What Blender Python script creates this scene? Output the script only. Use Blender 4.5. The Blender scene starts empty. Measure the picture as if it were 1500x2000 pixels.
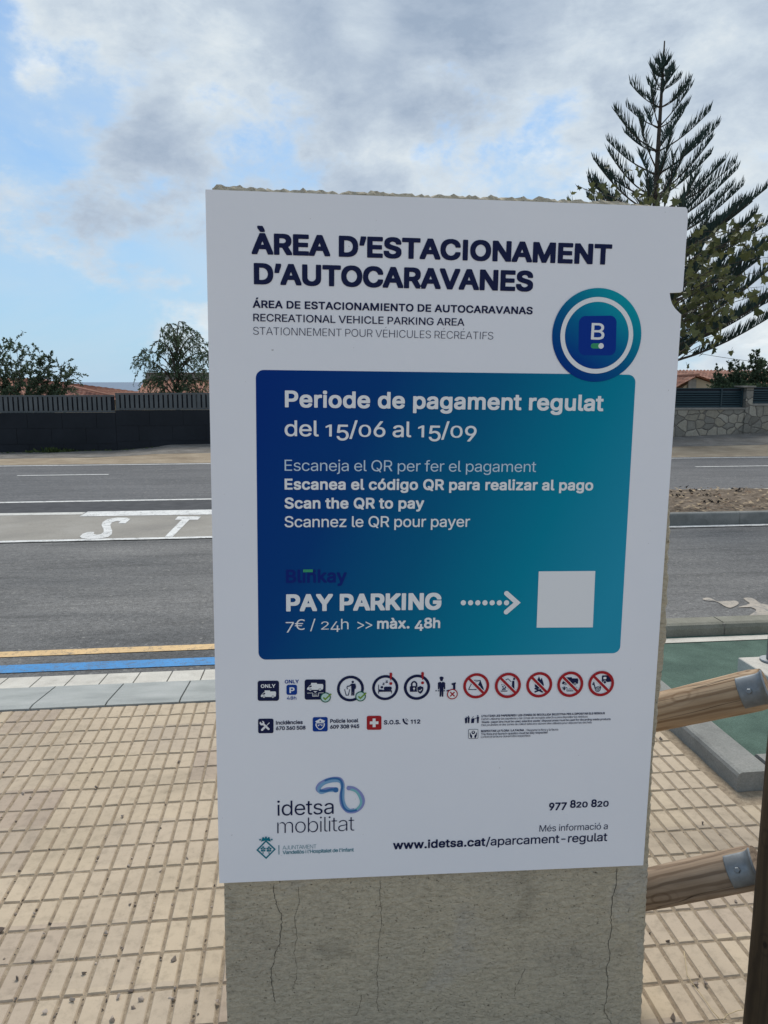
import bpy, bmesh, math, random
import numpy as np
from mathutils import Vector, Matrix, noise as mnoise

S = bpy.context.scene
COL = S.collection
R = math.radians
random.seed(7)

# ------------------------------------------------------------------ camera
F_PX = 1490.0                       # focal length in photo pixels (1500 x 2000)
CAM_H = 1.55
PITCH, YAW = R(9.67), R(6.5)
cam = bpy.data.cameras.new("camera")
cam.sensor_fit = 'VERTICAL'
cam.sensor_height = 36.0
cam.lens = 36.0 * F_PX / 2000.0
cam.clip_start, cam.clip_end = 0.05, 60000.0
cam_ob = bpy.data.objects.new("camera", cam)
COL.objects.link(cam_ob)
FWD = Vector((math.sin(YAW) * math.cos(PITCH), math.cos(YAW) * math.cos(PITCH), -math.sin(PITCH)))
RIGHT = Vector((math.cos(YAW), -math.sin(YAW), 0))
DOWN = FWD.cross(RIGHT)
if DOWN.z > 0: DOWN = -DOWN
EYE = Vector((0, 0, CAM_H))
cam_ob.matrix_world = Matrix(((RIGHT.x, -DOWN.x, -FWD.x, 0), (RIGHT.y, -DOWN.y, -FWD.y, 0),
                              (RIGHT.z, -DOWN.z, -FWD.z, CAM_H), (0, 0, 0, 1)))
S.camera = cam_ob

# ------------------------------------------------------------------ light
SUN_EL, SUN_AZ = R(52), R(14)       # sun ahead of the camera, a little to the right
S.view_settings.view_transform = 'Standard'
S.view_settings.look = 'None'
S.view_settings.exposure = 0.0
S.view_settings.gamma = 1.0
sun = bpy.data.lights.new("sun", 'SUN')
sun.energy, sun.angle, sun.color = 2.8, R(24), (1.0, 0.94, 0.85)
sun_ob = bpy.data.objects.new("sun", sun)
COL.objects.link(sun_ob)
sd = Vector((math.sin(SUN_AZ) * math.cos(SUN_EL), math.cos(SUN_AZ) * math.cos(SUN_EL), math.sin(SUN_EL)))
sun_ob.rotation_euler = (-sd).to_track_quat('-Z', 'Y').to_euler()
sun_ob.location = sd * 50


class NT:
    """tiny node-tree helper"""
    def __init__(s, tree): s.t = tree
    def n(s, kind, **kw):
        nd = s.t.nodes.new(kind)
        for k, v in kw.items():
            if k.startswith('_'): nd.inputs[k[1:].replace('_', ' ')].default_value = v
            else: setattr(nd, k, v)
        return nd
    def l(s, a, b): s.t.links.new(a, b)
    def math(s, op, a, b=None, clamp=False):
        nd = s.t.nodes.new('ShaderNodeMath'); nd.operation = op; nd.use_clamp = clamp
        for i, v in enumerate((a, b)):
            if v is None: continue
            if isinstance(v, (int, float)): nd.inputs[i].default_value = v
            else: s.l(v, nd.inputs[i])
        return nd.outputs[0]
    def ramp(s, fac, stops, interp='LINEAR'):
        nd = s.t.nodes.new('ShaderNodeValToRGB'); r = nd.color_ramp; r.interpolation = interp
        while len(r.elements) < len(stops): r.elements.new(0.5)
        for e, (p, c) in zip(r.elements, stops):
            e.position = p
            if isinstance(c, (int, float)): c = (c, c, c)
            e.color = (*c, 1)
        s.l(fac, nd.inputs[0]); return nd.outputs[0]
    def mix(s, fac, a, b, mode='MIX'):
        nd = s.t.nodes.new('ShaderNodeMix'); nd.data_type = 'RGBA'; nd.blend_type = mode
        for sock, v in ((nd.inputs[0], fac), (nd.inputs[6], a), (nd.inputs[7], b)):
            if isinstance(v, (int, float)): sock.default_value = v
            elif isinstance(v, tuple): sock.default_value = (*v, 1)
            else: s.l(v, sock)
        return nd.outputs[2]
    def noise(s, vec, scale, detail=4, rough=.55, dist=0.0):
        nd = s.n('ShaderNodeTexNoise'); nd.inputs['Scale'].default_value = scale
        nd.inputs['Detail'].default_value = detail; nd.inputs['Roughness'].default_value = rough
        nd.inputs['Distortion'].default_value = dist
        s.l(vec, nd.inputs['Vector']); return nd.outputs['Fac']
    def mapping(s, vec, scale=(1, 1, 1), rot=(0, 0, 0), loc=(0, 0, 0)):
        nd = s.n('ShaderNodeMapping'); nd.inputs['Scale'].default_value = scale
        nd.inputs['Rotation'].default_value = rot; nd.inputs['Location'].default_value = loc
        s.l(vec, nd.inputs['Vector']); return nd.outputs[0]


# ------------------------------------------------------------------ sky: Nishita with a broken cloud layer
def build_world():
    w = bpy.data.worlds.new("World"); S.world = w; w.use_nodes = True
    t = w.node_tree; t.nodes.clear(); q = NT(t)
    out = q.n('ShaderNodeOutputWorld'); bg = q.n('ShaderNodeBackground'); bg.inputs['Strength'].default_value = 0.125
    sky = q.n('ShaderNodeTexSky', sky_type='NISHITA', sun_disc=False, sun_elevation=SUN_EL, sun_rotation=SUN_AZ,
              air_density=1.3, dust_density=0.4, ozone_density=2.5)
    d = q.n('ShaderNodeTexCoord').outputs['Generated']
    nz = q.n('ShaderNodeVectorMath', operation='NORMALIZE'); q.l(d, nz.inputs[0]); d = nz.outputs[0]
    x, y, z = q.n('ShaderNodeSeparateXYZ').outputs
    q.l(d, x.node.inputs[0])
    v = q.mapping(d, scale=(1, 1, 1.7), loc=(4.3, 1.9, .35))
    def blob(az, el, deg, amt):
        """a wide soft spot of the sky, by compass direction (from +Y, clockwise) and elevation in degrees"""
        dr = (math.sin(R(az)) * math.cos(R(el)), math.cos(R(az)) * math.cos(R(el)), math.sin(R(el)))
        dt = q.n('ShaderNodeVectorMath', operation='DOT_PRODUCT'); q.l(d, dt.inputs[0]); dt.inputs[1].default_value = dr
        mr = q.n('ShaderNodeMapRange', interpolation_type='SMOOTHSTEP'); q.l(dt.outputs['Value'], mr.inputs['Value'])
        mr.inputs['From Min'].default_value = math.cos(R(deg)); mr.inputs['From Max'].default_value = 1
        mr.inputs['To Max'].default_value = amt
        return mr.outputs[0]
    def total(*vals):
        s = vals[0]
        for w_ in vals[1:]: s = q.math('ADD', s, w_)
        return s
    n1 = q.noise(v, 4.4, 11, .60, .2); n2 = q.noise(v, 1.2, 4, .5, .2); n3 = q.noise(q.mapping(v, scale=(1, 1, .8)), 13, 9, .62, .2)
    cov = total(q.math('MULTIPLY', n1, 1.05), q.math('MULTIPLY', n2, .20), q.math('MULTIPLY', n3, .46), -.29, q.math('MULTIPLY', x, .20), q.math('MULTIPLY', z, .10),
                *[blob(*b) for b in CLOUD_COVER])
    a = q.n('ShaderNodeMapRange', interpolation_type='SMOOTHSTEP'); q.l(cov, a.inputs['Value'])
    a.inputs['From Min'].default_value = CLOUD_LO; a.inputs['From Max'].default_value = CLOUD_HI
    dens = a.outputs[0]
    thick = q.n('ShaderNodeMapRange', interpolation_type='SMOOTHSTEP'); q.l(cov, thick.inputs['Value'])
    thick.inputs['From Min'].default_value = CLOUD_LO + .05; thick.inputs['From Max'].default_value = CLOUD_HI + .22
    # thin and sunlit parts are bright, thick bases blue-grey
    s1 = q.noise(q.mapping(v, loc=(.3, .2, .12)), 2.4, 9, .58, .3); s2 = q.noise(q.mapping(v, loc=(3.1, 1.2, .4), scale=(1, 1, 1.2)), 8.5, 10, .64, .25)
    sh = total(q.math('MULTIPLY', s1, .78), q.math('MULTIPLY', s2, .60), q.math('MULTIPLY', thick.outputs[0], -.22), -.085, *[blob(*b) for b in CLOUD_TONE])
    ccol = q.ramp(sh, [(.22, (.275, .345, .445)), (.33, (.345, .415, .51)), (.43, (.405, .475, .56)), (.54, (.485, .555, .625)), (.67, (.59, .645, .68)), (.84, (.80, .82, .82))])
    sc = q.n('ShaderNodeVectorMath', operation='SCALE'); sc.inputs['Scale'].default_value = 10.0
    q.l(ccol, sc.inputs[0])
    blue = q.mix(1.0, sky.outputs[0], (0.50, 0.72, 0.98), 'MULTIPLY')
    haze = q.n('ShaderNodeMapRange'); q.l(z, haze.inputs['Value'])
    haze.inputs['From Min'].default_value = 0.0; haze.inputs['From Max'].default_value = .42
    haze.inputs['To Min'].default_value = .80; haze.inputs['To Max'].default_value = .18
    base = q.mix(haze.outputs[0], blue, (3.4, 5.2, 7.0))
    veil = q.ramp(q.noise(q.mapping(v, loc=(.7, 2.2, .1), scale=(1, 1, 1.5)), 2.6, 9, .62, .5), [(.36, 0.0), (.62, .62)])
    base = q.mix(veil, base, (4.5, 5.6, 6.6))
    col = q.mix(dens, base, sc.outputs[0])
    q.l(col, bg.inputs['Color']); q.l(bg.outputs[0], out.inputs['Surface'])

CLOUD_LO, CLOUD_HI = .45, .64
# (azimuth, elevation, radius in degrees, amount)
CLOUD_COVER = [(-17, 16.5, 7, -.13), (-12, 19, 4, -.07), (-20, 22, 5, -.04), (-16, 3, 11, -.07), (12, 16.1, 2.2, -.05), (9, 19, 9, .06), (-10, 13, 6, .10), (8, 30, 18, .12), (30, 14, 22, .06), (-24, 26, 6, .06), (-18, 9.5, 4, .05), (-15, 25, 6, .05)]
CLOUD_TONE = [(-10, 12, 6, -.02), (10, 29, 13, -.03), (5.0, 23.0, 2.6, .16), (-4, 19, 6, .08), (12, 17, 9, .04), (30, 20, 10, .02), (-18, 20, 9, .12), (35, 6, 14, .08), (2, 24, 8, .04)]
build_world()

# ------------------------------------------------------------------ photo pixel -> place in the world
def ray(px, py): return FWD + RIGHT * ((px - 750) / F_PX) + DOWN * ((py - 1000) / F_PX)
KERB_NEAR, KERB_FAR, ROAD_Z, FALL = 3.62, 4.24, -0.09, 0.022
def gz(y):                                   # height of the ground: flat pavement, dropped kerb, falling road
    if y < KERB_NEAR: return 0.0
    if y < KERB_FAR: return ROAD_Z * (y - KERB_NEAR) / (KERB_FAR - KERB_NEAR)
    return ROAD_Z - FALL * (y - KERB_FAR)
def G(px, py):
    d = ray(px, py); lo, hi = 0.3, 200.0
    for _ in range(60):
        m = (lo + hi) / 2; P = EYE + d * m
        if P.z > gz(P.y): lo = m
        else: hi = m
    return EYE + d * lo
def at(px, py, Y): d = ray(px, py); return EYE + d * (Y / d.y)
def atz(px, py, z): d = ray(px, py); return EYE + d * ((z - CAM_H) / d.z)

# ------------------------------------------------------------------ objects
def tag(o, label=None, cat=None, group=None, kind=None):
    if label: o['label'] = label
    if cat: o['category'] = cat
    if group: o['group'] = group
    if kind: o['kind'] = kind
    return o
def empty(name, loc, label, cat, group=None, rot=None):
    o = bpy.data.objects.new(name, None); COL.objects.link(o); o.location = loc
    o.empty_display_size = .1
    if rot is not None: o.rotation_euler = rot
    return tag(o, label, cat, group)

class MB:
    """collects polygons and links them as ONE mesh object"""
    def __init__(s): s.v, s.f, s.m, s.sm = [], [], [], []
    def vert(s, p): s.v.append(tuple(p)); return len(s.v) - 1
    def face(s, ids, m=0, smooth=False): s.f.append(tuple(ids)); s.m.append(m); s.sm.append(smooth)
    def poly(s, pts, m=0): s.face([s.vert(p) for p in pts], m)
    def box(s, a, b, m=0, bev=0.0):
        x0, y0, z0 = a; x1, y1, z1 = b; c = bev
        if c <= 0:
            i = [s.vert(p) for p in ((x0,y0,z0),(x1,y0,z0),(x1,y1,z0),(x0,y1,z0),(x0,y0,z1),(x1,y0,z1),(x1,y1,z1),(x0,y1,z1))]
            for q in ((0,3,2,1),(4,5,6,7),(0,1,5,4),(1,2,6,5),(2,3,7,6),(3,0,4,7)): s.face([i[k] for k in q], m)
            return
        rows = []
        for z, k in ((z0, c), (z0 + c, 0), (z1 - c, 0), (z1, c)):
            q = []
            for (X, Y, sx, sy) in ((x0,y0,1,1),(x1,y0,-1,1),(x1,y1,-1,-1),(x0,y1,1,-1)):
                e = c if k == 0 else c * 1.0
                q += [s.vert((X + sx * (k + (e if 0 else 0)), Y + sy * k, z))]
            rows.append(q)
        for r0, r1 in zip(rows, rows[1:]):
            for j in range(4): s.face((r0[j], r0[(j+1)%4], r1[(j+1)%4], r1[j]), m)
        s.face(rows[0][::-1], m); s.face(rows[-1], m)
    def tube(s, pts, radii, n=8, m=0, caps=True, smooth=True):
        pts = [Vector(p) for p in pts]; rings = []
        if isinstance(radii, (int, float)): radii = [radii] * len(pts)
        ref = None
        for i, p in enumerate(pts):
            t = (pts[min(i+1, len(pts)-1)] - pts[max(i-1, 0)]).normalized()
            if ref is None: ref = t.orthogonal().normalized()
            u = (ref - t * ref.dot(t))
            u = u.normalized() if u.length > 1e-6 else t.orthogonal().normalized()
            w = t.cross(u); ref = u
            rings.append([s.vert(p + (u * math.cos(2*math.pi*k/n) + w * math.sin(2*math.pi*k/n)) * radii[i]) for k in range(n)])
        for a, b in zip(rings, rings[1:]):
            for k in range(n): s.face((a[k], a[(k+1)%n], b[(k+1)%n], b[k]), m, smooth)
        if caps: s.face(rings[0][::-1], m); s.face(rings[-1], m)
    def spike(s, p, d, r, m=0):
        """a thin three-sided tapering needle"""
        d = Vector(d); t = d.normalized(); u = t.orthogonal().normalized(); w = t.cross(u)
        q = [s.vert(p + (u * math.cos(k*2.0944) + w * math.sin(k*2.0944)) * r) for k in range(3)]
        h = [s.vert(p + d * .62 + (u * math.cos(k*2.0944) + w * math.sin(k*2.0944)) * r * .8) for k in range(3)]
        e = s.vert(p + d)
        for k in range(3):
            s.face((q[k], q[(k+1)%3], h[(k+1)%3], h[k]), m); s.face((h[k], h[(k+1)%3], e), m)
    def build(s, name, mats, parent=None):
        me = bpy.data.meshes.new(name); me.from_pydata(s.v, [], s.f)
        for mt in (mats if isinstance(mats, (list, tuple)) else [mats]): me.materials.append(mt)
        me.polygons.foreach_set('material_index', s.m); me.polygons.foreach_set('use_smooth', s.sm)
        me.update()
        o = bpy.data.objects.new(name, me); COL.objects.link(o)
        if parent is not None: o.parent = parent
        return o

# ------------------------------------------------------------------ materials
def new_mat(name):
    m = bpy.data.materials.new(name); m.use_nodes = True
    t = m.node_tree; b = t.nodes['Principled BSDF']
    return m, NT(t), b
def bump(q, b, h, strength, dist):
    bn = q.n('ShaderNodeBump'); bn.inputs['Strength'].default_value = strength; bn.inputs['Distance'].default_value = dist
    q.l(h, bn.inputs['Height']); q.l(bn.outputs[0], b.inputs['Normal'])
def plain(name, c, rough=.6, metal=0.0, spec=None):
    if spec is None: spec = .06 if 'print' in name else .4
    m, q, b = new_mat(name)
    b.inputs['Base Color'].default_value = (*c, 1); b.inputs['Roughness'].default_value = rough
    b.inputs['Metallic'].default_value = metal; b.inputs['Specular IOR Level'].default_value = spec
    return m
def mottled(name, stops, scale, detail=6, rough=.85, fine=None, fine_amt=.3, bs=.3, bd=.004, bscale=None, stretch=(1, 1, 1), dist=.2):
    """noise through a colour ramp, with an optional finer speckle and a bump"""
    m, q, b = new_mat(name)
    v = q.mapping(q.n('ShaderNodeTexCoord').outputs['Object'], scale=stretch)
    n = q.noise(v, scale, detail, .6, dist)
    c = q.ramp(n, stops)
    if fine:
        f = q.noise(v, fine, 3, .7)
        f = q.ramp(f, [(.3, 1 - fine_amt), (.7, 1 + fine_amt * .6 if 1 + fine_amt * .6 <= 1 else 1.0)])
        c = q.mix(1.0, c, f, 'MULTIPLY')
    q.l(c, b.inputs['Base Color']); b.inputs['Roughness'].default_value = rough
    b.inputs['Specular IOR Level'].default_value = .3
    if bs: bump(q, b, q.noise(v, bscale or (fine or scale * 8), 5, .65), bs, bd)
    return m

def asphalt_mat(name, lo, hi, worn=0.0, grain=230):
    m, q, b = new_mat(name)
    v = q.n('ShaderNodeTexCoord').outputs['Object']
    big = q.noise(q.mapping(v, scale=(.35, 1.3, 1)), .9, 6, .6, .4)
    vo = q.n('ShaderNodeTexVoronoi', feature='F1'); vo.inputs['Scale'].default_value = grain; q.l(v, vo.inputs['Vector'])
    sp = q.n('ShaderNodeSeparateColor'); q.l(vo.outputs['Color'], sp.inputs[0])
    st = q.ramp(sp.outputs[0], [(0, .55), (.35, .78), (.62, .92), (.9, 1.0)])
    vo2 = q.n('ShaderNodeTexVoronoi', feature='F1'); vo2.inputs['Scale'].default_value = grain * .32; q.l(v, vo2.inputs['Vector'])
    sp2 = q.n('ShaderNodeSeparateColor'); q.l(vo2.outputs['Color'], sp2.inputs[0])
    st = q.mix(1.0, st, q.ramp(sp2.outputs[0], [(0, .72), (.5, .9), (1, 1.0)]), 'MULTIPLY')
    md = q.noise(v, 28, 4, .7)
    base = q.ramp(big, [(.3, lo), (.52, tuple((a + c) / 2 for a, c in zip(lo, hi))), (.72, hi)])
    c = q.mix(1.0, base, st, 'MULTIPLY')
    c = q.mix(1.0, c, q.ramp(md, [(.3, .70), (.65, 1.0)]), 'MULTIPLY')
    wr = q.noise(q.mapping(v, scale=(.25, 2.2, 1)), 2.4, 7, .65, .8)
    c = q.mix(1.0, c, q.ramp(wr, [(.34, .74), (.5, .95), (.62, 1.0)]), 'MULTIPLY')
    glint = q.math('GREATER_THAN', sp2.outputs[1], .988)
    c = q.mix(q.math('MULTIPLY', glint, .32), c, (.42, .40, .36))
    q.l(c, b.inputs['Base Color']); b.inputs['Roughness'].default_value = .86
    b.inputs['Specular IOR Level'].default_value = .25
    bump(q, b, vo.outputs['Distance'], .5, .004)
    return m

def paint_mat(name, c, wear=.45, under=(.09, .09, .09), scale=14):
    """road paint, rubbed through to the asphalt in places"""
    m, q, b = new_mat(name)
    v = q.n('ShaderNodeTexCoord').outputs['Object']
    n = q.noise(v, scale, 8, .72)
    n2 = q.noise(v, scale * 6, 4, .7)
    k = q.math('ADD', q.math('MULTIPLY', n, .55), q.math('MULTIPLY', n2, .45))
    w = q.ramp(k, [(wear - .1, 1.0), (wear + .02, 0.0)])
    tone = q.ramp(q.noise(v, 2.2, 5, .6), [(.3, .78), (.7, 1.0)])
    col = q.mix(1.0, c, tone, 'MULTIPLY')
    q.l(q.mix(w, col, under), b.inputs['Base Color']); b.inputs['Roughness'].default_value = .75
    bump(q, b, n2, .3, .002)
    return m

def paver_mat():
    m, q, b = new_mat("cream cement paver")
    v = q.n('ShaderNodeTexCoord').outputs['Object']
    sp = q.n('ShaderNodeSeparateXYZ'); q.l(v, sp.inputs[0])
    cx = q.math('FLOOR', q.math('DIVIDE', sp.outputs[0], PAVE_X * 4)); cy = q.math('FLOOR', q.math('DIVIDE', q.math('SUBTRACT', sp.outputs[1], PAVE_O), PAVE_Y * 2))
    cc = q.n('ShaderNodeCombineXYZ'); q.l(cx, cc.inputs[0]); q.l(cy, cc.inputs[1])
    wn = q.n('ShaderNodeTexWhiteNoise', noise_dimensions='2D'); q.l(cc.outputs[0], wn.inputs['Vector'])
    tile = q.ramp(wn.outputs['Value'], [(0, (.44, .35, .27)), (.3, (.47, .385, .29)), (.6, (.515, .42, .31)), (1, (.54, .44, .315))])
    big = q.ramp(q.noise(v, 1.6, 8, .64, .5), [(.3, .70), (.46, .92), (.6, 1.0)])
    st = q.ramp(q.noise(v, 26, 6, .7), [(.28, .72), (.5, .96), (.7, 1.0)])
    c = q.mix(1.0, q.mix(1.0, tile, big, 'MULTIPLY'), st, 'MULTIPLY')
    pore = q.ramp(q.noise(v, 420, 2, .6), [(.26, .6), (.36, 1.0)])
    c = q.mix(1.0, c, pore, 'MULTIPLY')
    q.l(c, b.inputs['Base Color']); b.inputs['Roughness'].default_value = .88; b.inputs['Specular IOR Level'].default_value = .25
    bump(q, b, q.noise(v, 260, 4, .7), .25, .001)
    return m
PAVE_X, PAVE_Y, PAVE_O = .0572, .1300, .0

def stone_mat():
    """rubble masonry: irregular stones with darker pointing between them"""
    m, q, b = new_mat("rubble stone")
    v = q.n('ShaderNodeTexCoord').outputs['Object']
    wob = q.n('ShaderNodeTexNoise'); wob.inputs['Scale'].default_value = 3.0; q.l(v, wob.inputs['Vector'])
    w2 = q.n('ShaderNodeVectorMath', operation='SCALE'); w2.inputs['Scale'].default_value = .10; q.l(wob.outputs['Color'], w2.inputs[0])
    ad = q.n('ShaderNodeVectorMath', operation='ADD'); q.l(v, ad.inputs[0]); q.l(w2.outputs[0], ad.inputs[1])
    p = q.mapping(ad.outputs[0], scale=(1, 1, 1.25))
    vo = q.n('ShaderNodeTexVoronoi', feature='F1'); vo.inputs['Scale'].default_value = 2.9; q.l(p, vo.inputs['Vector'])
    ve = q.n('ShaderNodeTexVoronoi', feature='DISTANCE_TO_EDGE'); ve.inputs['Scale'].default_value = 2.9; q.l(p, ve.inputs['Vector'])
    sp = q.n('ShaderNodeSeparateColor'); q.l(vo.outputs['Color'], sp.inputs[0])
    c = q.ramp(sp.outputs[0], [(0, (.20, .185, .155)), (.45, (.28, .26, .22)), (.75, (.33, .29, .22)), (1, (.42, .385, .32))])
    c = q.mix(1.0, c, q.ramp(q.noise(v, 14, 6, .65), [(.3, .7), (.7, 1.0)]), 'MULTIPLY')
    j = q.ramp(ve.outputs['Distance'], [(.02, 1.0), (.055, 0.0)])
    q.l(q.mix(j, c, (.15, .135, .115)), b.inputs['Base Color']); b.inputs['Roughness'].default_value = .9
    bump(q, b, q.ramp(ve.outputs['Distance'], [(0, 0), (.09, 1)]), .8, .03)
    return m

def wood_mat(name, stops, ringc, crack):
    """turned softwood pole; grain runs along the object's own X axis"""
    m, q, b = new_mat(name)
    v = q.n('ShaderNodeTexCoord').outputs['Object']
    warp = q.n('ShaderNodeTexNoise'); warp.inputs['Scale'].default_value = 5.0; warp.inputs['Detail'].default_value = 3
    q.l(q.mapping(v, scale=(.55, 1, 1)), warp.inputs['Vector'])
    sc = q.n('ShaderNodeVectorMath', operation='SCALE'); sc.inputs['Scale'].default_value = .055; q.l(warp.outputs['Color'], sc.inputs[0])
    ad = q.n('ShaderNodeVectorMath', operation='ADD'); q.l(v, ad.inputs[0]); q.l(sc.outputs[0], ad.inputs[1])
    wv = q.n('ShaderNodeTexWave', wave_type='RINGS', rings_direction='X'); wv.inputs['Scale'].default_value = 17
    wv.inputs['Distortion'].default_value = 2.2; wv.inputs['Detail'].default_value = 2; wv.inputs['Detail Scale'].default_value = 1.2
    q.l(q.mapping(ad.outputs[0], scale=(.18, 1, 1), loc=(0, .02, .035)), wv.inputs['Vector'])
    fib = q.noise(q.mapping(v, scale=(3, 120, 120)), 1.0, 4, .6)
    c = q.ramp(q.noise(q.mapping(v, scale=(2, 9, 9)), 1.0, 4, .6, .5), stops)
    ring = q.ramp(wv.outputs['Fac'], [(.55, 0.0), (.82, .75), (.95, 1.0)])
    c = q.mix(q.math('MULTIPLY', ring, .55), c, ringc)
    c = q.mix(1.0, c, q.ramp(fib, [(.3, .74), (.65, 1.0)]), 'MULTIPLY')
    kv = q.n('ShaderNodeTexVoronoi', feature='F1'); kv.inputs['Scale'].default_value = 1.0; kv.inputs['Randomness'].default_value = 1.0
    q.l(q.mapping(v, scale=(9, 15, 15), loc=(crack + .3, .4, .2)), kv.inputs['Vector'])
    kd = kv.outputs['Distance']
    kr = q.math('SINE', q.math('MULTIPLY', kd, 34.0))
    near = q.ramp(kd, [(.0, 1.0), (.30, .75), (.46, 0.0)])
    c = q.mix(q.math('MULTIPLY', near, q.math('MULTIPLY', q.math('MAXIMUM', kr, 0.0), .55)), c, ringc)
    c = q.mix(q.ramp(kd, [(.05, .9), (.10, 0.0)]), c, tuple(k * .6 for k in ringc))
    ck = q.noise(q.mapping(v, scale=(.8, 24, 24), loc=(crack, 0, 0)), 1.0, 2, .5)
    ck = q.ramp(ck, [(.492, 0.0), (.4985, 1.0), (.5015, 1.0), (.508, 0.0)])
    c = q.mix(q.math('MULTIPLY', ck, .8), c, (.025, .018, .012))
    q.l(c, b.inputs['Base Color']); b.inputs['Roughness'].default_value = .78; b.inputs['Specular IOR Level'].default_value = .3
    bump(q, b, q.math('SUBTRACT', fib, q.math('MULTIPLY', ck, 2.0)), .5, .0015)
    return m

def roof_mat():
    """clay roman tiles: rows down the slope (own V) and columns across (own U), from the mesh's UV in metres"""
    m, q, b = new_mat("clay roof tiles")
    v = q.n('ShaderNodeTexCoord').outputs['UV']
    br = q.n('ShaderNodeTexWhiteNoise', noise_dimensions='2D')
    sp = q.n('ShaderNodeSeparateXYZ'); q.l(v, sp.inputs[0])
    fx = q.math('FLOOR', q.math('DIVIDE', sp.outputs[0], .24)); fy = q.math('FLOOR', q.math('DIVIDE', sp.outputs[1], .36))
    cc = q.n('ShaderNodeCombineXYZ'); q.l(fx, cc.inputs[0]); q.l(fy, cc.inputs[1]); q.l(cc.outputs[0], br.inputs['Vector'])
    c = q.ramp(br.outputs['Value'], [(0, (.20, .085, .055)), (.4, (.30, .125, .08)), (.8, (.38, .17, .11)), (1, (.42, .22, .15))])
    dirt = q.ramp(q.noise(v, 1.4, 6, .65), [(.3, .65), (.65, 1.0)])
    q.l(q.mix(1.0, c, dirt, 'MULTIPLY'), b.inputs['Base Color']); b.inputs['Roughness'].default_value = .85
    return m

def leaf_mat(name, c1, c2, rough=.6, trans=.25):
    m, q, b = new_mat(name)
    oi = q.n('ShaderNodeNewGeometry')
    r = oi.outputs['Random Per Island']
    q.l(q.ramp(r, [(0, c1), (.6, tuple((a + d) / 2 for a, d in zip(c1, c2))), (1, c2)]), b.inputs['Base Color'])
    b.inputs['Roughness'].default_value = rough; b.inputs['Specular IOR Level'].default_value = .25
    if trans:
        t = q.n('ShaderNodeBsdfTranslucent'); q.l(b.inputs['Base Color'].links[0].from_socket, t.inputs['Color'])
        mx = q.n('ShaderNodeMixShader'); mx.inputs[0].default_value = trans
        out = [n for n in q.t.nodes if n.type == 'OUTPUT_MATERIAL'][0]
        q.l(b.outputs[0], mx.inputs[1]); q.l(t.outputs[0], mx.inputs[2]); q.l(mx.outputs[0], out.inputs['Surface'])
    return m

def stucco_mat():
    """rough weathered render on the slab: patches, pits, trowel ripples"""
    m, q, b = new_mat("weathered concrete")
    v = q.n('ShaderNodeTexCoord').outputs['Object']
    big = q.noise(v, 3.2, 6, .6, .6)
    c = q.ramp(big, [(.28, (.50, .445, .35)), (.44, (.575, .51, .39)), (.56, (.61, .535, .40)), (.68, (.58, .525, .43)), (.8, (.53, .50, .44))])
    mid = q.noise(q.mapping(v, scale=(1, 1.25, 1)), 85, 8, .72, .15)
    c = q.mix(1.0, c, q.ramp(mid, [(.30, .62), (.46, .88), (.60, 1.0)]), 'MULTIPLY')
    dark = q.ramp(q.noise(q.mapping(v, loc=(2, 1, 0)), 7, 6, .62, .4), [(.32, .82), (.42, 1.0)])
    c = q.mix(1.0, c, dark, 'MULTIPLY')
    pit = q.noise(v, 210, 3, .6)
    pits = q.ramp(pit, [(.28, 1.0), (.35, 0.0)])
    c = q.mix(q.math('MULTIPLY', pits, .8), c, (.06, .055, .045))
    q.l(c, b.inputs['Base Color']); b.inputs['Roughness'].default_value = .93; b.inputs['Specular IOR Level'].default_value = .2
    h = q.math('ADD', q.noise(q.mapping(v, scale=(1, 1.6, 1)), 60, 7, .66, .25), q.math('MULTIPLY', pits, -.35))
    bump(q, b, h, 1.0, .014)
    return m

def gradient_mat(name, stops, direction, lo, hi, rough=.38):
    """a printed colour gradient laid along a direction of the board's own plane"""
    m, q, b = new_mat(name)
    v = q.n('ShaderNodeTexCoord').outputs['Object']
    dt = q.n('ShaderNodeVectorMath', operation='DOT_PRODUCT'); q.l(v, dt.inputs[0]); dt.inputs[1].default_value = (*direction, 0)
    mr = q.n('ShaderNodeMapRange'); q.l(dt.outputs['Value'], mr.inputs['Value'])
    mr.inputs['From Min'].default_value = lo; mr.inputs['From Max'].default_value = hi
    q.l(q.ramp(mr.outputs[0], stops), b.inputs['Base Color']); b.inputs['Roughness'].default_value = rough; b.inputs['Specular IOR Level'].default_value = .06
    return m

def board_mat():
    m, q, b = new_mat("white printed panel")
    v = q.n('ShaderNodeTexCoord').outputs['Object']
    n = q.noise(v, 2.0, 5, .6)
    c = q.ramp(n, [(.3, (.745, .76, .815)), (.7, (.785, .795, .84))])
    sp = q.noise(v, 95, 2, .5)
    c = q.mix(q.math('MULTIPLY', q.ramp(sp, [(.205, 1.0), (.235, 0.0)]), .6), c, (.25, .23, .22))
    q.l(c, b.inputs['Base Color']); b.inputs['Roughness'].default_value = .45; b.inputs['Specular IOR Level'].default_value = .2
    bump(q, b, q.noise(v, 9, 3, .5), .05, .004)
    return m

def metal_mat(name, c, rough):
    m, q, b = new_mat(name)
    v = q.n('ShaderNodeTexCoord').outputs['Object']
    n = q.noise(v, 55, 5, .6, .5)
    q.l(q.ramp(n, [(.3, tuple(x * .75 for x in c)), (.7, c)]), b.inputs['Base Color'])
    b.inputs['Metallic'].default_value = .85
    q.l(q.ramp(q.noise(v, 30, 4, .6), [(.3, rough - .1), (.7, rough + .12)]), b.inputs['Roughness'])
    bump(q, b, n, .08, .001)
    return m

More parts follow.
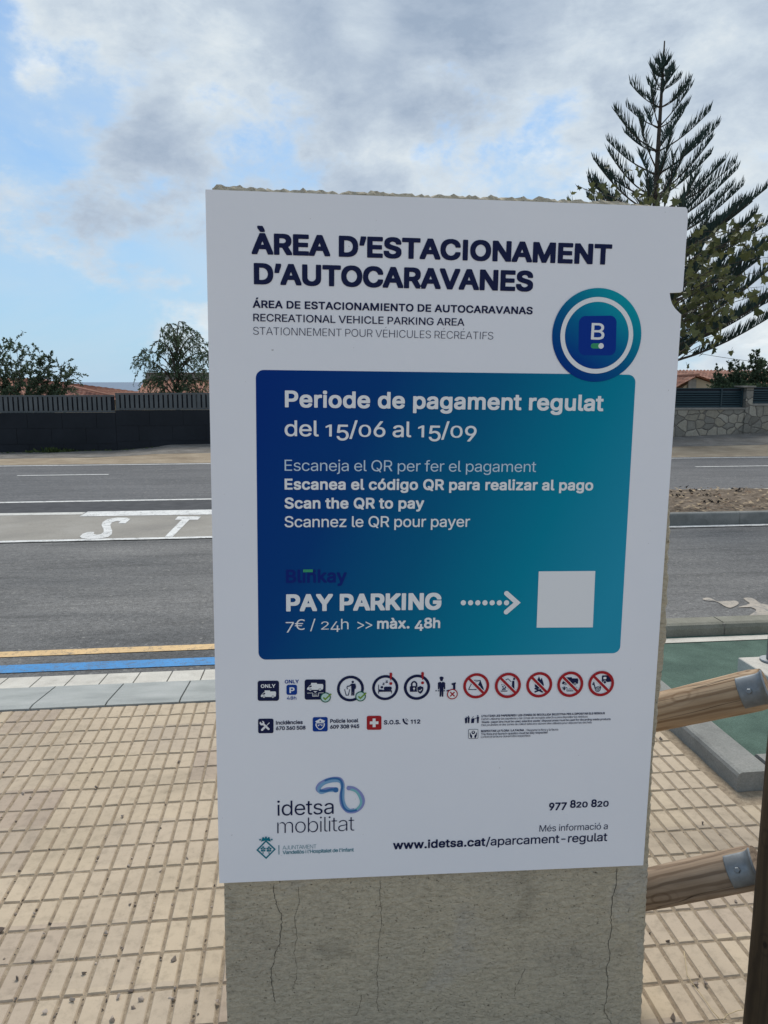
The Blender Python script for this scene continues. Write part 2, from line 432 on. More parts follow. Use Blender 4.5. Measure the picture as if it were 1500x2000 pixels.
M = {}
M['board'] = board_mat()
M['board_edge'] = plain("white panel edge", (.70, .70, .71), .6)
M['navy'] = plain("navy print", (.012, .017, .060), .45)
M['ink_blue'] = plain("royal blue print", (.008, .045, .26), .45)
M['print_white'] = plain("white print", (.76, .77, .79), .45)
M['pale_print'] = plain("pale blue print", (.50, .62, .74), .45)
M['deep_blue'] = plain("deep blue print", (.004, .035, .26), .42)
M['brand_blue'] = plain("dark violet blue print", (.006, .020, .165), .45)
M['green'] = plain("green print", (.045, .30, .15), .45)
M['tick'] = plain("leaf green print", (.17, .29, .035), .45)
M['ring_green'] = plain("dark green print", (.02, .11, .075), .45)
M['mint'] = plain("mint print", (.46, .63, .60), .45)
M['red'] = plain("red print", (.36, .022, .028), .45)
M['teal_ink'] = plain("teal print", (.008, .17, .23), .45)
M['swirl_a'] = plain("light blue print", (.19, .36, .56), .45)
M['swirl_b'] = plain("lilac blue print", (.24, .27, .52), .45)
M['swirl_c'] = plain("blue ribbon print", (.045, .15, .36), .45)
M['swirl_d'] = plain("pale teal print", (.20, .46, .50), .45)
M['concrete'] = stucco_mat()
M['crack'] = plain("dark crack", (.10, .092, .075), .95, spec=.1)
M['paver'] = paver_mat()
M['groove'] = mottled("gritty paver joint", [(.3, (.25, .195, .14)), (.5, (.36, .285, .20)), (.7, (.45, .365, .265))], 45, 5, .95, 380, .45, .6, .003)
M['asphalt'] = asphalt_mat("worn asphalt", (.165, .166, .167), (.31, .303, .292), grain=170)
M['asphalt_far'] = asphalt_mat("dark asphalt", (.16, .163, .17), (.225, .225, .23), grain=110)
M['seam'] = mottled("dark asphalt seam", [(.3, (.045, .047, .053)), (.7, (.085, .086, .092))], 6, 6, .9, 120, .3)
M['white_paint'] = paint_mat("white road paint", (.72, .72, .70), .475, scale=11)
M['white_old'] = paint_mat("worn white road paint", (.62, .61, .57), .47, under=(.24, .22, .19))
M['yellow_paint'] = paint_mat("faded orange road paint", (.72, .49, .235), .475, scale=26)
M['blue_paint'] = paint_mat("blue road paint", (.045, .26, .58), .485, scale=26)
M['band'] = mottled("tan concrete band", [(.3, (.255, .24, .215)), (.5, (.31, .29, .255)), (.7, (.355, .335, .30))], 1.4, 8, .9, 60, .25, .3, .003)
M['kerb_white'] = mottled("pale kerb stone", [(.25, (.40, .375, .33)), (.45, (.56, .53, .47)), (.7, (.66, .63, .56))], 7, 8, .88, 120, .2, .4, .003)
M['kerb_grey'] = mottled("grey kerb slab", [(.3, (.28, .295, .285)), (.5, (.355, .37, .355)), (.7, (.41, .42, .405))], 3.5, 7, .85, 160, .15, .3, .002, stretch=(1, 2.2, 1))
M['kerb_dark'] = mottled("grey concrete kerb", [(.3, (.20, .20, .185)), (.5, (.265, .265, .245)), (.7, (.33, .32, .295))], 5, 8, .9, 140, .3, .4, .003)
M['kerb_olive'] = mottled("olive grey kerb", [(.3, (.19, .185, .145)), (.7, (.30, .29, .24))], 5, 8, .9, 140, .3, .4, .003)
M['kerb_joint'] = plain("kerb mortar", (.20, .19, .17), .95)
M['green_lane'] = mottled("green lane coating", [(.3, (.062, .110, .088)), (.5, (.092, .155, .122)), (.7, (.12, .195, .155))], 5, 8, .9, 190, .5, .7, .004)
M['mulch'] = mottled("brown bark mulch", [(.28, (.10, .072, .048)), (.45, (.20, .15, .105)), (.6, (.29, .225, .165)), (.75, (.37, .31, .25))], 9, 9, .95, 60, .5, .9, .03)
M['sand'] = mottled("sandy verge", [(.3, (.27, .21, .145)), (.5, (.36, .29, .205)), (.7, (.45, .37, .27))], 1.6, 9, .95, 40, .35, .6, .02)
M['gravel'] = mottled("grey gravel verge", [(.3, (.17, .155, .135)), (.5, (.235, .22, .20)), (.7, (.31, .29, .265))], 2.2, 9, .95, 36, .5, .8, .03)
M['earth'] = mottled("dry earth", [(.3, (.15, .12, .075)), (.7, (.27, .22, .15))], .8, 9, .95, 20, .4, .6, .03)
M['block_wall'] = mottled("black painted block wall", [(.3, (.011, .014, .019)), (.7, (.019, .023, .030))], 1.2, 7, .8, 40, .2, .3, .004)
M['slat'] = mottled("grey fence slat", [(.3, (.085, .095, .10)), (.7, (.115, .125, .13))], 2.5, 5, .6, None, 0, 0)
M['slat_back'] = plain("dark fence backing", (.008, .012, .022), .7)
M['louvre'] = plain("blue green louvre", (.018, .042, .052), .5)
M['stone'] = stone_mat()
M['coping'] = mottled("stone coping", [(.3, (.22, .205, .18)), (.7, (.34, .315, .28))], 4, 6, .9, 40, .2, .3, .004)
M['roof'] = roof_mat()
M['wall_cream'] = mottled("cream house wall", [(.3, (.40, .33, .23)), (.7, (.50, .42, .30))], 1.2, 6, .9, None, 0, .1, .003)
M['glass'] = plain("dark window glass", (.02, .03, .035), .1)
M['frame'] = plain("white window frame", (.6, .6, .58), .5)
M['rail_wood'] = wood_mat("turned pine rail", [(.25, (.27, .175, .10)), (.45, (.42, .29, .18)), (.6, (.52, .375, .245)), (.78, (.60, .46, .32))], (.19, .105, .05), 0.0)
M['rail_grey'] = wood_mat("greyed pine rail", [(.25, (.17, .12, .078)), (.45, (.30, .215, .145)), (.6, (.40, .30, .215)), (.78, (.47, .38, .285))], (.12, .072, .042), 3.3)
M['post_wood'] = wood_mat("dark pine post", [(.25, (.035, .024, .014)), (.5, (.07, .047, .026)), (.75, (.105, .075, .042))], (.03, .02, .012), 6.1)
M['galv'] = metal_mat("galvanised steel", (.30, .325, .345), .55)
M['bark'] = mottled("grey brown bark", [(.3, (.055, .042, .034)), (.7, (.12, .095, .075))], 6, 6, .95, 40, .3, .6, .02)
M['needles'] = leaf_mat("dark blue green needles", (.030, .054, .046), (.075, .112, .088), .6, .2)
M['leaf_dark'] = leaf_mat("dark green leaves", (.048, .080, .046), (.115, .165, .085), .6, .35)
M['leaf_mid'] = leaf_mat("mid green leaves", (.050, .082, .050), (.120, .165, .095), .6, .35)
M['leaf_olive'] = leaf_mat("yellow green lobed leaves", (.050, .060, .022), (.165, .170, .066), .6, .28)
M['weed'] = leaf_mat("weeds", (.035, .06, .018), (.09, .12, .04), .7, .2)
M['pebble'] = leaf_mat("small stones", (.09, .07, .06), (.46, .38, .31), .8, 0)
M['cable'] = plain("black cable", (.02, .02, .02), .6)

# outlines of the lettering, drawn as polygons: weight+character|advance|contour... each contour a start point then steps (1000 units per em)
GLYPH_TABLE = r'''
X |254
XA|546|24,2 -5,4 -2,7 0,35 1,10 184,505 7,9 15,3 95,0 15,-4 7,-8 184,-500 3,-20 -2,-35 -7,-6 -10,-1 -95,0 -12,2 -8,12 -45,125 -5,2 -145,0 -5,-4 -43,-125 -7,-8 -5,-3 -10,-2 -90,0|244,265 -3,3 28,88 5,-2 30,-86 -5,-3
XC|576|248,-4 -50,12 -25,10 -25,15 -30,25 -17,18 -14,20 -14,25 -20,50 -10,55 -3,35 1,60 7,60 15,50 23,45 14,20 18,20 17,15 23,17 40,19 50,12 75,3 45,-6 45,-13 30,-16 28,-21 27,-29 19,-31 15,-40 6,-25 0,-30 -3,-15 -7,-6 -10,-1 -85,-1 -15,2 -5,4 -4,7 -9,25 -12,20 -15,17 -20,15 -30,13 -25,4 -25,-6 -15,-6 -27,-17 -18,-16 -15,-21 -17,-38 -7,-25 -5,-40 6,-40 11,-35 7,-16 15,-23 25,-25 16,-11 14,-6 27,-9 13,-1 30,8 19,8 16,12 15,14 10,14 8,15 9,25 4,5 9,4 90,1 15,-2 5,-3 5,-10 0,-35 -3,-20 -8,-25 -8,-20 -18,-30 -21,-25 -24,-20 -18,-11 -15,-8 -35,-13 -40,-9 -50,-2
XD|568|68,2 -6,6 -2,15 0,525 3,18 10,7 10,2 185,0 45,-2 30,-5 25,-7 30,-12 27,-16 35,-30 18,-22 12,-18 20,-45 13,-55 4,-40 1,-45 -2,-40 -3,-30 -15,-55 -10,-25 -18,-30 -24,-30 -30,-25 -36,-20 -42,-14 -25,-5 -40,-3 -200,-1|193,123 -2,5 0,320 2,4 50,0 20,-1 30,-6 25,-10 25,-17 20,-20 18,-30 12,-35 5,-40 -3,-40 -8,-30 -10,-25 -14,-20 -19,-20 -21,-15 -25,-11 -25,-6 -25,-3
XE|485|68,2 -6,6 -2,15 0,525 3,18 10,7 15,2 320,0 20,-3 8,-9 2,-25 -1,-70 -4,-9 -5,-4 -20,-3 -210,0 -5,-1 -2,-3 0,-90 2,-6 200,0 15,-2 6,-2 4,-5 2,-10 1,-65 -3,-30 -5,-5 -10,-3 -210,-1 -2,-6 0,-95 2,-5 220,0 10,-1 10,-3 6,-6 2,-15 0,-75 -4,-15 -4,-5 -15,-3 -335,0
XG|586|248,-4 -35,7 -25,8 -30,15 -15,10 -35,31 -18,24 -13,20 -19,45 -13,55 -4,40 -1,40 2,45 3,30 14,55 20,45 25,35 19,20 20,18 40,23 25,9 25,6 55,5 65,-3 40,-9 30,-12 35,-22 30,-28 26,-37 13,-25 6,-18 6,-27 0,-30 -2,-10 -8,-10 -11,-2 -85,0 -15,2 -10,10 -8,20 -17,27 -15,16 -15,12 -20,10 -30,9 -15,-1 -20,-6 -30,-16 -25,-23 -19,-28 -13,-30 -9,-40 -2,-35 7,-40 11,-30 11,-20 14,-20 15,-15 15,-11 25,-13 20,-5 15,-2 20,4 22,7 18,10 12,10 13,16 17,29 -7,3 -95,1 -10,1 -5,4 -3,6 -2,10 0,70 1,15 5,10 4,4 15,2 220,-1 10,-5 4,-5 2,-10 0,-85 -5,-50 -13,-45 -19,-35 -14,-18 -15,-16 -35,-26 -35,-17 -45,-12 -35,-3 -50,-1
XI|286|86,2 -6,6 -2,15 1,535 5,10 12,6 95,0 5,-1 10,-10 2,-10 -1,-535 -6,-12 -10,-5 -90,-1
XK|533|68,2 -6,6 -2,15 0,525 3,18 10,7 10,2 80,0 15,-2 10,-8 3,-17 0,-160 2,-7 170,184 10,8 15,2 100,0 10,-2 5,-4 6,-6 2,-10 0,-30 -3,-10 -180,-195 180,-253 4,-12 0,-20 0,-20 -4,-8 -5,-3 -15,-2 -95,0 -15,4 -5,4 -145,205 -10,-8 -28,-32 1,-145 -1,-10 -3,-10 -4,-5 -10,-2 -90,-1
XM|694|68,2 -6,6 -2,15 0,525 2,15 3,5 13,6 20,1 100,0 10,-2 6,-5 4,-7 130,-333 132,340 13,6 15,1 105,0 10,-2 5,-4 5,-11 1,-20 0,-510 -1,-10 -5,-12 -5,-4 -10,-1 -90,-1 -10,2 -6,6 -3,20 -1,228 -1,-8 -4,-4 -90,-230 -5,-8 -5,-4 -10,-2 -80,0 -15,3 -5,5 -95,237 -3,3 -2,9 0,-229 -3,-20 -7,-6 -10,-2 -85,0
XN|589|68,2 -6,6 -2,15 0,525 3,18 10,7 15,2 90,0 15,-2 5,-4 200,-313 1,292 2,15 7,9 15,3 80,0 15,-2 9,-10 2,-15 0,-520 -1,-10 -5,-12 -5,-4 -10,-1 -95,-1 -15,2 -10,6 -195,307 -2,-7 0,-280 -3,-17 -5,-8 -15,-3 -85,0
XO|599|248,-4 -50,12 -25,10 -25,15 -20,16 -20,20 -20,26 -15,26 -20,50 -10,55 -3,35 1,60 7,62 17,53 25,45 28,35 20,18 20,14 40,19 50,12 25,3 55,-1 25,-2 30,-6 45,-17 17,-10 23,-17 15,-14 20,-24 25,-41 18,-49 8,-35 3,-25 2,-40 -1,-50 -7,-60 -17,-55 -21,-40 -30,-36 -35,-29 -20,-12 -25,-11 -50,-12 -35,-3 -45,1|293,121 -20,5 -30,13 -21,17 -19,22 -13,23 -10,25 -9,45 -1,20 4,35 11,35 13,27 20,27 20,17 16,9 24,10 25,4 20,-5 30,-13 20,-15 20,-21 18,-30 11,-30 6,-30 1,-30 -3,-30 -10,-35 -15,-30 -19,-25 -9,-10 -30,-18 -15,-7 -20,-5
XP|511|68,2 -6,6 -2,15 0,525 3,18 10,7 10,2 215,-1 50,-7 20,-6 20,-9 30,-20 20,-20 16,-24 13,-35 7,-35 0,-65 -6,-40 -15,-41 -20,-28 -20,-19 -25,-17 -30,-12 -30,-7 -30,-2 -105,-1 -2,-3 0,-160 -4,-15 -4,-5 -15,-3 -85,0|193,308 -2,5 0,135 2,3 55,1 30,-2 25,-9 20,-15 10,-13 6,-15 4,-20 -8,-25 -17,-23 -20,-13 -25,-7
XR|515|68,2 -6,6 -2,15 0,525 3,18 10,7 10,2 215,0 30,-3 25,-5 25,-8 15,-7 20,-13 13,-11 21,-25 16,-33 9,-32 2,-25 1,-55 -3,-25 -6,-25 -7,-20 -19,-30 -19,-20 -19,-15 87,-160 3,-20 -2,-35 -7,-6 -10,-1 -100,-1 -12,3 -9,10 -99,184 -55,1 -5,0 -2,-5 0,-165 -1,-10 -3,-10 -4,-5 -15,-3 -85,0|193,321 -2,2 0,125 2,3 60,1 25,-2 15,-3 15,-7 10,-7 18,-20 7,-25 -2,-15 -5,-15 -7,-10 -19,-15 -22,-8 -15,-3
XS|513|201,-6 -15,2 -35,9 -35,16 -25,18 -19,20 -16,25 -13,35 -5,35 0,30 3,13 5,4 10,1 90,1 15,-2 7,-7 4,-20 7,-15 12,-16 10,-9 20,-10 35,-8 20,3 18,5 19,10 13,11 15,19 2,10 -12,14 -25,18 -55,18 -90,27 -35,17 -25,16 -11,10 -23,30 -5,10 -8,30 -2,65 5,30 13,35 17,25 28,25 31,18 35,12 40,7 55,1 25,-1 30,-5 35,-11 25,-12 26,-19 22,-25 13,-20 10,-30 5,-30 0,-25 -1,-10 -5,-10 -5,-4 -15,-2 -85,1 -10,2 -8,8 -5,20 -5,10 -13,15 -14,10 -15,7 -30,7 -25,-6 -24,-13 -11,-10 -10,-15 -2,-5 1,-5 21,-20 15,-9 50,-18 100,-30 30,-15 20,-13 11,-10 24,-29 6,-11 7,-20 5,-40 -1,-45 -2,-20 -5,-20 -11,-25 -19,-26 -26,-24 -26,-15 -38,-14 -40,-7 -75,-2
XT|515|205,2 -5,2 -3,4 -4,15 0,425 -3,4 -5,0 -130,0 -10,2 -7,4 -4,5 -2,10 2,90 3,5 8,5 15,2 395,0 15,-2 10,-8 3,-12 0,-80 -2,-10 -4,-5 -7,-4 -10,-2 -130,0 -5,0 -2,-4 0,-420 -1,-10 -3,-10 -4,-5 -15,-3 -80,0
XU|583|238,-5 -40,8 -35,13 -23,14 -22,18 -19,22 -16,25 -12,25 -7,30 -4,45 0,355 2,15 4,5 7,3 25,2 75,-1 10,-4 4,-5 3,-20 0,-315 2,-25 6,-20 8,-15 7,-11 13,-14 27,-17 20,-6 20,-3 20,3 15,5 15,8 14,10 10,10 11,15 12,30 3,25 1,325 1,15 8,8 10,2 85,0 15,-2 8,-8 2,-10 0,-360 -4,-45 -11,-40 -13,-25 -23,-30 -19,-17 -18,-13 -37,-18 -30,-8 -35,-6 -65,-1
XV|546|214,2 -10,11 -185,500 -2,30 2,21 10,9 5,1 85,1 20,-2 10,-10 125,-351 122,351 8,10 10,1 85,1 15,-2 10,-7 3,-8 1,-35 -2,-10 -182,-500 -7,-10 -13,-3 -95,0
XY|538|214,2 -9,11 -2,10 0,195 -183,295 -2,25 2,25 9,10 10,2 90,0 20,-3 5,-4 115,-188 115,189 5,4 10,1 90,1 20,-3 5,-4 4,-10 1,-35 -2,-10 -183,-295 0,-190 -3,-20 -7,-6 -10,-1 -85,-1
XÀ|546|24,2 -5,4 -2,7 0,35 1,10 184,505 7,9 15,3 95,0 15,-4 7,-8 184,-500 3,-20 -2,-35 -7,-6 -10,-1 -95,0 -12,2 -8,12 -45,125 -5,2 -145,0 -5,-4 -43,-125 -7,-8 -5,-3 -10,-2 -90,0|244,265 -3,3 28,88 5,-2 30,-86 -5,-3|249,603 -20,1 -9,4 -66,100 -2,10 1,35 1,6 10,9 15,2 85,0 10,-2 10,-10 45,-95 1,-10 0,-35 -5,-10 -11,-4
X’|243|60,320 -5,4 -2,7 0,35 31,200 6,7 10,1 95,0 14,-3 4,-5 2,-10 0,-40 -53,-190 -7,-6 -10,-1 -70,-1
B |232
B'|250|87,319 -5,3 -4,13 -8,185 1,25 3,5 8,2 90,0 4,-2 3,-5 0,-20 -8,-195 -4,-8 -5,-3
B.|232|97,-3 -15,4 -12,7 -13,15 -4,10 -3,15 0,30 3,15 9,17 9,8 16,10 25,3 20,0 15,-3 15,-9 12,-11 9,-20 2,-40 -5,-20 -8,-12 -7,-8 -18,-9 -15,-3
B0|497|210,-5 -40,10 -25,14 -20,15 -24,26 -13,20 -13,25 -18,60 -8,60 -1,80 6,60 10,50 15,40 18,30 15,20 13,14 35,23 35,13 45,5 50,-3 15,-3 30,-11 28,-18 12,-10 15,-15 14,-20 11,-20 10,-23 15,-52 8,-60 1,-80 -6,-60 -11,-50 -15,-40 -22,-36 -16,-19 -14,-12 -15,-11 -20,-10 -15,-6 -25,-5 -45,-3|245,95 -29,10 -16,14 -14,16 -5,10 -8,15 -9,30 -8,40 -2,40 0,30 4,35 8,35 12,30 12,22 15,17 20,14 25,6 15,-4 20,-10 20,-20 15,-25 14,-40 7,-40 3,-40 -1,-25 -4,-40 -8,-35 -12,-30 -14,-22 -17,-18 -18,-10 -15,-5
B1|374|157,1 -5,3 -4,13 0,390 -1,2 -5,-1 -60,-32 -30,-1 -9,2 -3,10 1,80 9,10 117,75 75,0 10,-4 4,-11 -1,-525 -4,-10 -9,-2
B2|497|71,1 -5,3 -2,8 0,65 3,10 219,238 25,37 8,30 -1,10 -7,20 -13,15 -27,17 -10,3 -20,2 -20,-5 -15,-9 -15,-13 -10,-15 -6,-15 -5,-30 -9,-9 -85,0 -9,9 -1,25 5,40 10,32 15,25 11,13 14,14 30,19 30,12 35,7 55,0 35,-5 35,-13 25,-16 20,-18 16,-20 12,-25 8,-25 3,-30 -2,-45 -6,-30 -8,-20 -14,-25 -29,-39 -50,-56 -84,-90 4,-1 180,0 10,-3 5,-5 2,-11 0,-65 -3,-10 -4,-5 -10,-2
B3|497|206,-5 -25,3 -27,7 -28,12 -28,18 -21,20 -16,23 -11,27 -6,35 0,20 2,8 10,7 5,1 80,-1 10,-6 11,-34 14,-17 20,-13 15,-6 20,-4 15,0 15,2 20,7 25,17 10,11 9,18 3,15 -2,15 -5,14 -10,16 -16,15 -14,10 -35,11 -80,3 -5,3 -3,8 0,75 99,115 -6,2 -165,0 -10,3 -4,5 -2,10 1,70 5,10 10,3 320,-1 5,-3 5,-14 0,-60 -3,-10 -113,-130 6,-4 36,-11 29,-16 28,-24 15,-20 14,-30 8,-35 1,-40 -2,-25 -5,-20 -9,-23 -16,-27 -19,-20 -26,-20 -24,-11 -30,-9 -35,-6 -45,-1
B4|497|292,1 -5,3 -5,13 0,85 -5,2 -230,2 -5,3 -2,8 0,70 2,10 5,10 200,339 10,6 5,1 75,0 10,-4 5,-7 0,-30 -176,-300 -1,-5 107,0 1,145 4,6 10,4 80,-1 6,-4 4,-10 0,-140 55,0 5,-1 6,-4 4,-10 0,-70 -5,-13 -5,-3 -55,-1 -5,-2 0,-86 -3,-10 -3,-5 -9,-2
B5|497|207,-5 -25,4 -25,8 -16,8 -30,20 -19,20 -16,25 -12,30 -4,30 0,20 2,9 5,3 10,2 80,-1 5,-3 3,-5 6,-20 6,-12 10,-13 20,-15 15,-6 25,-4 10,2 20,8 10,6 20,19 9,15 7,15 4,20 -2,20 -10,25 -18,25 -20,15 -25,10 -10,1 -25,-4 -25,-8 -25,-15 -10,-3 -25,1 -60,9 -4,9 0,25 28,250 6,10 10,3 290,-1 5,-3 2,-9 0,-75 -3,-10 -14,-2 -195,-1 -3,-2 -1,-5 -8,-70 0,-5 2,-1 30,7 30,2 40,-2 25,-5 20,-7 20,-11 20,-14 15,-14 19,-25 13,-25 9,-25 5,-25 2,-25 -1,-40 -3,-25 -8,-30 -18,-35 -16,-20 -27,-24 -20,-12 -30,-12 -25,-6 -50,-3
B6|497|211,-5 -25,5 -15,5 -35,19 -25,21 -25,33 -13,32 -8,40 0,60 6,37 14,38 29,55 138,205 9,7 5,1 90,-1 5,-3 3,-9 0,-20 -3,-10 -102,-150 7,-2 40,-4 20,-4 20,-8 15,-8 20,-16 24,-28 9,-15 8,-20 8,-30 3,-40 -1,-30 -3,-25 -8,-30 -15,-30 -19,-25 -31,-24 -20,-12 -15,-5 -35,-9 -55,-2|236,95 -15,6 -15,9 -15,15 -10,15 -6,15 -5,25 2,15 7,20 9,15 13,15 15,10 15,6 20,3 10,-2 20,-8 13,-9 12,-12 11,-18 6,-15 3,-25 -8,-30 -8,-15 -13,-15 -21,-14 -10,-4 -15,-4
B7|497|104,1 -6,6 -1,25 2,8 206,407 -6,5 -225,1 -10,6 -2,8 0,70 2,9 10,6 10,1 340,-1 7,-5 3,-5 1,-5 0,-75 -3,-10 -223,-443 -6,-7 -9,-2
B8|497|209,-5 -25,3 -30,9 -30,15 -30,23 -17,20 -16,30 -7,25 -2,40 3,35 4,20 11,25 14,20 13,15 19,15 -22,23 -14,27 -9,35 0,50 4,25 9,26 10,17 20,23 25,18 15,8 25,10 20,4 25,3 30,1 40,-3 35,-10 35,-18 30,-28 22,-36 7,-25 3,-30 0,-20 -4,-30 -6,-20 -12,-23 -15,-19 -8,-8 23,-19 12,-16 15,-25 8,-20 4,-20 1,-22 1,-28 -3,-20 -3,-15 -11,-25 -19,-28 -24,-22 -26,-16 -35,-13 -35,-6 -60,-2|234,95 -30,9 -12,6 -17,15 -6,10 -7,15 -2,15 9,24 9,11 16,15 15,10 20,7 15,2 30,-4 21,-10 14,-10 10,-11 10,-15 5,-14 2,-10 -2,-10 -7,-15 -8,-11 -15,-13 -10,-6 -15,-6 -20,-5|244,335 -25,7 -15,8 -14,15 -6,10 -6,20 1,10 4,10 12,20 11,10 13,7 20,6 10,1 20,-4 20,-10 10,-8 13,-17 5,-15 1,-10 -9,-24 -18,-21 -22,-11
B9|497|141,1 -5,2 -3,4 0,25 1,10 103,150 -6,3 -40,3 -20,5 -20,8 -20,11 -19,15 -16,19 -20,36 -6,20 -4,25 -2,45 1,25 5,25 10,30 11,20 10,15 20,21 30,20 30,13 35,8 55,0 35,-5 32,-12 33,-21 23,-24 14,-20 10,-20 10,-30 3,-20 1,-40 0,-25 -11,-50 -9,-25 -29,-55 -142,-208 -10,-4|231,292 -25,12 -15,14 -10,15 -7,19 -4,15 2,20 7,20 8,15 13,15 11,10 15,7 15,4 20,-1 15,-5 15,-10 15,-15 10,-17 7,-18 3,-20 -2,-15 -13,-31 -11,-14 -14,-10 -20,-10 -10,-3 -10,-1
BA|524|23,1 -6,6 0,30 186,510 5,4 10,2 85,0 10,-2 5,-4 2,-5 183,-497 3,-23 -3,-18 -5,-3 -15,-1 -75,0 -10,4 -4,8 -46,127 -5,3 -160,0 -5,0 -4,-5 -46,-130 -6,-5 -9,-2|213,245 0,2 22,65 23,75 5,-3 47,-137 -2,-3 -5,-1 -85,0
BB|500|67,1 -6,6 -1,10 0,515 2,14 10,6 5,1 210,0 50,-8 20,-7 15,-7 15,-10 25,-24 13,-20 13,-35 3,-25 1,-25 -3,-40 -11,-30 -11,-15 -15,-15 -1,-5 21,-16 15,-18 12,-21 8,-20 5,-35 0,-40 -7,-35 -10,-25 -13,-20 -20,-20 -40,-22 -35,-10 -30,-4 -30,-1|172,101 -3,6 0,110 0,10 3,4 90,0 25,-3 20,-7 14,-9 16,-14 12,-21 5,-20 -7,-20 -13,-15 -15,-10 -17,-6 -30,-5|172,329 -3,3 0,10 0,105 3,5 80,0 30,-3 25,-11 8,-6 12,-15 8,-20 -1,-10 -3,-10 -9,-15 -8,-10 -12,-10 -20,-8 -20,-4
BC|554|247,-5 -50,11 -45,22 -35,28 -17,19 -15,20 -14,25 -11,25 -13,45 -7,60 1,55 2,30 10,50 18,45 14,25 14,20 34,35 24,18 20,10 20,9 25,7 25,4 40,2 45,-2 20,-4 43,-14 32,-16 35,-29 19,-25 13,-20 9,-20 12,-40 -1,-35 -3,-5 -9,-2 -85,1 -7,6 -13,33 -10,17 -15,16 -27,19 -28,11 -25,4 -10,0 -25,-6 -20,-7 -26,-17 -19,-17 -15,-21 -15,-30 -4,-12 -9,-45 -2,-30 5,-40 15,-45 20,-33 27,-27 15,-10 18,-8 25,-8 15,-1 25,3 25,8 13,6 17,13 15,14 6,8 12,20 9,25 3,5 5,3 90,0 5,-3 3,-5 0,-30 -2,-15 -8,-25 -9,-20 -16,-25 -20,-25 -39,-30 -19,-10 -35,-13 -35,-7 -30,-2
BD|546|67,1 -6,6 -1,10 0,515 2,14 10,6 5,1 175,0 40,-2 35,-6 20,-5 30,-12 30,-17 33,-29 27,-37 22,-48 12,-50 4,-40 1,-35 -2,-40 -4,-30 -12,-50 -13,-30 -15,-25 -24,-30 -29,-24 -40,-21 -35,-12 -25,-5 -40,-5|172,101 -3,6 -1,340 4,5 60,0 30,-2 30,-6 25,-10 25,-17 10,-10 20,-25 12,-25 9,-30 5,-40 0,-30 -3,-20 -11,-40 -12,-25 -19,-25 -16,-13 -30,-18 -35,-11 -25,-3
BE|463|67,1 -6,6 -1,10 0,515 2,14 10,6 10,1 310,0 15,-2 5,-3 3,-6 1,-15 0,-60 -3,-10 -6,-3 -15,-2 -215,0 -5,0 -3,-5 0,-110 1,-5 2,-2 205,0 15,-2 5,-6 2,-10 0,-55 -2,-20 -5,-6 -10,-2 -210,0 -2,-2 -1,-5 0,-115 1,-5 2,-1 225,0 15,-3 5,-5 2,-11 0,-65 -3,-10 -4,-5 -10,-2
BF|454|67,1 -6,6 -1,10 0,515 2,14 10,6 5,1 325,-1 10,-10 1,-20 -1,-60 -10,-9 -225,-1 -5,0 -3,-5 0,-120 3,-5 195,0 15,-3 5,-3 3,-9 0,-70 -2,-10 -6,-3 -10,-3 -200,0 -3,-4 0,-195 -3,-15 -4,-5 -10,-2
BH|561|67,1 -6,6 -1,10 0,515 1,10 2,5 14,6 75,0 5,-1 10,-8 2,-12 0,-195 3,-4 215,0 5,4 1,205 4,7 5,3 5,1 75,0 10,-2 5,-3 3,-6 1,-15 0,-505 -4,-18 -10,-4 -80,0 -8,2 -6,10 -1,215 -5,5 -210,0 -5,0 -3,-5 0,-205 -3,-15 -4,-5 -10,-2
BI|264|85,1 -6,6 -1,10 1,525 6,7 10,4 80,-1 7,-5 3,-5 1,-5 -1,-525 -6,-10 -9,-2
BL|437|67,1 -6,6 -1,10 1,525 6,7 10,4 80,-1 10,-8 2,-7 1,-435 2,-1 225,-2 5,-3 2,-9 0,-80 -3,-5 -9,-2
BM|672|67,1 -6,6 -1,10 0,515 1,10 2,5 9,5 15,1 95,0 5,-1 6,-5 144,-369 15,45 126,324 9,5 10,1 100,0 10,-5 4,-6 1,-15 0,-505 -1,-10 -4,-8 -10,-4 -80,0 -8,2 -3,5 -2,15 0,275 -2,10 -118,-300 -3,-5 -9,-2 -65,0 -15,2 -6,5 -119,301 -1,-6 0,-280 -2,-15 -3,-5 -9,-2
BN|567|67,1 -6,6 -1,10 0,515 1,10 2,5 9,5 10,1 80,0 10,-1 5,-4 220,-345 2,4 1,335 2,6 5,3 10,2 75,0 10,-5 4,-6 1,-15 0,-505 -1,-10 -4,-8 -10,-4 -90,0 -5,1 -10,6 -182,285 -33,55 -3,-5 -1,-5 0,-325 -5,-10 -6,-1
BO|577|247,-5 -50,11 -25,11 -25,15 -20,15 -19,18 -19,25 -18,30 -19,50 -10,55 -1,80 6,56 6,24 11,30 24,45 29,36 35,29 25,13 20,9 35,8 40,5 40,-1 25,-2 30,-6 25,-9 35,-18 35,-30 24,-29 19,-30 13,-30 7,-25 9,-50 3,-60 -5,-65 -11,-50 -17,-40 -26,-40 -16,-17 -19,-18 -36,-22 -45,-17 -50,-7|267,100 -20,6 -25,13 -20,16 -21,25 -14,23 -12,37 -6,35 -1,40 4,25 14,45 11,22 20,26 20,17 30,17 30,7 20,1 35,-9 20,-10 25,-20 15,-17 15,-25 14,-34 7,-35 1,-40 -4,-35 -10,-35 -15,-30 -23,-28 -20,-17 -30,-15 -30,-7 -10,-1
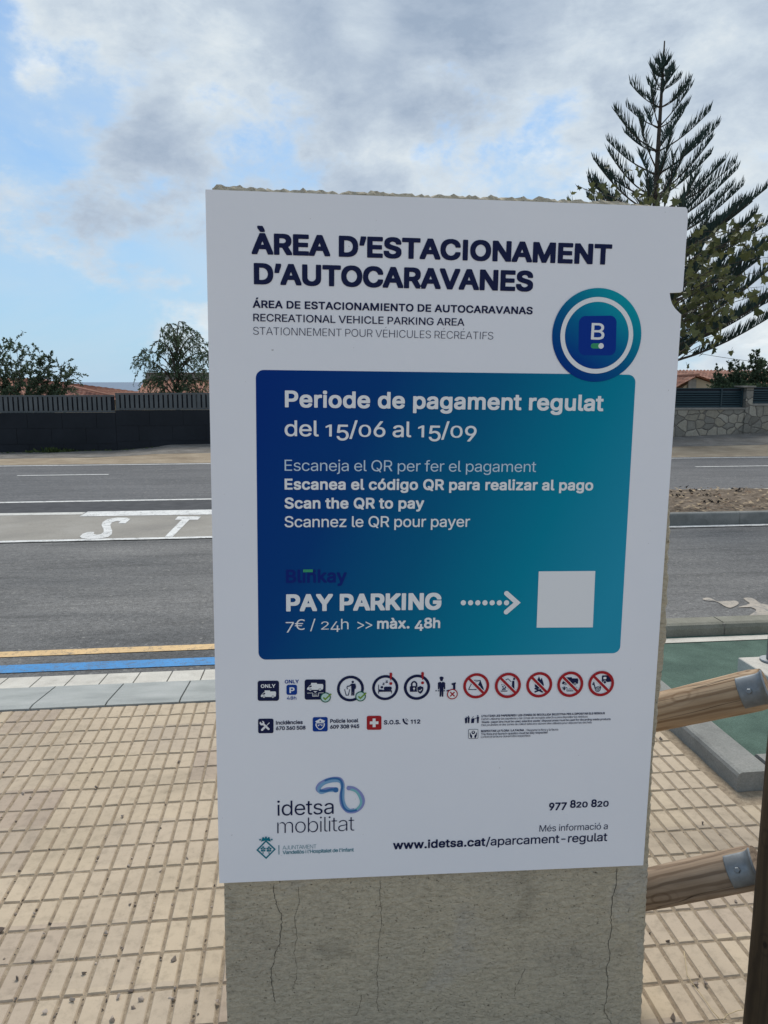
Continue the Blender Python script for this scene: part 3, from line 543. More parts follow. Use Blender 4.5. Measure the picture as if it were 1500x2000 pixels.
BP|489|67,1 -6,6 -1,10 0,515 2,14 10,6 5,1 205,0 45,-7 20,-6 25,-12 25,-16 20,-20 15,-23 13,-32 7,-35 0,-55 -6,-40 -14,-37 -19,-28 -21,-19 -25,-16 -30,-12 -25,-5 -30,-4 -110,0 -3,-4 0,-160 -3,-15 -4,-5 -10,-2|172,286 -3,6 0,145 0,10 3,5 70,0 30,-2 26,-8 16,-10 8,-8 10,-13 8,-19 3,-25 -7,-30 -5,-10 -14,-17 -20,-14 -25,-8 -30,-2
BQ|577|407,-46 -5,3 -31,42 -4,3 -50,-8 -70,1 -35,7 -45,17 -25,16 -17,14 -28,30 -17,25 -15,30 -9,25 -12,50 -3,35 -1,45 2,35 6,40 16,50 23,45 30,37 20,18 20,14 25,13 20,7 45,10 30,2 40,-1 35,-5 45,-14 29,-16 21,-16 33,-34 25,-40 16,-40 7,-25 7,-40 2,-40 -1,-45 -6,-50 -7,-30 -15,-40 -20,-35 -25,-30 1,-5 43,-60 3,-10 -1,-25 -3,-5 -9,-2 -75,0|277,99 -25,6 -20,8 -24,16 -21,22 -20,33 -12,35 -6,35 -1,30 2,25 8,35 13,30 23,35 15,15 23,16 30,11 30,4 35,-8 19,-8 27,-20 19,-20 20,-35 9,-25 6,-30 2,-35 -2,-35 -7,-30 -13,-30 -15,-25 -5,2 -30,39 -10,7 -85,1 -11,-4 -3,-5 -1,-5 1,-25 47,-65 -8,-1
BR|493|67,1 -6,6 -1,10 0,515 2,14 10,6 5,1 205,0 30,-3 25,-6 20,-6 25,-13 15,-10 15,-14 14,-19 11,-20 8,-20 5,-25 2,-20 1,-45 -8,-45 -7,-20 -8,-15 -18,-24 -11,-11 -28,-20 95,-175 2,-30 -3,-8 -5,-3 -10,-1 -85,0 -8,2 -7,7 -5,9 -95,177 -5,3 -75,0 -3,-6 0,-170 -3,-15 -4,-5 -10,-2|172,299 -3,3 0,145 3,5 75,0 30,-3 15,-4 15,-6 10,-7 10,-10 7,-10 6,-15 4,-25 -2,-15 -8,-20 -17,-19 -20,-11 -25,-6
BS|491|205,-7 -25,3 -40,12 -25,12 -13,8 -27,25 -20,29 -11,31 -6,35 0,20 2,9 10,3 90,0 5,-3 6,-24 9,-19 20,-20 25,-12 20,-6 20,-3 30,5 20,7 16,8 14,12 15,18 4,15 -1,10 -13,19 -25,17 -150,48 -33,16 -22,15 -12,10 -22,30 -5,10 -7,25 -2,50 3,25 3,15 11,25 12,20 29,28 30,18 35,13 40,7 65,0 35,-5 30,-9 25,-13 26,-19 19,-20 15,-23 10,-27 5,-35 -1,-20 -4,-5 -5,-4 -10,-1 -80,2 -5,3 -3,5 -5,20 -5,10 -14,15 -28,17 -20,6 -20,2 -25,-4 -16,-6 -17,-10 -12,-10 -10,-15 -5,-15 2,-10 13,-16 25,-18 50,-18 100,-29 30,-16 20,-12 15,-14 20,-25 12,-27 5,-35 -1,-40 -2,-20 -4,-15 -11,-25 -19,-27 -25,-22 -20,-12 -45,-18 -35,-6 -60,-2
BT|493|199,2 -5,10 -1,10 0,425 -4,5 -140,0 -10,3 -5,4 -2,8 0,70 2,9 10,6 10,1 395,-1 10,-8 2,-7 0,-70 -2,-6 -5,-5 -10,-4 -140,0 -3,-5 -1,-435 -5,-10 -11,-2 -75,0
BU|561|242,-6 -45,8 -35,13 -25,15 -20,16 -20,23 -16,25 -11,25 -6,25 -4,40 1,360 6,7 20,2 65,0 10,-3 4,-6 2,-15 0,-320 3,-25 11,-30 10,-15 14,-15 13,-10 18,-8 15,-6 30,-4 25,4 15,4 30,18 14,12 11,15 5,11 8,24 3,20 1,340 3,5 10,4 85,-1 5,-3 4,-10 0,-350 -4,-45 -10,-35 -15,-29 -20,-26 -20,-17 -30,-20 -25,-11 -22,-7 -33,-5 -55,-2
BV|524|213,1 -3,1 -7,10 -185,500 0,31 10,9 5,1 75,0 10,-1 10,-9 135,-383 132,382 3,6 10,5 85,-1 8,-5 4,-5 0,-30 -182,-500 -6,-10 -9,-2
BY|516|213,1 -5,3 -5,13 -1,200 -181,290 -3,10 1,25 9,10 10,1 80,0 10,-2 5,-3 125,-206 32,55 93,151 10,4 80,1 15,-2 6,-4 3,-10 0,-20 -4,-10 -180,-290 -1,-5 0,-190 -2,-15 -3,-5 -9,-2
BZ|482|52,1 -5,3 -5,13 0,60 3,10 247,360 -5,5 -5,0 -230,1 -10,6 -2,8 0,70 2,9 10,6 10,1 355,0 15,-2 5,-3 3,-6 1,-15 0,-50 -4,-13 -248,-362 3,-1 240,-1 6,-3 3,-5 2,-10 0,-65 -6,-14 -15,-3
Ba|433|152,-7 -25,4 -35,13 -20,13 -10,10 -18,25 -7,16 -5,24 -2,20 1,35 3,20 5,15 12,20 11,13 18,12 22,12 30,9 55,10 70,8 15,7 3,4 -4,15 -9,12 -15,12 -15,6 -25,1 -15,-4 -22,-12 -12,-10 -16,-25 -5,-2 -30,-1 -61,18 -3,5 -1,5 1,25 11,25 18,25 20,17 30,17 30,10 40,5 55,0 35,-6 15,-5 20,-9 26,-19 9,-10 13,-20 11,-30 4,-25 1,-25 -1,-270 -3,-5 -10,-3 -75,0 -10,3 -5,11 -25,-12 -25,-7 -25,-4|177,93 -20,8 -10,7 -7,10 -3,10 5,11 10,9 7,5 18,8 35,8 60,9 4,-5 0,-5 -1,-10 -5,-15 -13,-21 -8,-9 -12,-10 -20,-8 -25,-5
Bc|440|196,-6 -30,5 -20,6 -15,7 -18,12 -28,25 -12,15 -17,29 -13,36 -8,45 0,70 6,41 12,34 19,35 24,29 30,21 30,14 40,9 60,0 30,-4 25,-8 23,-11 22,-15 16,-15 15,-20 17,-35 0,-35 -3,-4 -5,-2 -55,-15 -30,0 -5,4 -20,34 -20,18 -30,10 -10,0 -20,-5 -10,-5 -24,-20 -11,-15 -12,-25 -5,-20 -3,-25 1,-20 4,-25 9,-25 16,-24 20,-18 20,-8 20,-3 25,7 14,6 11,10 10,10 14,30 5,5 31,1 60,-16 4,-15 0,-25 -11,-25 -16,-25 -18,-20 -20,-15 -14,-7 -35,-14 -30,-5 -50,-1
Bd|468|181,-6 -25,5 -20,8 -23,12 -17,14 -15,16 -11,15 -20,40 -8,25 -5,30 -2,25 -1,50 7,50 14,45 18,30 23,28 20,16 35,16 20,5 25,4 50,-1 25,-4 15,-5 20,-12 4,3 1,5 0,120 2,10 3,5 10,4 80,-1 5,-3 4,-5 1,-15 -1,-520 -4,-5 -10,-4 -75,1 -10,4 -5,14 -25,-16 -30,-9 -30,-2|216,93 -25,11 -10,7 -15,16 -10,17 -11,30 -4,40 1,20 6,25 9,20 10,15 14,16 10,7 14,7 21,5 15,-2 18,-8 19,-15 12,-15 11,-20 7,-25 4,-35 -3,-25 -6,-25 -12,-24 -10,-14 -15,-14 -15,-9 -20,-6
Be|448|196,-6 -30,5 -30,11 -17,9 -28,23 -18,22 -10,15 -12,25 -7,20 -8,45 -2,65 6,45 10,35 18,35 23,30 30,23 30,15 35,9 55,2 30,-3 30,-7 20,-9 17,-10 28,-24 23,-31 17,-45 5,-20 3,-25 0,-75 -3,-5 -5,-3 -10,-2 -245,0 -5,-2 0,-3 5,-16 11,-19 20,-20 16,-10 23,-7 10,-1 15,1 20,6 20,14 15,17 5,12 10,6 10,1 20,-1 53,-13 8,-10 0,-30 -11,-24 -18,-26 -16,-15 -36,-21 -30,-10 -35,-5 -50,-1|151,266 -2,3 7,14 12,16 17,15 16,9 25,6 20,-3 15,-7 14,-10 16,-20 10,-20 -5,-4
Bf|298|88,1 -5,3 -2,8 -1,310 -2,5 -55,0 -14,5 -3,10 1,70 3,5 8,5 60,1 3,4 0,45 6,30 6,16 10,14 10,11 20,14 25,11 35,6 60,-3 25,-6 5,-3 3,-5 0,-25 -18,-60 -5,-2 -20,-1 -30,4 -10,-4 -12,-12 -5,-20 0,-10 2,-4 65,0 10,-2 5,-3 4,-11 0,-60 -1,-10 -3,-5 -5,-3 -10,-2 -60,0 -5,-1 -1,-4 -2,-315 -3,-5 -9,-2
Bg|469|186,-149 -35,7 -20,7 -23,11 -22,16 -22,24 -11,20 -1,25 4,10 5,6 45,24 30,0 10,-6 25,-28 20,-12 15,-5 20,-2 15,1 15,3 20,9 10,6 10,10 7,9 5,15 3,20 -5,6 -30,-16 -25,-5 -55,-1 -25,3 -15,4 -30,12 -30,19 -18,18 -14,20 -15,30 -9,30 -5,35 -1,60 3,30 13,50 14,30 12,19 15,16 15,15 15,10 30,13 25,6 30,3 45,-1 25,-5 20,-9 15,-10 4,13 6,6 85,0 5,-4 4,-7 1,-10 0,-400 -3,-30 -5,-25 -9,-20 -17,-25 -16,-15 -25,-15 -25,-10 -25,-7 -25,-3 -55,-2|211,106 -24,10 -12,10 -13,15 -8,15 -9,25 -4,25 0,15 1,15 7,25 12,25 11,15 16,15 18,9 20,4 15,-2 20,-9 16,-12 14,-17 9,-18 8,-25 3,-37 -1,-18 -6,-25 -10,-20 -13,-18 -14,-12 -16,-7 -20,-5
Bh|454|60,1 -6,6 -1,10 1,525 6,7 10,4 75,-1 10,-5 3,-10 0,-125 2,-6 25,13 25,6 50,3 40,-4 25,-9 29,-18 11,-10 19,-30 11,-30 5,-40 0,-275 -6,-10 -9,-2 -75,0 -8,2 -4,5 -2,15 0,225 -3,30 -10,20 -18,20 -15,7 -15,4 -25,-4 -20,-12 -20,-20 -9,-25 -3,-25 0,-225 -3,-13 -10,-4
Bi|211|63,1 -5,3 -5,13 1,395 4,7 5,3 5,1 80,-1 6,-5 4,-10 -1,-395 -5,-10 -9,-2|78,445 -20,12 -12,15 -5,20 0,20 3,20 4,10 14,15 11,7 10,3 35,1 23,-6 17,-13 7,-12 5,-20 -3,-40 -9,-15 -10,-10 -10,-5 -20,-4
Bk|425|60,1 -6,6 -1,10 1,525 6,7 10,4 75,-1 10,-5 3,-10 0,-240 2,-7 119,122 11,10 90,1 10,-1 10,-10 0,-25 -3,-10 -137,-140 1,-5 147,-185 5,-15 0,-25 -4,-5 -9,-2 -95,1 -7,1 -123,155 -5,1 -11,-11 -1,-5 0,-125 -3,-13 -10,-4
Bl|233|125,0 -20,5 -11,5 -14,10 -9,10 -8,15 -8,30 -2,30 0,435 4,10 8,3 80,-1 9,-2 3,-5 2,-430 2,-10 4,-6 10,-2 30,0 5,-3 4,-9 10,-45 -1,-30 -3,-4 -5,-3 -20,-4 -50,-1
Bm|654|60,1 -6,6 -1,10 0,385 1,10 2,5 14,6 70,0 5,-1 5,-3 10,-10 20,11 25,8 20,2 35,0 25,-4 15,-6 16,-8 24,-24 5,1 16,13 16,10 28,12 25,5 55,0 20,-3 30,-11 25,-19 15,-16 10,-17 8,-21 8,-45 0,-280 -6,-14 -10,-3 -75,0 -8,2 -4,5 -2,15 0,245 -3,20 -4,15 -14,15 -15,7 -20,6 -20,-5 -15,-9 -17,-19 -7,-20 -2,-20 0,-235 -2,-15 -3,-5 -9,-2 -75,0 -10,2 -5,10 -1,5 0,250 -3,25 -5,10 -9,10 -12,10 -10,5 -15,2 -20,-6 -17,-11 -16,-20 -7,-20 -2,-25 -1,-240 -3,-5 -9,-2
Bn|454|60,1 -6,6 -1,10 0,385 2,14 10,6 5,1 70,0 5,-1 5,-3 7,-12 3,-1 10,6 25,10 15,3 20,3 40,0 20,-3 25,-6 17,-7 13,-8 20,-18 15,-21 11,-23 8,-35 2,-40 0,-245 -1,-10 -5,-9 -10,-3 -75,0 -8,2 -3,5 -3,15 0,225 -2,20 -7,25 -12,17 -15,10 -25,9 -25,-4 -20,-12 -20,-20 -9,-25 -3,-25 0,-225 -3,-13 -10,-4
Bo|459|196,-6 -30,5 -20,6 -20,10 -20,14 -16,15 -13,15 -14,20 -16,35 -4,15 -7,40 -2,65 6,45 10,35 21,39 20,25 35,26 30,14 40,9 55,1 40,-6 35,-13 30,-20 25,-26 10,-14 13,-25 11,-30 8,-45 2,-65 -6,-45 -11,-35 -18,-35 -25,-30 -24,-20 -35,-16 -35,-9 -25,-2|211,94 -21,10 -19,17 -15,22 -8,21 -6,25 -1,20 1,15 8,35 6,17 12,18 14,15 14,10 20,8 15,2 20,-4 15,-8 20,-17 12,-16 11,-25 7,-25 2,-35 -5,-30 -7,-20 -12,-20 -13,-15 -20,-14 -15,-6 -20,-3
Bp|468|60,-142 -6,6 -1,10 0,530 2,14 15,5 70,0 11,-4 4,-10 5,-4 15,9 20,9 30,4 55,0 30,-5 35,-15 25,-18 23,-25 20,-35 12,-35 8,-45 0,-75 -7,-45 -13,-40 -15,-25 -23,-28 -20,-16 -15,-9 -28,-12 -32,-6 -60,0 -20,4 -15,5 -25,14 -2,-7 0,-135 -3,-13 -10,-4|230,94 -25,11 -15,13 -15,20 -6,11 -8,30 -3,35 2,25 6,25 9,20 11,15 16,15 18,11 25,4 10,-2 19,-8 16,-12 15,-17 11,-21 8,-25 4,-35 -3,-25 -7,-25 -8,-19 -10,-16 -20,-18 -10,-7 -25,-7
Br|303|60,1 -6,6 -1,10 0,385 2,14 10,6 5,1 70,0 5,-1 10,-10 5,-1 25,12 20,4 35,2 35,-2 10,-8 2,-7 -2,-81 -10,-8 -25,0 -25,2 -25,-7 -15,-11 -14,-15 -11,-25 -2,-20 0,-230 -3,-13 -10,-4
Bs|409|163,-6 -40,8 -20,9 -20,13 -16,15 -14,18 -10,22 -7,25 0,20 2,8 10,6 50,12 30,0 10,-10 6,-16 16,-20 23,-11 20,-3 20,2 15,6 15,11 10,10 2,5 -1,5 -7,10 -14,10 -110,28 -25,11 -20,11 -11,10 -15,20 -11,25 -3,15 -1,30 3,35 13,32 15,19 20,15 30,16 25,7 35,5 50,-1 25,-3 20,-6 20,-9 20,-13 15,-14 21,-33 8,-20 0,-25 -3,-10 -11,-5 -45,-10 -30,0 -9,5 -11,20 -15,18 -10,5 -25,5 -15,-3 -20,-8 -15,-17 -3,-5 1,-5 9,-10 18,-10 105,-28 25,-10 20,-12 16,-15 17,-25 7,-25 2,-50 -3,-20 -13,-30 -16,-21 -20,-17 -25,-14 -30,-9 -35,-5 -50,-1
Bt|271|153,-2 -20,4 -25,12 -20,18 -13,21 -8,25 -2,25 0,220 -2,3 -5,1 -40,1 -10,5 -1,5 0,75 3,5 8,4 46,1 1,75 2,10 6,6 75,1 12,-2 9,-10 1,-75 2,-5 61,0 10,-4 4,-6 1,-70 -5,-11 -4,-4 -6,-1 -60,0 -3,-4 0,-195 3,-20 10,-10 10,-3 40,2 10,-4 12,-50 0,-30 -5,-10 -22,-5 -55,-2
Bu|454|170,-3 -35,8 -30,17 -15,13 -10,12 -17,35 -7,30 -3,30 0,260 2,14 10,6 10,1 65,0 15,-6 2,-10 1,-230 4,-35 7,-15 21,-23 20,-8 10,-1 20,4 25,13 10,10 10,15 9,25 2,15 1,235 3,6 10,4 80,0 7,-5 3,-5 1,-5 -1,-395 -5,-8 -5,-3 -80,-1 -5,1 -5,3 -5,15 -25,-14 -20,-6 -25,-4
Bw|611|145,1 -6,6 -114,375 -1,25 1,7 3,3 7,5 5,1 75,0 5,-1 10,-8 60,-215 5,7 45,166 15,45 5,5 5,0 85,0 10,-10 60,-215 60,217 10,8 5,1 75,0 15,-6 3,-10 -1,-25 -117,-378 -10,-4 -75,0 -10,1 -5,3 -65,225 -65,-225 -10,-4
Bx|423|28,1 -6,6 -1,25 2,8 122,177 -112,163 -2,17 2,18 10,7 5,1 80,0 10,-3 5,-3 70,-108 23,38 47,70 5,4 15,2 75,0 10,-5 5,-6 0,-5 0,-20 -3,-10 -106,-155 -5,-10 119,-171 3,-19 -3,-18 -5,-3 -10,-1 -80,0 -11,2 -51,75 -28,44 -5,0 -26,-44 -51,-75 -13,-1
By|433|79,-143 -25,5 -5,10 0,30 12,45 3,6 5,4 45,-1 15,7 10,12 7,12 11,35 -138,360 0,31 10,9 5,1 80,0 5,-1 6,-5 14,-34 75,-210 5,2 80,224 9,18 6,5 5,1 85,-1 5,-4 4,-6 0,-30 -154,-402 -24,-58 -21,-30 -15,-13 -25,-15 -15,-5 -25,-3
Bz|424|49,1 -5,3 -2,8 0,65 2,9 182,236 -162,1 -10,3 -5,6 -1,10 1,72 10,8 10,1 290,0 15,-6 2,-15 0,-60 -2,-8 -177,-232 7,-2 165,0 9,-3 4,-10 1,-10 0,-60 -4,-13 -5,-3 -10,-1
BÁ|524|23,1 -6,6 0,30 186,510 5,4 10,2 85,0 10,-2 5,-4 2,-5 183,-497 3,-23 -3,-18 -5,-3 -15,-1 -75,0 -10,4 -4,8 -46,127 -5,3 -160,0 -5,0 -4,-5 -46,-130 -6,-5 -9,-2|213,245 0,2 22,65 23,75 5,-3 47,-137 -2,-3 -5,-1 -85,0|218,607 -4,10 1,25 44,95 4,7 10,4 75,0 10,-1 9,-5 3,-10 -1,-25 -65,-100 -6,-3 -10,-1 -60,0
Bà|433|152,-7 -25,4 -35,13 -20,13 -10,10 -18,25 -7,16 -5,24 -2,20 1,35 3,20 5,15 12,20 11,13 18,12 22,12 30,9 55,10 70,8 15,7 3,4 -4,15 -9,12 -15,12 -15,6 -25,1 -15,-4 -22,-12 -12,-10 -16,-25 -5,-2 -30,-1 -61,18 -3,5 -1,5 1,25 11,25 18,25 20,17 30,17 30,10 40,5 55,0 50,-11 20,-9 26,-19 9,-10 13,-20 11,-30 4,-25 1,-25 -1,-270 -3,-5 -10,-3 -75,0 -10,3 -5,11 -25,-12 -25,-7 -25,-4|177,93 -20,8 -10,7 -7,10 -3,10 5,11 10,9 7,5 18,8 35,8 60,9 4,-5 0,-5 -1,-10 -5,-15 -13,-21 -8,-9 -12,-10 -20,-8 -25,-5|167,433 -65,100 0,30 3,5 7,4 85,1 10,-4 10,-16 40,-85 0,-30 -5,-6 -5,-2 -70,0
Bè|448|196,-6 -30,5 -30,11 -20,11 -25,21 -22,27 -18,35 -11,35 -4,30 -2,65 6,45 10,35 18,35 23,30 30,23 30,15 43,12 -13,5 -65,100 0,30 5,6 10,3 80,0 5,-1 10,-8 46,-95 0,-30 -6,-6 -7,-4 42,-11 20,-9 30,-19 15,-15 13,-16 17,-30 10,-30 7,-40 2,-75 -3,-10 -6,-3 -15,-2 -240,0 -5,-2 1,-8 6,-15 8,-13 10,-12 27,-20 28,-8 20,1 20,6 11,6 9,8 15,17 5,12 10,6 30,0 50,-11 11,-12 0,-30 -8,-20 -21,-30 -16,-15 -16,-10 -25,-14 -30,-8 -30,-4 -50,-1|151,266 -2,3 7,14 12,16 17,15 16,9 25,6 20,-3 15,-7 14,-10 16,-20 10,-20 -5,-4
Bò|459|196,-6 -30,5 -25,9 -28,16 -23,20 -13,15 -22,35 -12,35 -7,40 -2,65 6,45 10,35 19,35 22,29 30,24 30,14 44,13 -9,4 -5,5 -62,96 0,30 3,5 9,4 85,0 10,-4 50,-100 0,-30 -5,-6 -9,-4 9,-4 35,-8 20,-8 30,-20 20,-20 15,-20 17,-35 11,-35 4,-30 2,-65 -6,-45 -16,-45 -13,-25 -14,-18 -11,-12 -24,-20 -35,-16 -35,-9 -20,-2|211,94 -21,10 -19,17 -15,22 -8,21 -6,25 -1,20 1,15 8,35 6,17 12,18 14,15 14,10 20,8 15,2 20,-4 15,-8 20,-17 12,-16 11,-25 7,-25 2,-35 -5,-30 -7,-20 -12,-20 -13,-15 -20,-14 -15,-6 -20,-3
Bó|459|196,-6 -30,5 -20,6 -20,10 -20,14 -16,15 -13,15 -14,20 -16,35 -4,15 -7,40 -2,65 6,45 10,35 10,20 11,19 20,25 25,20 20,12 20,8 43,11 -8,2 -5,3 -3,5 0,30 48,100 10,4 90,-1 5,-3 3,-5 0,-30 -63,-96 -5,-5 -7,-4 7,-4 20,-3 20,-7 35,-18 21,-18 13,-15 19,-30 16,-40 8,-45 2,-65 -6,-45 -11,-35 -18,-35 -25,-30 -24,-20 -35,-16 -35,-9 -25,-2|211,94 -21,10 -19,17 -15,22 -8,21 -6,25 -1,20 1,15 8,35 6,17 12,18 14,15 14,10 20,8 15,2 20,-4 15,-8 20,-17 12,-16 11,-25 7,-25 2,-35 -5,-30 -7,-20 -12,-20 -13,-15 -20,-14 -15,-6 -20,-3
M |202
M'|220|82,319 -4,11 -7,190 6,2 70,0 2,-2 0,-10 -7,-185 -5,-6 -5,-1
M,|202|40,-118 -1,1 0,10 31,190 10,2 65,-1 4,-6 0,-10 -52,-185 -7,-2
M-|467|116,189 -2,6 0,55 2,7 225,1 5,-1 4,-7 1,-50 -5,-11
M.|202|87,-2 -10,3 -5,5 -5,1 -6,6 -9,15 -2,25 3,15 9,15 20,15 15,3 25,-3 5,-5 5,0 15,-14 7,-16 1,-20 -5,-20 -6,-5 0,-5 -7,-6 -15,-8 -15,-3
M/|263|16,-75 -1,1 0,10 161,602 5,8 2,0 58,1 6,-6 -1,-15 -160,-594 -5,-7 -5,-1
M0|467|200,-5 -35,10 -20,10 -20,15 -25,27 -10,14 -15,29 -18,60 -7,50 -2,70 5,55 11,55 15,40 21,35 23,25 32,22 35,13 30,4 40,-1 20,-4 25,-9 30,-18 25,-23 15,-21 13,-23 13,-35 9,-35 7,-55 2,-65 -5,-55 -4,-25 -9,-35 -14,-35 -21,-35 -30,-30 -16,-11 -17,-9 -36,-10 -42,-2|225,64 -37,11 -23,24 -15,21 -16,45 -8,40 -3,40 1,45 5,40 7,35 11,30 15,25 13,16 25,18 20,4 20,2 25,-6 20,-13 20,-20 13,-21 10,-25 6,-20 7,-40 3,-40 -1,-40 -5,-45 -8,-35 -11,-30 -15,-25 -19,-18 -20,-13 -20,-4
M1|344|152,1 -4,11 0,410 -16,-6 -75,-40 -15,-1 -2,7 1,60 6,7 115,74 55,0 5,-2 4,-9 0,-500 -4,-11
M2|467|66,1 -2,6 0,45 2,8 215,232 27,40 9,25 3,15 -3,30 -5,15 -16,18 -10,8 -25,12 -30,4 -15,0 -20,-5 -20,-12 -15,-13 -16,-32 -5,-30 -4,-4 -65,-1 -5,5 1,25 3,20 10,30 15,25 25,25 31,20 25,11 35,6 35,0 35,-5 33,-12 24,-15 21,-20 15,-20 12,-25 6,-20 3,-30 -2,-30 -6,-25 -19,-40 -17,-25 -20,-25 -55,-60 -100,-105 5,-1 215,-1 6,-3 1,-10 0,-45 -2,-8 -5,-4
M4|467|287,1 -5,6 0,90 0,5 -5,2 -230,1 -6,2 -1,5 0,50 2,12 203,343 7,6 5,0 60,0 6,-6 0,-10 -191,-322 -1,-8 151,0 1,150 4,4 5,1 55,0 5,-1 4,-4 1,-5 0,-145 60,0 5,-1 4,-4 1,-5 0,-50 -5,-11 -60,-1 -5,-3 0,-90 -3,-10 -7,-2
M5|467|202,-5 -15,2 -31,8 -29,15 -20,14 -20,23 -15,25 -9,28 -2,30 11,4 60,-1 3,-3 6,-20 7,-15 12,-15 17,-12 20,-9 20,-4 35,2 20,8 15,9 15,14 13,17 7,20 5,25 0,15 -3,25 -11,25 -16,21 -24,19 -26,9 -20,3 -30,-3 -30,-10 -25,-15 -10,-3 -60,7 -2,2 -2,15 28,245 3,5 8,3 270,-1 2,-7 0,-30 0,-30 -2,-2 -210,-1 -2,-2 -14,-120 1,-5 20,11 20,6 20,4 25,2 31,-3 21,-5 25,-10 31,-20 27,-30 10,-15 10,-22 6,-18 6,-30 0,-45 -2,-20 -9,-30 -15,-30 -15,-20 -11,-10 -35,-26 -33,-14 -42,-6
M6|467|201,-5 -35,10 -30,15 -25,21 -16,19 -10,15 -14,35 -5,30 -2,40 7,44 10,29 30,57 137,205 8,7 5,1 70,-1 3,-7 -3,-10 -120,-174 -1,-6 41,3 30,-3 20,-5 32,-15 20,-15 13,-13 21,-32 10,-30 6,-40 0,-25 -3,-25 -9,-30 -12,-25 -23,-28 -20,-18 -25,-15 -25,-9 -30,-6 -35,-1|211,65 -15,5 -20,13 -15,16 -10,16 -8,20 -3,20 2,35 6,20 13,20 10,12 15,11 20,8 15,3 20,0 15,-2 20,-8 15,-10 14,-14 9,-15 9,-20 3,-20 -1,-35 -7,-20 -11,-20 -11,-12 -20,-15 -15,-6 -20,-4 -15,0
M8|467|204,-5 -25,3 -26,7 -39,20 -19,15 -21,24 -9,16 -1,5 -5,9 -5,21 -2,35 3,25 4,17 10,22 19,26 17,15 24,15 5,5 -28,20 -13,15 -14,25 -8,35 0,30 4,25 9,25 10,17 20,22 15,12 28,14 31,10 26,4 35,0 45,-8 25,-10 15,-9 15,-11 15,-16 15,-21 7,-14 7,-25 3,-30 -3,-25 -4,-16 -13,-29 -15,-20 -19,-15 -11,-5 3,-4 25,-14 19,-17 12,-15 11,-20 8,-20 4,-20 1,-35 -5,-30 -10,-23 -18,-27 -28,-25 -27,-15 -29,-10 -38,-6 -40,-1|209,65 -30,8 -10,6 -21,16 -10,15 -7,20 -2,15 1,15 8,20 9,15 14,15 18,12 25,9 20,3 25,0 20,-5 20,-8 17,-11 13,-14 9,-16 6,-15 2,-15 -1,-20 -10,-25 -8,-10 -13,-11 -15,-9 -15,-6 -35,-6|219,305 -30,9 -15,9 -11,12 -9,15 -6,20 -1,15 2,15 8,20 11,15 11,9 15,8 20,6 15,2 20,-2 20,-5 15,-7 14,-11 11,-12 8,-23 1,-30 -6,-20 -6,-10 -8,-10 -14,-12 -20,-10 -10,-2
M9|467|136,0 -3,2 0,5 3,14 122,176 -2,2 -20,-4 -25,0 -25,3 -20,5 -35,16 -27,23 -9,10 -14,23 -11,32 -5,25 -1,25 2,30 3,20 12,33 20,31 22,21 23,16 30,13 30,7 40,1 35,-5 30,-11 33,-21 17,-17 20,-29 11,-24 9,-40 2,-40 -7,-40 -14,-40 -26,-49 -35,-54 -107,-157 -8,-2|231,257 -15,2 -20,6 -20,12 -15,15 -12,20 -5,15 -4,20 -1,15 3,20 6,20 12,20 11,14 15,11 15,7 20,5 20,0 31,-7 19,-12 12,-13 12,-20 8,-20 4,-35 -3,-20 -7,-20 -8,-15 -12,-15 -16,-12 -20,-8 -10,-3
MA|494|18,1 -1,1 0,10 6,18 177,487 3,4 10,2 65,0 10,-3 185,-499 2,-19 -7,-2 -35,0 -30,0 -7,2 -49,135 -4,5 -190,0 -5,0 -2,-5 -48,-132 -5,-4 -5,-1|178,213 -4,4 32,90 37,122 5,-2 30,-96 40,-116 -5,-2
MB|470|62,1 -2,6 1,510 6,6 5,0 190,0 45,-6 35,-13 29,-22 16,-18 15,-27 6,-20 3,-20 1,-25 -3,-25 -4,-15 -14,-25 -14,-13 -15,-12 -15,-8 -5,-2 25,-9 20,-14 21,-22 14,-25 5,-15 3,-20 2,-35 -7,-35 -13,-30 -15,-20 -25,-20 -25,-12 -40,-11 -50,-4|142,71 -3,6 0,150 3,4 115,0 25,-3 20,-7 16,-9 17,-15 10,-15 9,-25 1,-20 -2,-10 -7,-20 -14,-13 -15,-10 -20,-8 -30,-4|142,299 -3,3 0,145 3,5 105,0 30,-3 25,-10 10,-7 13,-15 9,-25 2,-20 -3,-15 -11,-22 -23,-23 -22,-8 -25,-4
MC|524|237,-5 -45,11 -21,9 -27,15 -17,13 -17,17 -24,30 -14,24 -15,34 -10,37 -7,60 2,60 10,54 10,26 10,24 25,39 20,22 15,13 17,12 27,15 28,10 38,8 40,2 20,-2 25,-3 44,-15 28,-15 36,-30 13,-15 24,-42 13,-43 -1,-15 -7,-2 -65,1 -5,6 -11,30 -19,28 -13,12 -17,12 -25,11 -25,6 -25,2 -25,-3 -20,-5 -15,-6 -30,-19 -23,-23 -10,-15 -13,-25 -11,-35 -7,-40 0,-45 7,-45 13,-40 16,-25 16,-20 27,-21 20,-10 20,-7 25,-4 20,-1 25,4 25,8 15,7 25,19 20,25 15,37 5,6 70,0 3,-3 1,-10 -9,-34 -20,-40 -25,-32 -30,-24 -25,-15 -40,-14 -30,-6 -20,-2
ME|433|62,1 -2,6 1,510 6,6 5,0 300,0 10,-2 4,-9 0,-50 -4,-8 -10,-2 -225,0 -5,0 -3,-5 1,-145 2,-2 220,0 5,-3 2,-5 0,-50 -2,-10 -10,-3 -215,0 -2,-2 -1,-150 1,-5 2,-1 240,-1 6,-3 1,-10 0,-45 -2,-8 -5,-4
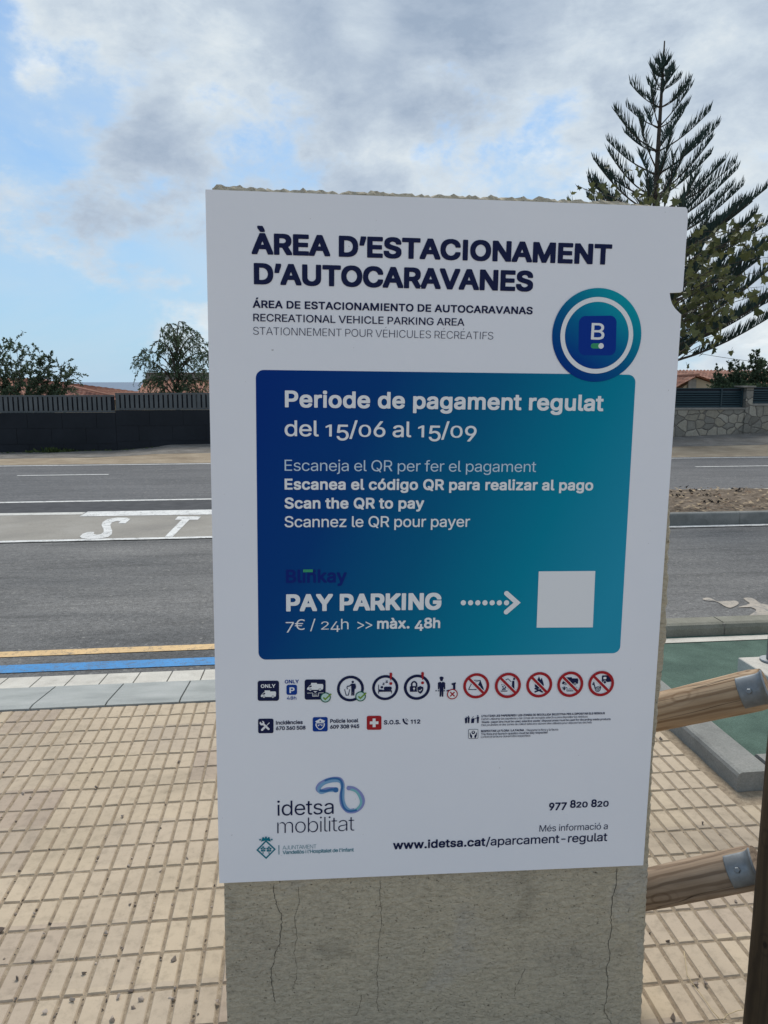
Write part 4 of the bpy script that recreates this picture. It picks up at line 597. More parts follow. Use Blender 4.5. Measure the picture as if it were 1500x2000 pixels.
MG|534|237,-5 -25,5 -31,10 -37,20 -17,13 -20,19 -15,18 -16,25 -20,45 -12,50 -4,60 4,60 13,55 20,45 25,35 32,30 41,25 27,11 20,4 50,5 40,-3 35,-8 33,-14 27,-16 30,-27 21,-27 14,-26 11,-29 4,-15 -1,-10 -4,-5 -70,0 -5,5 -8,20 -8,15 -11,15 -14,15 -29,21 -30,10 -30,5 -30,-2 -15,-3 -35,-16 -15,-11 -15,-14 -24,-35 -13,-30 -9,-40 -4,-45 2,-30 6,-35 14,-40 18,-30 24,-25 16,-12 20,-9 30,-9 20,-3 25,1 25,5 20,7 20,11 15,12 15,17 13,20 6,15 6,25 2,15 -2,3 -5,1 -120,1 -4,10 1,55 3,4 5,1 190,0 5,-1 4,-4 1,-5 0,-60 -4,-45 -6,-20 -9,-25 -16,-28 -12,-17 -18,-18 -30,-23 -40,-18 -40,-10 -50,-3
MH|531|62,1 -2,6 1,510 6,6 5,0 60,0 6,-6 1,-210 3,-4 245,0 5,4 0,210 5,6 5,0 55,0 10,-2 4,-9 0,-500 -2,-10 -7,-2 -60,0 -5,1 -5,6 0,220 -5,5 -240,0 -5,0 -3,-5 0,-215 -2,-8 -5,-4 -5,0
MI|234|80,1 -2,6 1,510 6,6 65,0 6,-6 0,-5 0,-505 -6,-6 -5,-1
MK|481|62,1 -2,6 1,510 6,6 5,0 60,0 6,-6 0,-230 2,-10 2,-1 39,46 180,195 6,6 5,0 81,-1 5,-5 -1,-11 -195,-208 0,-6 195,-272 3,-13 0,-5 -8,-2 -70,0 -10,3 -155,219 -10,13 -5,1 -61,-64 -3,-5 1,-155 -2,-8 -5,-4
ML|407|62,1 -2,6 1,510 6,6 65,0 6,-6 1,-5 1,-440 2,-1 230,-2 2,-7 0,-60 -7,-2
MM|642|62,1 -2,6 0,425 0,80 2,8 10,3 80,0 10,-1 5,-5 125,-323 30,-88 30,93 123,318 7,5 5,1 90,-1 4,-5 1,-5 0,-500 -3,-10 -7,-2 -60,0 -5,1 -2,6 0,370 -3,8 -40,-111 -104,-267 -6,-6 -5,-1 -50,0 -10,2 -10,22 -102,258 -38,106 -2,-11 0,-370 -3,-6 -5,-1
MN|537|62,1 -2,6 1,510 6,6 70,0 10,-1 5,-5 219,-345 26,-45 3,10 -1,30 1,350 2,4 5,2 65,-1 4,-5 1,-5 0,-500 -3,-10 -7,-2 -70,0 -10,3 -185,289 -65,112 -1,-7 3,-100 0,-290 -3,-5 -4,-2
MO|547|237,-5 -45,11 -21,9 -26,15 -33,28 -26,32 -24,45 -10,28 -5,22 -7,60 2,60 10,54 10,28 10,22 25,39 15,17 23,20 17,12 24,13 41,14 40,5 50,-1 35,-7 17,-6 23,-10 17,-10 18,-13 18,-17 28,-35 14,-25 10,-24 10,-31 5,-25 5,-60 -4,-65 -11,-45 -15,-38 -15,-26 -15,-20 -30,-31 -21,-15 -19,-10 -40,-15 -25,-4 -25,-3|242,70 -25,8 -30,17 -15,13 -15,18 -16,24 -10,25 -6,20 -6,35 -2,45 2,20 8,39 14,36 16,27 20,22 25,18 30,14 25,4 35,0 25,-5 35,-17 17,-13 13,-12 22,-33 17,-40 6,-30 3,-55 -3,-35 -12,-45 -7,-15 -14,-25 -27,-29 -30,-19 -25,-9 -30,-6
MP|459|62,1 -2,6 1,510 6,6 5,0 189,-1 41,-5 38,-15 27,-17 23,-23 13,-20 13,-35 5,-25 1,-45 -6,-35 -12,-35 -17,-24 -25,-23 -20,-13 -30,-12 -25,-6 -30,-3 -115,0 -3,-4 0,-170 -2,-8 -5,-4 -5,0|142,256 -3,6 0,185 3,5 95,0 30,-2 30,-10 24,-18 10,-15 9,-20 3,-20 1,-20 -2,-15 -6,-20 -7,-15 -13,-15 -19,-14 -15,-6 -15,-4 -35,-2
MQ|547|402,-47 -40,54 -5,1 -20,-7 -25,-5 -50,-3 -25,2 -25,5 -45,17 -35,22 -26,25 -24,32 -20,38 -15,50 -6,55 1,65 10,55 10,28 10,21 13,21 22,30 27,25 13,10 39,20 36,11 50,5 25,-1 30,-4 45,-15 29,-16 35,-30 28,-35 14,-25 9,-22 11,-38 7,-45 1,-65 -5,-45 -12,-45 -17,-36 -25,-37 -25,-27 55,-74 3,-11 -1,-5 -7,-2|252,69 -25,6 -30,13 -25,20 -18,21 -15,25 -14,40 -7,40 0,40 2,30 10,40 10,25 19,30 13,15 25,20 25,13 25,6 35,3 40,-8 25,-12 25,-19 17,-18 10,-15 11,-20 11,-30 5,-25 4,-50 -3,-40 -5,-30 -17,-40 -15,-25 -13,-14 -5,0 -41,54 -9,8 -65,1 -10,-3 0,-11 64,-85 -9,-4 -20,-2
MR|463|62,1 -2,6 1,510 6,6 5,0 185,0 50,-7 38,-14 22,-14 15,-13 15,-20 11,-18 8,-25 5,-20 2,-45 -6,-40 -9,-25 -11,-20 -25,-27 -20,-14 -20,-9 105,-192 2,-18 -7,-2 -70,0 -5,1 -7,6 -103,191 -105,0 -3,-6 0,-180 -2,-8 -5,-4 -5,0|142,269 -3,3 0,175 3,5 100,0 25,-2 20,-4 15,-7 15,-10 10,-10 8,-12 6,-20 3,-35 -2,-20 -7,-20 -8,-11 -10,-10 -20,-13 -30,-7 -30,-2
MS|461|195,-7 -20,3 -41,12 -22,10 -27,20 -15,16 -20,34 -8,25 -3,35 6,2 70,0 6,-22 10,-20 9,-12 15,-12 20,-10 25,-8 40,-2 25,3 25,8 20,11 15,12 15,20 4,10 1,20 -3,20 -12,15 -15,13 -15,8 -45,16 -96,28 -42,20 -22,15 -20,20 -15,27 -6,28 -1,40 7,30 15,30 15,19 26,21 29,15 30,10 35,6 50,0 30,-5 30,-9 23,-12 27,-20 15,-16 16,-24 10,-25 3,-25 0,-10 -4,-4 -10,-1 -60,1 -3,4 -5,20 -5,10 -7,10 -15,14 -25,13 -20,6 -40,2 -25,-4 -20,-7 -15,-9 -15,-14 -14,-26 -1,-20 3,-20 22,-21 20,-13 50,-18 96,-28 29,-14 20,-12 25,-24 17,-25 8,-30 1,-45 -6,-30 -14,-30 -14,-20 -17,-15 -15,-10 -27,-15 -30,-10 -38,-6 -45,-1
MT|463|199,0 -5,5 -1,7 0,435 -4,5 -150,0 -6,5 -1,5 1,55 6,6 5,0 380,0 6,-6 1,-10 -1,-50 -6,-5 -150,0 -3,-5 0,-440 -3,-5 -4,-2
MV|494|208,1 -6,6 -179,485 -5,15 0,10 5,6 5,0 65,0 6,-6 98,-275 51,-157 20,68 125,362 7,7 68,1 7,-6 0,-10 -181,-500 -6,-6 -5,-1
MW|700|158,1 -5,8 -135,495 0,14 5,5 60,0 10,-2 3,-4 81,-310 21,-93 5,6 9,37 94,360 2,4 10,2 65,0 5,0 5,-4 83,-312 22,-98 105,408 5,6 70,-1 4,-5 1,-10 -138,-500 -4,-5 -3,-1 -75,-1 -5,1 -4,6 -101,379 -5,10 -17,-74 -86,-315 -7,-6 -5,-1
MY|486|208,1 -5,6 0,5 -1,200 -183,295 0,10 4,5 10,1 60,0 10,-2 99,-159 41,-75 41,75 99,160 70,1 10,-2 4,-9 -7,-15 -177,-285 -1,-200 -2,-10 -7,-2
Ma|403|142,-7 -20,4 -32,11 -18,12 -13,13 -8,10 -1,5 -5,5 -8,15 -6,35 0,30 8,30 8,15 14,15 16,12 29,13 21,7 25,4 110,16 10,8 4,5 -1,20 -4,15 -10,15 -14,12 -20,8 -20,3 -30,-2 -30,-13 -15,-13 -20,-27 -15,0 -50,15 -5,2 0,10 10,23 20,26 20,17 29,14 31,10 35,5 40,-1 35,-8 25,-9 15,-10 15,-12 10,-13 10,-17 10,-29 4,-41 -1,-255 -8,-3 -60,1 -3,2 -2,5 0,20 -2,5 -3,1 -22,-21 -8,-2 -5,-5 -19,-8 -16,-4 -25,-3|152,63 -20,7 -10,7 -12,16 -4,20 2,10 6,15 13,13 20,9 40,8 85,15 4,-5 -1,-45 -10,-25 -9,-15 -9,-8 -15,-13 -20,-7 -35,-6
Mb|438|205,-6 -15,4 -25,12 -23,19 -12,15 -4,-5 -1,-35 -5,-3 -55,-1 -11,4 -1,510 2,7 10,2 50,0 12,-4 2,-165 1,-6 9,11 11,12 30,19 20,5 25,3 25,-1 25,-3 18,-5 22,-9 5,-5 5,-1 15,-11 15,-15 15,-20 11,-19 10,-25 8,-30 4,-30 0,-55 -8,-50 -10,-29 -14,-26 -21,-26 -14,-14 -16,-10 -20,-10 -25,-8 -25,-3|205,64 -20,8 -18,12 -17,20 -12,20 -7,30 -3,25 0,30 2,25 7,25 8,20 13,20 12,10 20,13 15,5 25,3 15,-2 25,-9 20,-15 15,-19 8,-16 10,-30 4,-25 1,-25 -3,-30 -6,-25 -12,-25 -10,-15 -17,-15 -15,-11 -25,-6 -20,0
Mc|410|186,-6 -25,4 -18,6 -20,10 -21,15 -20,20 -26,38 -9,22 -10,45 -3,40 4,50 4,20 9,28 18,32 26,30 25,20 31,15 30,7 30,2 45,-4 25,-7 18,-8 31,-20 16,-16 20,-30 8,-19 0,-15 -58,-16 -10,0 -21,36 -24,21 -30,8 -25,1 -30,-7 -13,-8 -18,-15 -14,-20 -12,-25 -6,-25 -2,-25 0,-30 6,-30 10,-30 15,-20 24,-23 20,-7 20,-3 20,0 15,3 25,11 13,9 12,15 15,31 10,0 55,-14 4,-7 0,-10 -9,-21 -14,-24 -21,-22 -25,-18 -20,-10 -30,-8 -25,-3 -30,-1
Md|438|176,-6 -26,5 -14,5 -25,14 -15,11 -18,20 -12,16 -15,31 -9,28 -5,25 -3,60 6,50 11,35 15,30 15,21 14,14 31,22 20,9 20,5 25,3 30,-1 25,-4 30,-13 19,-16 11,-13 5,3 0,5 0,150 2,10 8,4 60,-1 4,-3 1,-10 -1,-505 -4,-3 -5,-1 -60,2 -3,7 0,35 -2,4 -20,-24 -20,-15 -19,-10 -31,-6|191,63 -20,7 -20,14 -13,15 -9,15 -10,25 -6,25 -3,35 2,25 6,30 11,25 17,23 14,12 16,9 20,6 20,0 20,-3 20,-8 15,-11 20,-23 9,-20 8,-25 3,-30 0,-25 -2,-25 -7,-25 -14,-30 -16,-20 -11,-8 -20,-10 -15,-3 -15,-1
Me|418|186,-6 -27,5 -27,10 -16,9 -26,21 -24,30 -20,42 -9,43 -3,55 5,40 11,40 16,32 23,28 17,16 25,16 35,12 20,3 30,2 30,-3 35,-9 32,-17 23,-20 20,-26 10,-19 11,-30 4,-20 3,-25 0,-55 -3,-3 -10,-2 -255,0 -4,-5 0,-5 5,-25 6,-15 17,-25 11,-11 20,-13 30,-9 30,0 35,9 19,14 12,15 9,15 10,4 55,-12 6,-7 0,-10 -8,-20 -18,-25 -15,-15 -31,-20 -29,-10 -25,-5 -45,-2|116,235 -4,4 7,25 11,20 16,20 25,18 20,6 20,2 30,-4 17,-7 13,-10 10,-10 16,-25 7,-20 3,-15 -6,-4
Mf|268|83,1 -2,6 -1,315 -2,5 -60,0 -10,3 -2,7 1,50 6,6 65,1 2,3 1,50 7,35 5,10 10,14 25,22 5,0 5,5 15,5 35,6 40,-3 17,-4 8,-2 4,-8 -5,-20 -14,-37 -5,-1 -30,5 -15,-1 -10,-2 -10,-8 -8,-11 -4,-25 0,-30 2,-4 70,0 10,-2 4,-9 0,-45 -4,-8 -4,-2 -71,0 -5,-1 -1,-4 -2,-320 -7,-2
Mg|439|181,-149 -31,5 -16,5 -22,10 -16,10 -23,20 -12,15 -8,15 0,10 8,8 40,22 10,1 8,-6 22,-25 25,-16 10,-4 35,-4 25,2 20,5 15,6 15,10 10,10 7,11 4,10 4,25 0,50 -5,5 -10,-12 -15,-13 -30,-15 -20,-4 -40,-2 -40,6 -25,10 -17,10 -8,8 -6,2 -20,20 -14,20 -12,25 -9,30 -5,35 -1,40 4,35 8,37 15,33 25,35 31,25 24,11 30,8 30,3 30,-2 20,-4 23,-11 17,-13 20,-23 2,6 0,30 3,11 65,0 5,-11 0,-385 -2,-25 -6,-30 -9,-20 -13,-18 -16,-17 -24,-15 -25,-11 -35,-8 -50,-3|191,76 -32,10 -24,25 -11,20 -9,25 -4,30 2,45 6,25 12,25 15,22 15,12 20,10 20,4 20,0 15,-3 20,-7 20,-15 17,-23 11,-25 6,-30 2,-35 -3,-25 -5,-25 -12,-25 -11,-15 -15,-12 -20,-11 -20,-4 -20,-1
Mh|424|55,1 -2,6 1,510 6,6 60,0 8,-6 0,-5 0,-155 2,-4 20,20 30,16 25,6 30,3 20,-1 20,-3 20,-6 20,-11 20,-17 11,-13 9,-16 11,-29 5,-40 0,-255 -6,-6 -5,-1 -55,0 -7,2 -2,10 0,225 -3,35 -9,20 -7,10 -17,17 -30,9 -15,1 -20,-3 -20,-5 -15,-11 -21,-23 -8,-25 -3,-25 -1,-235 -7,-2
Mi|181|58,1 -5,6 0,5 0,375 5,6 65,-1 4,-5 1,-5 -1,-375 -4,-6 -5,-1|73,445 -13,7 -14,15 -5,20 2,20 10,15 15,12 25,4 20,-4 5,-5 6,-2 11,-15 5,-20 -3,-20 -9,-14 -5,-1 -2,-5 -8,-5 -20,-4
Mk|395|55,1 -2,6 1,510 6,6 60,0 8,-6 0,-5 0,-270 2,-8 155,158 70,1 10,-1 5,-5 0,-10 -150,-155 10,-15 150,-188 3,-12 0,-5 -3,-1 -85,0 -135,171 -32,-30 -1,-140 -7,-2
Ml|203|120,0 -20,5 -20,12 -15,18 -6,15 -4,15 -2,30 0,420 2,7 5,1 60,-1 7,-2 2,-435 4,-10 7,-7 10,-2 30,1 2,-2 3,-7 8,-38 0,-15 -3,-2 -20,-4 -35,-1
Mm|624|55,1 -2,6 0,295 0,80 2,8 10,3 55,0 6,-6 0,-25 1,-5 3,-2 24,22 16,11 15,6 15,4 20,2 35,-3 25,-9 20,-15 21,-26 4,-9 20,25 19,14 17,10 19,7 20,4 35,1 25,-3 30,-12 5,-5 5,-1 13,-11 14,-15 9,-15 9,-25 6,-40 0,-260 0,-5 -6,-6 -60,-1 -7,2 -2,10 0,245 -3,30 -4,10 -14,17 -10,8 -25,7 -15,1 -30,-4 -15,-9 -11,-10 -12,-15 -4,-15 -4,-30 0,-235 -2,-10 -2,-1 -65,-1 -6,7 0,255 -3,25 -3,10 -26,25 -12,5 -25,3 -15,-2 -10,-3 -20,-10 -13,-13 -11,-15 -5,-15 -3,-30 -1,-240 -7,-2
Mn|424|55,1 -2,6 1,380 6,6 60,0 6,-6 0,-30 4,-5 14,15 21,16 25,10 25,4 30,1 20,-2 25,-7 15,-6 5,-5 5,-1 23,-20 14,-20 11,-25 5,-25 3,-40 0,-235 -3,-10 -3,-1 -60,-1 -6,2 -3,10 0,225 -3,30 -5,20 -8,10 -5,11 -35,18 -25,3 -20,-3 -20,-5 -15,-11 -21,-23 -8,-25 -3,-25 -1,-235 -7,-2
Mo|429|186,-6 -28,5 -35,15 -21,15 -16,15 -25,35 -14,30 -11,50 -2,50 6,45 11,38 20,36 18,21 32,26 33,14 27,7 45,2 35,-5 40,-14 4,-5 6,-1 15,-11 27,-28 19,-30 14,-35 8,-45 1,-45 -5,-40 -12,-40 -17,-32 -25,-30 -21,-18 -29,-15 -35,-9 -25,-3|191,63 -15,5 -25,16 -23,30 -10,25 -6,30 -2,25 2,25 6,30 10,25 13,20 14,15 16,11 20,7 20,3 15,-1 20,-5 20,-10 18,-15 15,-20 11,-25 6,-30 3,-25 -1,-25 -6,-30 -6,-20 -15,-24 -13,-16 -17,-12 -20,-8 -25,-4
Mp|438|55,-142 -2,6 1,525 11,4 55,-1 5,-6 1,-32 4,-6 9,11 11,12 20,14 25,9 25,3 35,0 30,-5 30,-12 10,-6 19,-15 22,-25 19,-34 11,-31 7,-45 0,-55 -8,-48 -15,-41 -19,-31 -14,-15 -18,-15 -29,-15 -25,-8 -15,-2 -25,-2 -25,2 -30,8 -30,19 -20,25 -2,-12 -1,-175 -7,-2|205,64 -20,8 -18,12 -17,20 -12,20 -7,30 -3,25 0,30 2,25 7,25 8,20 13,20 12,10 20,13 15,5 25,3 15,-2 25,-9 20,-15 15,-19 8,-16 10,-30 4,-25 1,-25 -3,-30 -6,-25 -12,-25 -10,-15 -17,-15 -15,-11 -25,-6 -20,0
Mq|438|316,-142 -5,6 0,5 -1,170 -4,3 -4,-8 -11,-10 -20,-15 -15,-8 -20,-6 -45,-3 -25,3 -16,4 -25,10 -14,9 -20,16 -25,31 -10,19 -10,25 -9,40 -3,50 3,45 6,25 8,25 15,30 24,30 26,22 30,14 25,5 30,3 25,-1 25,-5 17,-8 18,-12 25,-29 2,6 0,35 3,8 60,1 9,-4 1,-520 -5,-11|191,63 -20,7 -20,14 -13,15 -9,15 -10,25 -6,25 -3,35 2,25 6,30 11,25 17,23 14,12 16,9 20,6 20,0 20,-3 20,-8 15,-11 20,-23 9,-20 8,-25 3,-30 0,-25 -2,-25 -7,-25 -14,-30 -16,-20 -11,-8 -20,-10 -15,-3 -15,-1
Mr|273|55,1 -2,6 1,380 6,6 60,0 6,-6 0,-25 4,-4 20,20 16,9 14,6 30,6 40,-1 6,-6 1,-5 -2,-61 -10,-3 -35,3 -35,-7 -20,-14 -11,-13 -13,-25 -3,-25 -1,-240 -7,-2
Ms|379|158,-6 -45,10 -20,10 -15,11 -15,14 -11,15 -10,20 -5,20 0,10 9,5 47,11 10,0 6,-6 5,-15 9,-14 15,-13 30,-11 20,-2 20,2 15,3 15,6 24,19 5,15 0,15 -3,10 -26,20 -105,27 -23,8 -22,13 -15,12 -17,25 -7,25 -2,30 3,20 3,10 9,20 13,15 24,20 20,10 29,10 30,3 35,0 25,-3 17,-5 23,-9 15,-10 15,-14 15,-21 12,-26 2,-10 -1,-5 -3,-3 -50,-13 -10,0 -6,6 -15,25 -14,14 -25,8 -30,1 -35,-9 -15,-15 -6,-9 -4,-10 1,-15 3,-10 11,-9 25,-12 105,-29 20,-8 24,-17 15,-15 6,-10 8,-20 3,-10 1,-30 -3,-20 -9,-22 -15,-22 -23,-21 -17,-10 -30,-10 -30,-5 -40,-2
Mt|241|148,-2 -20,4 -30,16 -18,20 -11,25 -4,35 0,225 -2,3 -5,1 -45,0 -7,6 0,50 2,7 10,3 46,0 1,80 3,11 60,1 5,0 7,-7 0,-80 2,-5 66,0 5,-1 4,-4 1,-50 -4,-10 -71,-1 -3,-4 0,-215 2,-25 7,-10 9,-7 20,-2 35,2 10,-38 2,-20 -2,-5 -20,-6 -40,-1
Mu|424|160,-3 -20,4 -15,6 -18,10 -12,10 -17,20 -9,15 -8,20 -6,25 -2,30 1,250 6,6 5,0 55,0 7,-6 1,-230 1,-20 4,-25 4,-10 28,-29 5,-1 10,-5 30,-3 25,5 25,10 16,18 12,20 5,15 3,25 1,230 3,5 5,1 60,0 6,-6 0,-5 0,-375 -6,-6 -5,-1 -60,1 -2,6 0,30 -3,7 -9,-12 -11,-10 -35,-19 -20,-5 -20,-3
Mv|403|164,2 -145,374 0,11 5,6 5,0 65,-1 5,-5 80,-222 20,-64 5,-1 20,67 80,220 5,6 5,0 65,-1 4,-5 0,-10 -141,-370 -8,-6 -5,-1 -55,0
Mw|581|140,1 -115,374 0,13 5,5 60,0 5,0 6,-6 66,-235 8,-38 5,5 25,103 47,165 3,5 4,0 66,1 6,-6 45,-165 24,-97 5,-12 20,79 54,195 6,6 5,0 55,0 10,-3 2,-3 0,-10 -115,-375 -7,-2 -30,0 -30,0 -6,2 -49,168 -30,113 -13,-56 -65,-225 -7,-2
My|403|69,-143 -15,3 -4,2 -1,5 0,10 12,45 3,5 5,0 35,-2 15,4 10,8 9,10 8,15 15,45 -142,369 0,11 5,6 65,0 5,-1 5,-6 80,-221 20,-64 5,2 20,64 80,220 5,6 5,0 65,-1 4,-5 0,-10 -164,-429 -20,-41 -21,-25 -29,-18 -20,-6 -20,-3
Mz|394|44,1 -2,6 0,45 2,9 202,261 -192,2 -5,3 0,60 5,6 5,0 275,0 10,-3 2,-3 1,-50 -3,-7 -197,-258 7,-2 195,-1 4,-12 0,-45 -2,-10 -7,-2
Mé|418|186,-6 -27,5 -27,10 -16,9 -26,21 -24,30 -20,42 -9,43 -3,55 5,40 11,40 16,32 23,28 17,16 25,16 35,12 20,3 30,2 30,-3 35,-9 32,-17 23,-20 20,-26 10,-19 11,-30 4,-20 3,-25 0,-55 -3,-3 -10,-2 -255,0 -4,-5 0,-5 5,-25 6,-15 17,-25 11,-11 20,-13 30,-9 30,0 35,9 19,14 12,15 9,15 10,4 55,-12 6,-7 0,-10 -8,-20 -18,-25 -15,-15 -31,-20 -29,-10 -25,-5 -45,-2|116,235 -4,4 7,25 11,20 16,20 25,18 20,6 20,2 30,-4 17,-7 13,-10 10,-10 16,-25 7,-20 3,-15 -6,-4|186,429 -7,5 0,10 47,97 10,2 60,0 9,-4 0,-10 -62,-95 -7,-5
Mò|429|186,-6 -28,5 -35,15 -21,15 -16,15 -25,35 -14,30 -11,50 -2,50 6,45 11,38 20,36 18,21 32,26 33,14 27,7 45,2 35,-5 40,-14 4,-5 6,-1 15,-11 27,-28 19,-30 14,-35 8,-45 1,-45 -5,-40 -12,-40 -17,-32 -25,-30 -21,-18 -29,-15 -35,-9 -25,-3|191,63 -15,5 -25,16 -23,30 -10,25 -6,30 -2,25 2,25 6,30 10,25 13,20 14,15 16,11 20,7 20,3 15,-1 20,-5 20,-10 18,-15 15,-20 11,-25 6,-30 3,-25 -1,-25 -6,-30 -6,-20 -15,-24 -13,-16 -17,-12 -20,-8 -25,-4|191,429 -5,0 -5,5 -59,90 -4,10 3,8 70,1 9,-4 46,-95 0,-5 0,-5 -5,-4
Mó|429|186,-6 -28,5 -35,15 -21,15 -16,15 -25,35 -14,30 -11,50 -2,50 6,45 11,38 20,36 18,21 32,26 33,14 27,7 45,2 35,-5 40,-14 4,-5 6,-1 15,-11 27,-28 19,-30 14,-35 8,-45 1,-45 -5,-40 -12,-40 -17,-32 -25,-30 -21,-18 -29,-15 -35,-9 -25,-3|191,63 -15,5 -25,16 -23,30 -10,25 -6,30 -2,25 2,25 6,30 10,25 13,20 14,15 16,11 20,7 20,3 15,-1 20,-5 20,-10 18,-15 15,-20 11,-25 6,-30 3,-25 -1,-25 -6,-30 -6,-20 -15,-24 -13,-16 -17,-12 -20,-8 -25,-4|191,429 -5,2 -3,3 0,10 45,95 8,4 65,0 8,-4 0,-10 -3,-5 -60,-90 -5,-5
R |184
R-|449|117,188 -3,3 0,45 3,4 210,0 6,-4 0,-45 -6,-3
R/|245|17,-75 -1,2 160,595 2,5 4,2 45,-1 2,-6 -161,-595 -6,-3
R2|449|67,0 -3,3 0,40 221,240 25,40 7,20 3,20 -3,30 -10,25 -13,15 -12,10 -30,13 -25,4 -25,-2 -20,-5 -20,-11 -15,-14 -13,-20 -7,-15 -5,-30 -5,-1 -50,1 3,35 10,30 16,25 21,22 25,17 30,13 30,6 35,0 30,-5 30,-10 25,-16 19,-17 15,-20 11,-20 7,-25 3,-25 -2,-25 -5,-25 -20,-40 -33,-43 -50,-57 -117,-125 7,-5 225,0 3,-5 0,-45 -3,-2 -5,-1
R4|449|283,2 -1,96 -4,6 -235,1 -3,3 0,45 2,5 201,342 5,5 50,0 6,-2 -199,-340 3,-3 5,-1 165,0 4,4 1,150 54,0 2,-5 0,-145 4,-4 64,-1 2,-5 0,-45 -6,-3 -61,-2 -3,-5 -1,-96 -5,-2 -45,0
R7|449|100,3 219,435 4,10 -8,4 -250,0 -3,6 1,45 7,2 315,-1 2,-6 0,-45 -2,-10 -220,-436 -5,-6 -5,-1 -50,0
R>|449|68,18 -3,5 0,50 2,5 231,111 11,9 -241,116 -3,4 0,5 0,45 1,5 2,3 311,-158 4,-5 0,-30 -1,-5 -4,-3
RD|498|63,0 -3,3 1,500 7,2 45,0 10,-3 10,3 90,0 35,-2 50,-10 30,-13 25,-14 32,-28 26,-35 21,-45 12,-50 4,-55 -5,-60 -13,-50 -11,-25 -14,-25 -22,-27 -30,-26 -30,-17 -40,-14 -25,-5 -35,-4|128,53 -5,1 -2,4 -1,390 3,5 125,-3 35,-7 25,-10 30,-19 24,-26 17,-30 13,-40 7,-50 -1,-45 -8,-45 -15,-40 -16,-25 -21,-21 -25,-17 -30,-12 -25,-6 -30,-4
RE|415|63,0 -3,3 1,500 7,2 290,0 9,-2 1,-45 -1,-5 -4,-1 -235,0 -7,-4 0,-160 2,-3 5,-3 220,0 3,-4 0,-40 0,-5 -3,-4 -5,0 -215,0 -5,-3 -2,-3 0,-160 0,-5 7,-5 240,0 3,-5 0,-45 -3,-2 -5,-1
RL|389|63,0 -3,3 0,495 3,7 50,0 7,-2 1,-5 0,-440 7,-5 225,-1 3,-4 1,-45 -4,-3
RM|624|63,0 -3,3 1,500 7,2 75,0 6,-2 124,-320 40,-115 39,115 121,316 5,6 85,-2 0,-501 -5,-2 -50,0 -4,3 0,320 2,100 -3,9 -51,-144 -112,-285 -7,-3 -40,0 -5,0 -5,5 -113,283 -43,125 -9,19 -2,-4 2,-425 -5,-3
RQ|529|398,-46 -37,51 -8,6 -25,-9 -20,-5 -25,-3 -30,-1 -20,2 -30,6 -40,16 -30,19 -27,24 -26,35 -18,35 -14,45 -7,55 1,60 10,55 18,45 15,25 18,25 32,30 15,10 23,13 45,14 45,5 50,-5 40,-13 30,-15 34,-29 28,-35 22,-40 14,-45 6,-40 1,-60 -6,-50 -11,-40 -18,-38 -25,-37 -29,-30 60,-80 -6,-3 -50,0|248,50 -35,7 -25,11 -24,17 -24,25 -18,30 -15,40 -6,40 -2,45 4,35 10,40 10,27 18,28 13,15 24,21 30,15 15,5 30,5 20,0 15,-2 30,-7 20,-9 30,-21 21,-22 20,-35 11,-30 7,-30 3,-50 -3,-45 -9,-40 -13,-30 -16,-25 -12,-15 -14,-11 -55,71 -55,-1 -2,-4 69,-90 -22,-8 -25,-3
RR|445|63,0 -3,3 1,500 7,2 180,0 25,-3 25,-5 35,-14 20,-13 15,-14 10,-13 12,-20 7,-20 5,-20 3,-45 -7,-40 -8,-20 -11,-20 -21,-23 -20,-14 -20,-9 -5,-4 -1,-5 109,-200 -3,-2 -5,-1 -55,0 -5,1 -2,2 -108,197 -10,-2 -110,-1 -2,-4 0,-190 -3,-3 -5,0|123,249 -4,4 2,10 0,185 2,3 110,1 30,-2 20,-5 15,-6 15,-11 11,-10 10,-15 7,-20 3,-20 0,-25 -3,-20 -7,-20 -10,-15 -11,-9 -25,-14 -30,-7 -125,-2
Ra|385|128,-6 -21,5 -19,8 -24,17 -20,25 -8,20 -5,20 -1,15 3,30 6,15 9,15 14,15 11,8 25,12 30,9 115,16 20,7 9,8 4,10 -1,20 -3,15 -11,20 -18,15 -20,8 -25,4 -30,-2 -30,-11 -20,-14 -10,-11 -10,-16 -5,-2 -46,14 -3,5 10,20 16,20 18,16 30,16 25,8 35,6 35,-1 45,-10 28,-15 17,-15 15,-22 11,-28 4,-40 0,-245 -5,-4 -50,1 -1,43 -4,8 -5,-3 -25,-30 -13,-10 -22,-10 -20,-5 -20,-3 -20,0|143,44 -25,8 -15,12 -8,10 -6,15 -1,15 2,15 8,17 15,14 20,9 40,9 55,8 45,11 2,-3 1,-50 -2,-15 -7,-20 -14,-22 -20,-18 -25,-12 -25,-5 -15,-1
Rb|420|196,-5 -20,6 -23,14 -12,11 -22,29 -8,4 -3,-4 -2,-54 -50,-1 -3,5 0,495 3,5 50,0 4,-5 1,-180 5,-4 30,37 15,11 15,8 20,6 20,2 25,-1 20,-2 20,-6 20,-9 25,-18 15,-15 14,-19 11,-20 9,-25 5,-20 5,-30 0,-55 -9,-50 -9,-25 -17,-30 -17,-20 -17,-14 -15,-10 -20,-10 -20,-6 -20,-2 -25,-1|201,45 -15,3 -20,9 -17,13 -17,20 -12,25 -7,25 -3,25 -1,35 4,30 6,25 8,20 14,21 20,18 20,10 20,5 25,1 20,-3 20,-8 20,-15 17,-19 12,-25 8,-25 4,-30 1,-30 -4,-30 -6,-25 -8,-20 -14,-20 -20,-19 -20,-11 -20,-6 -25,-1
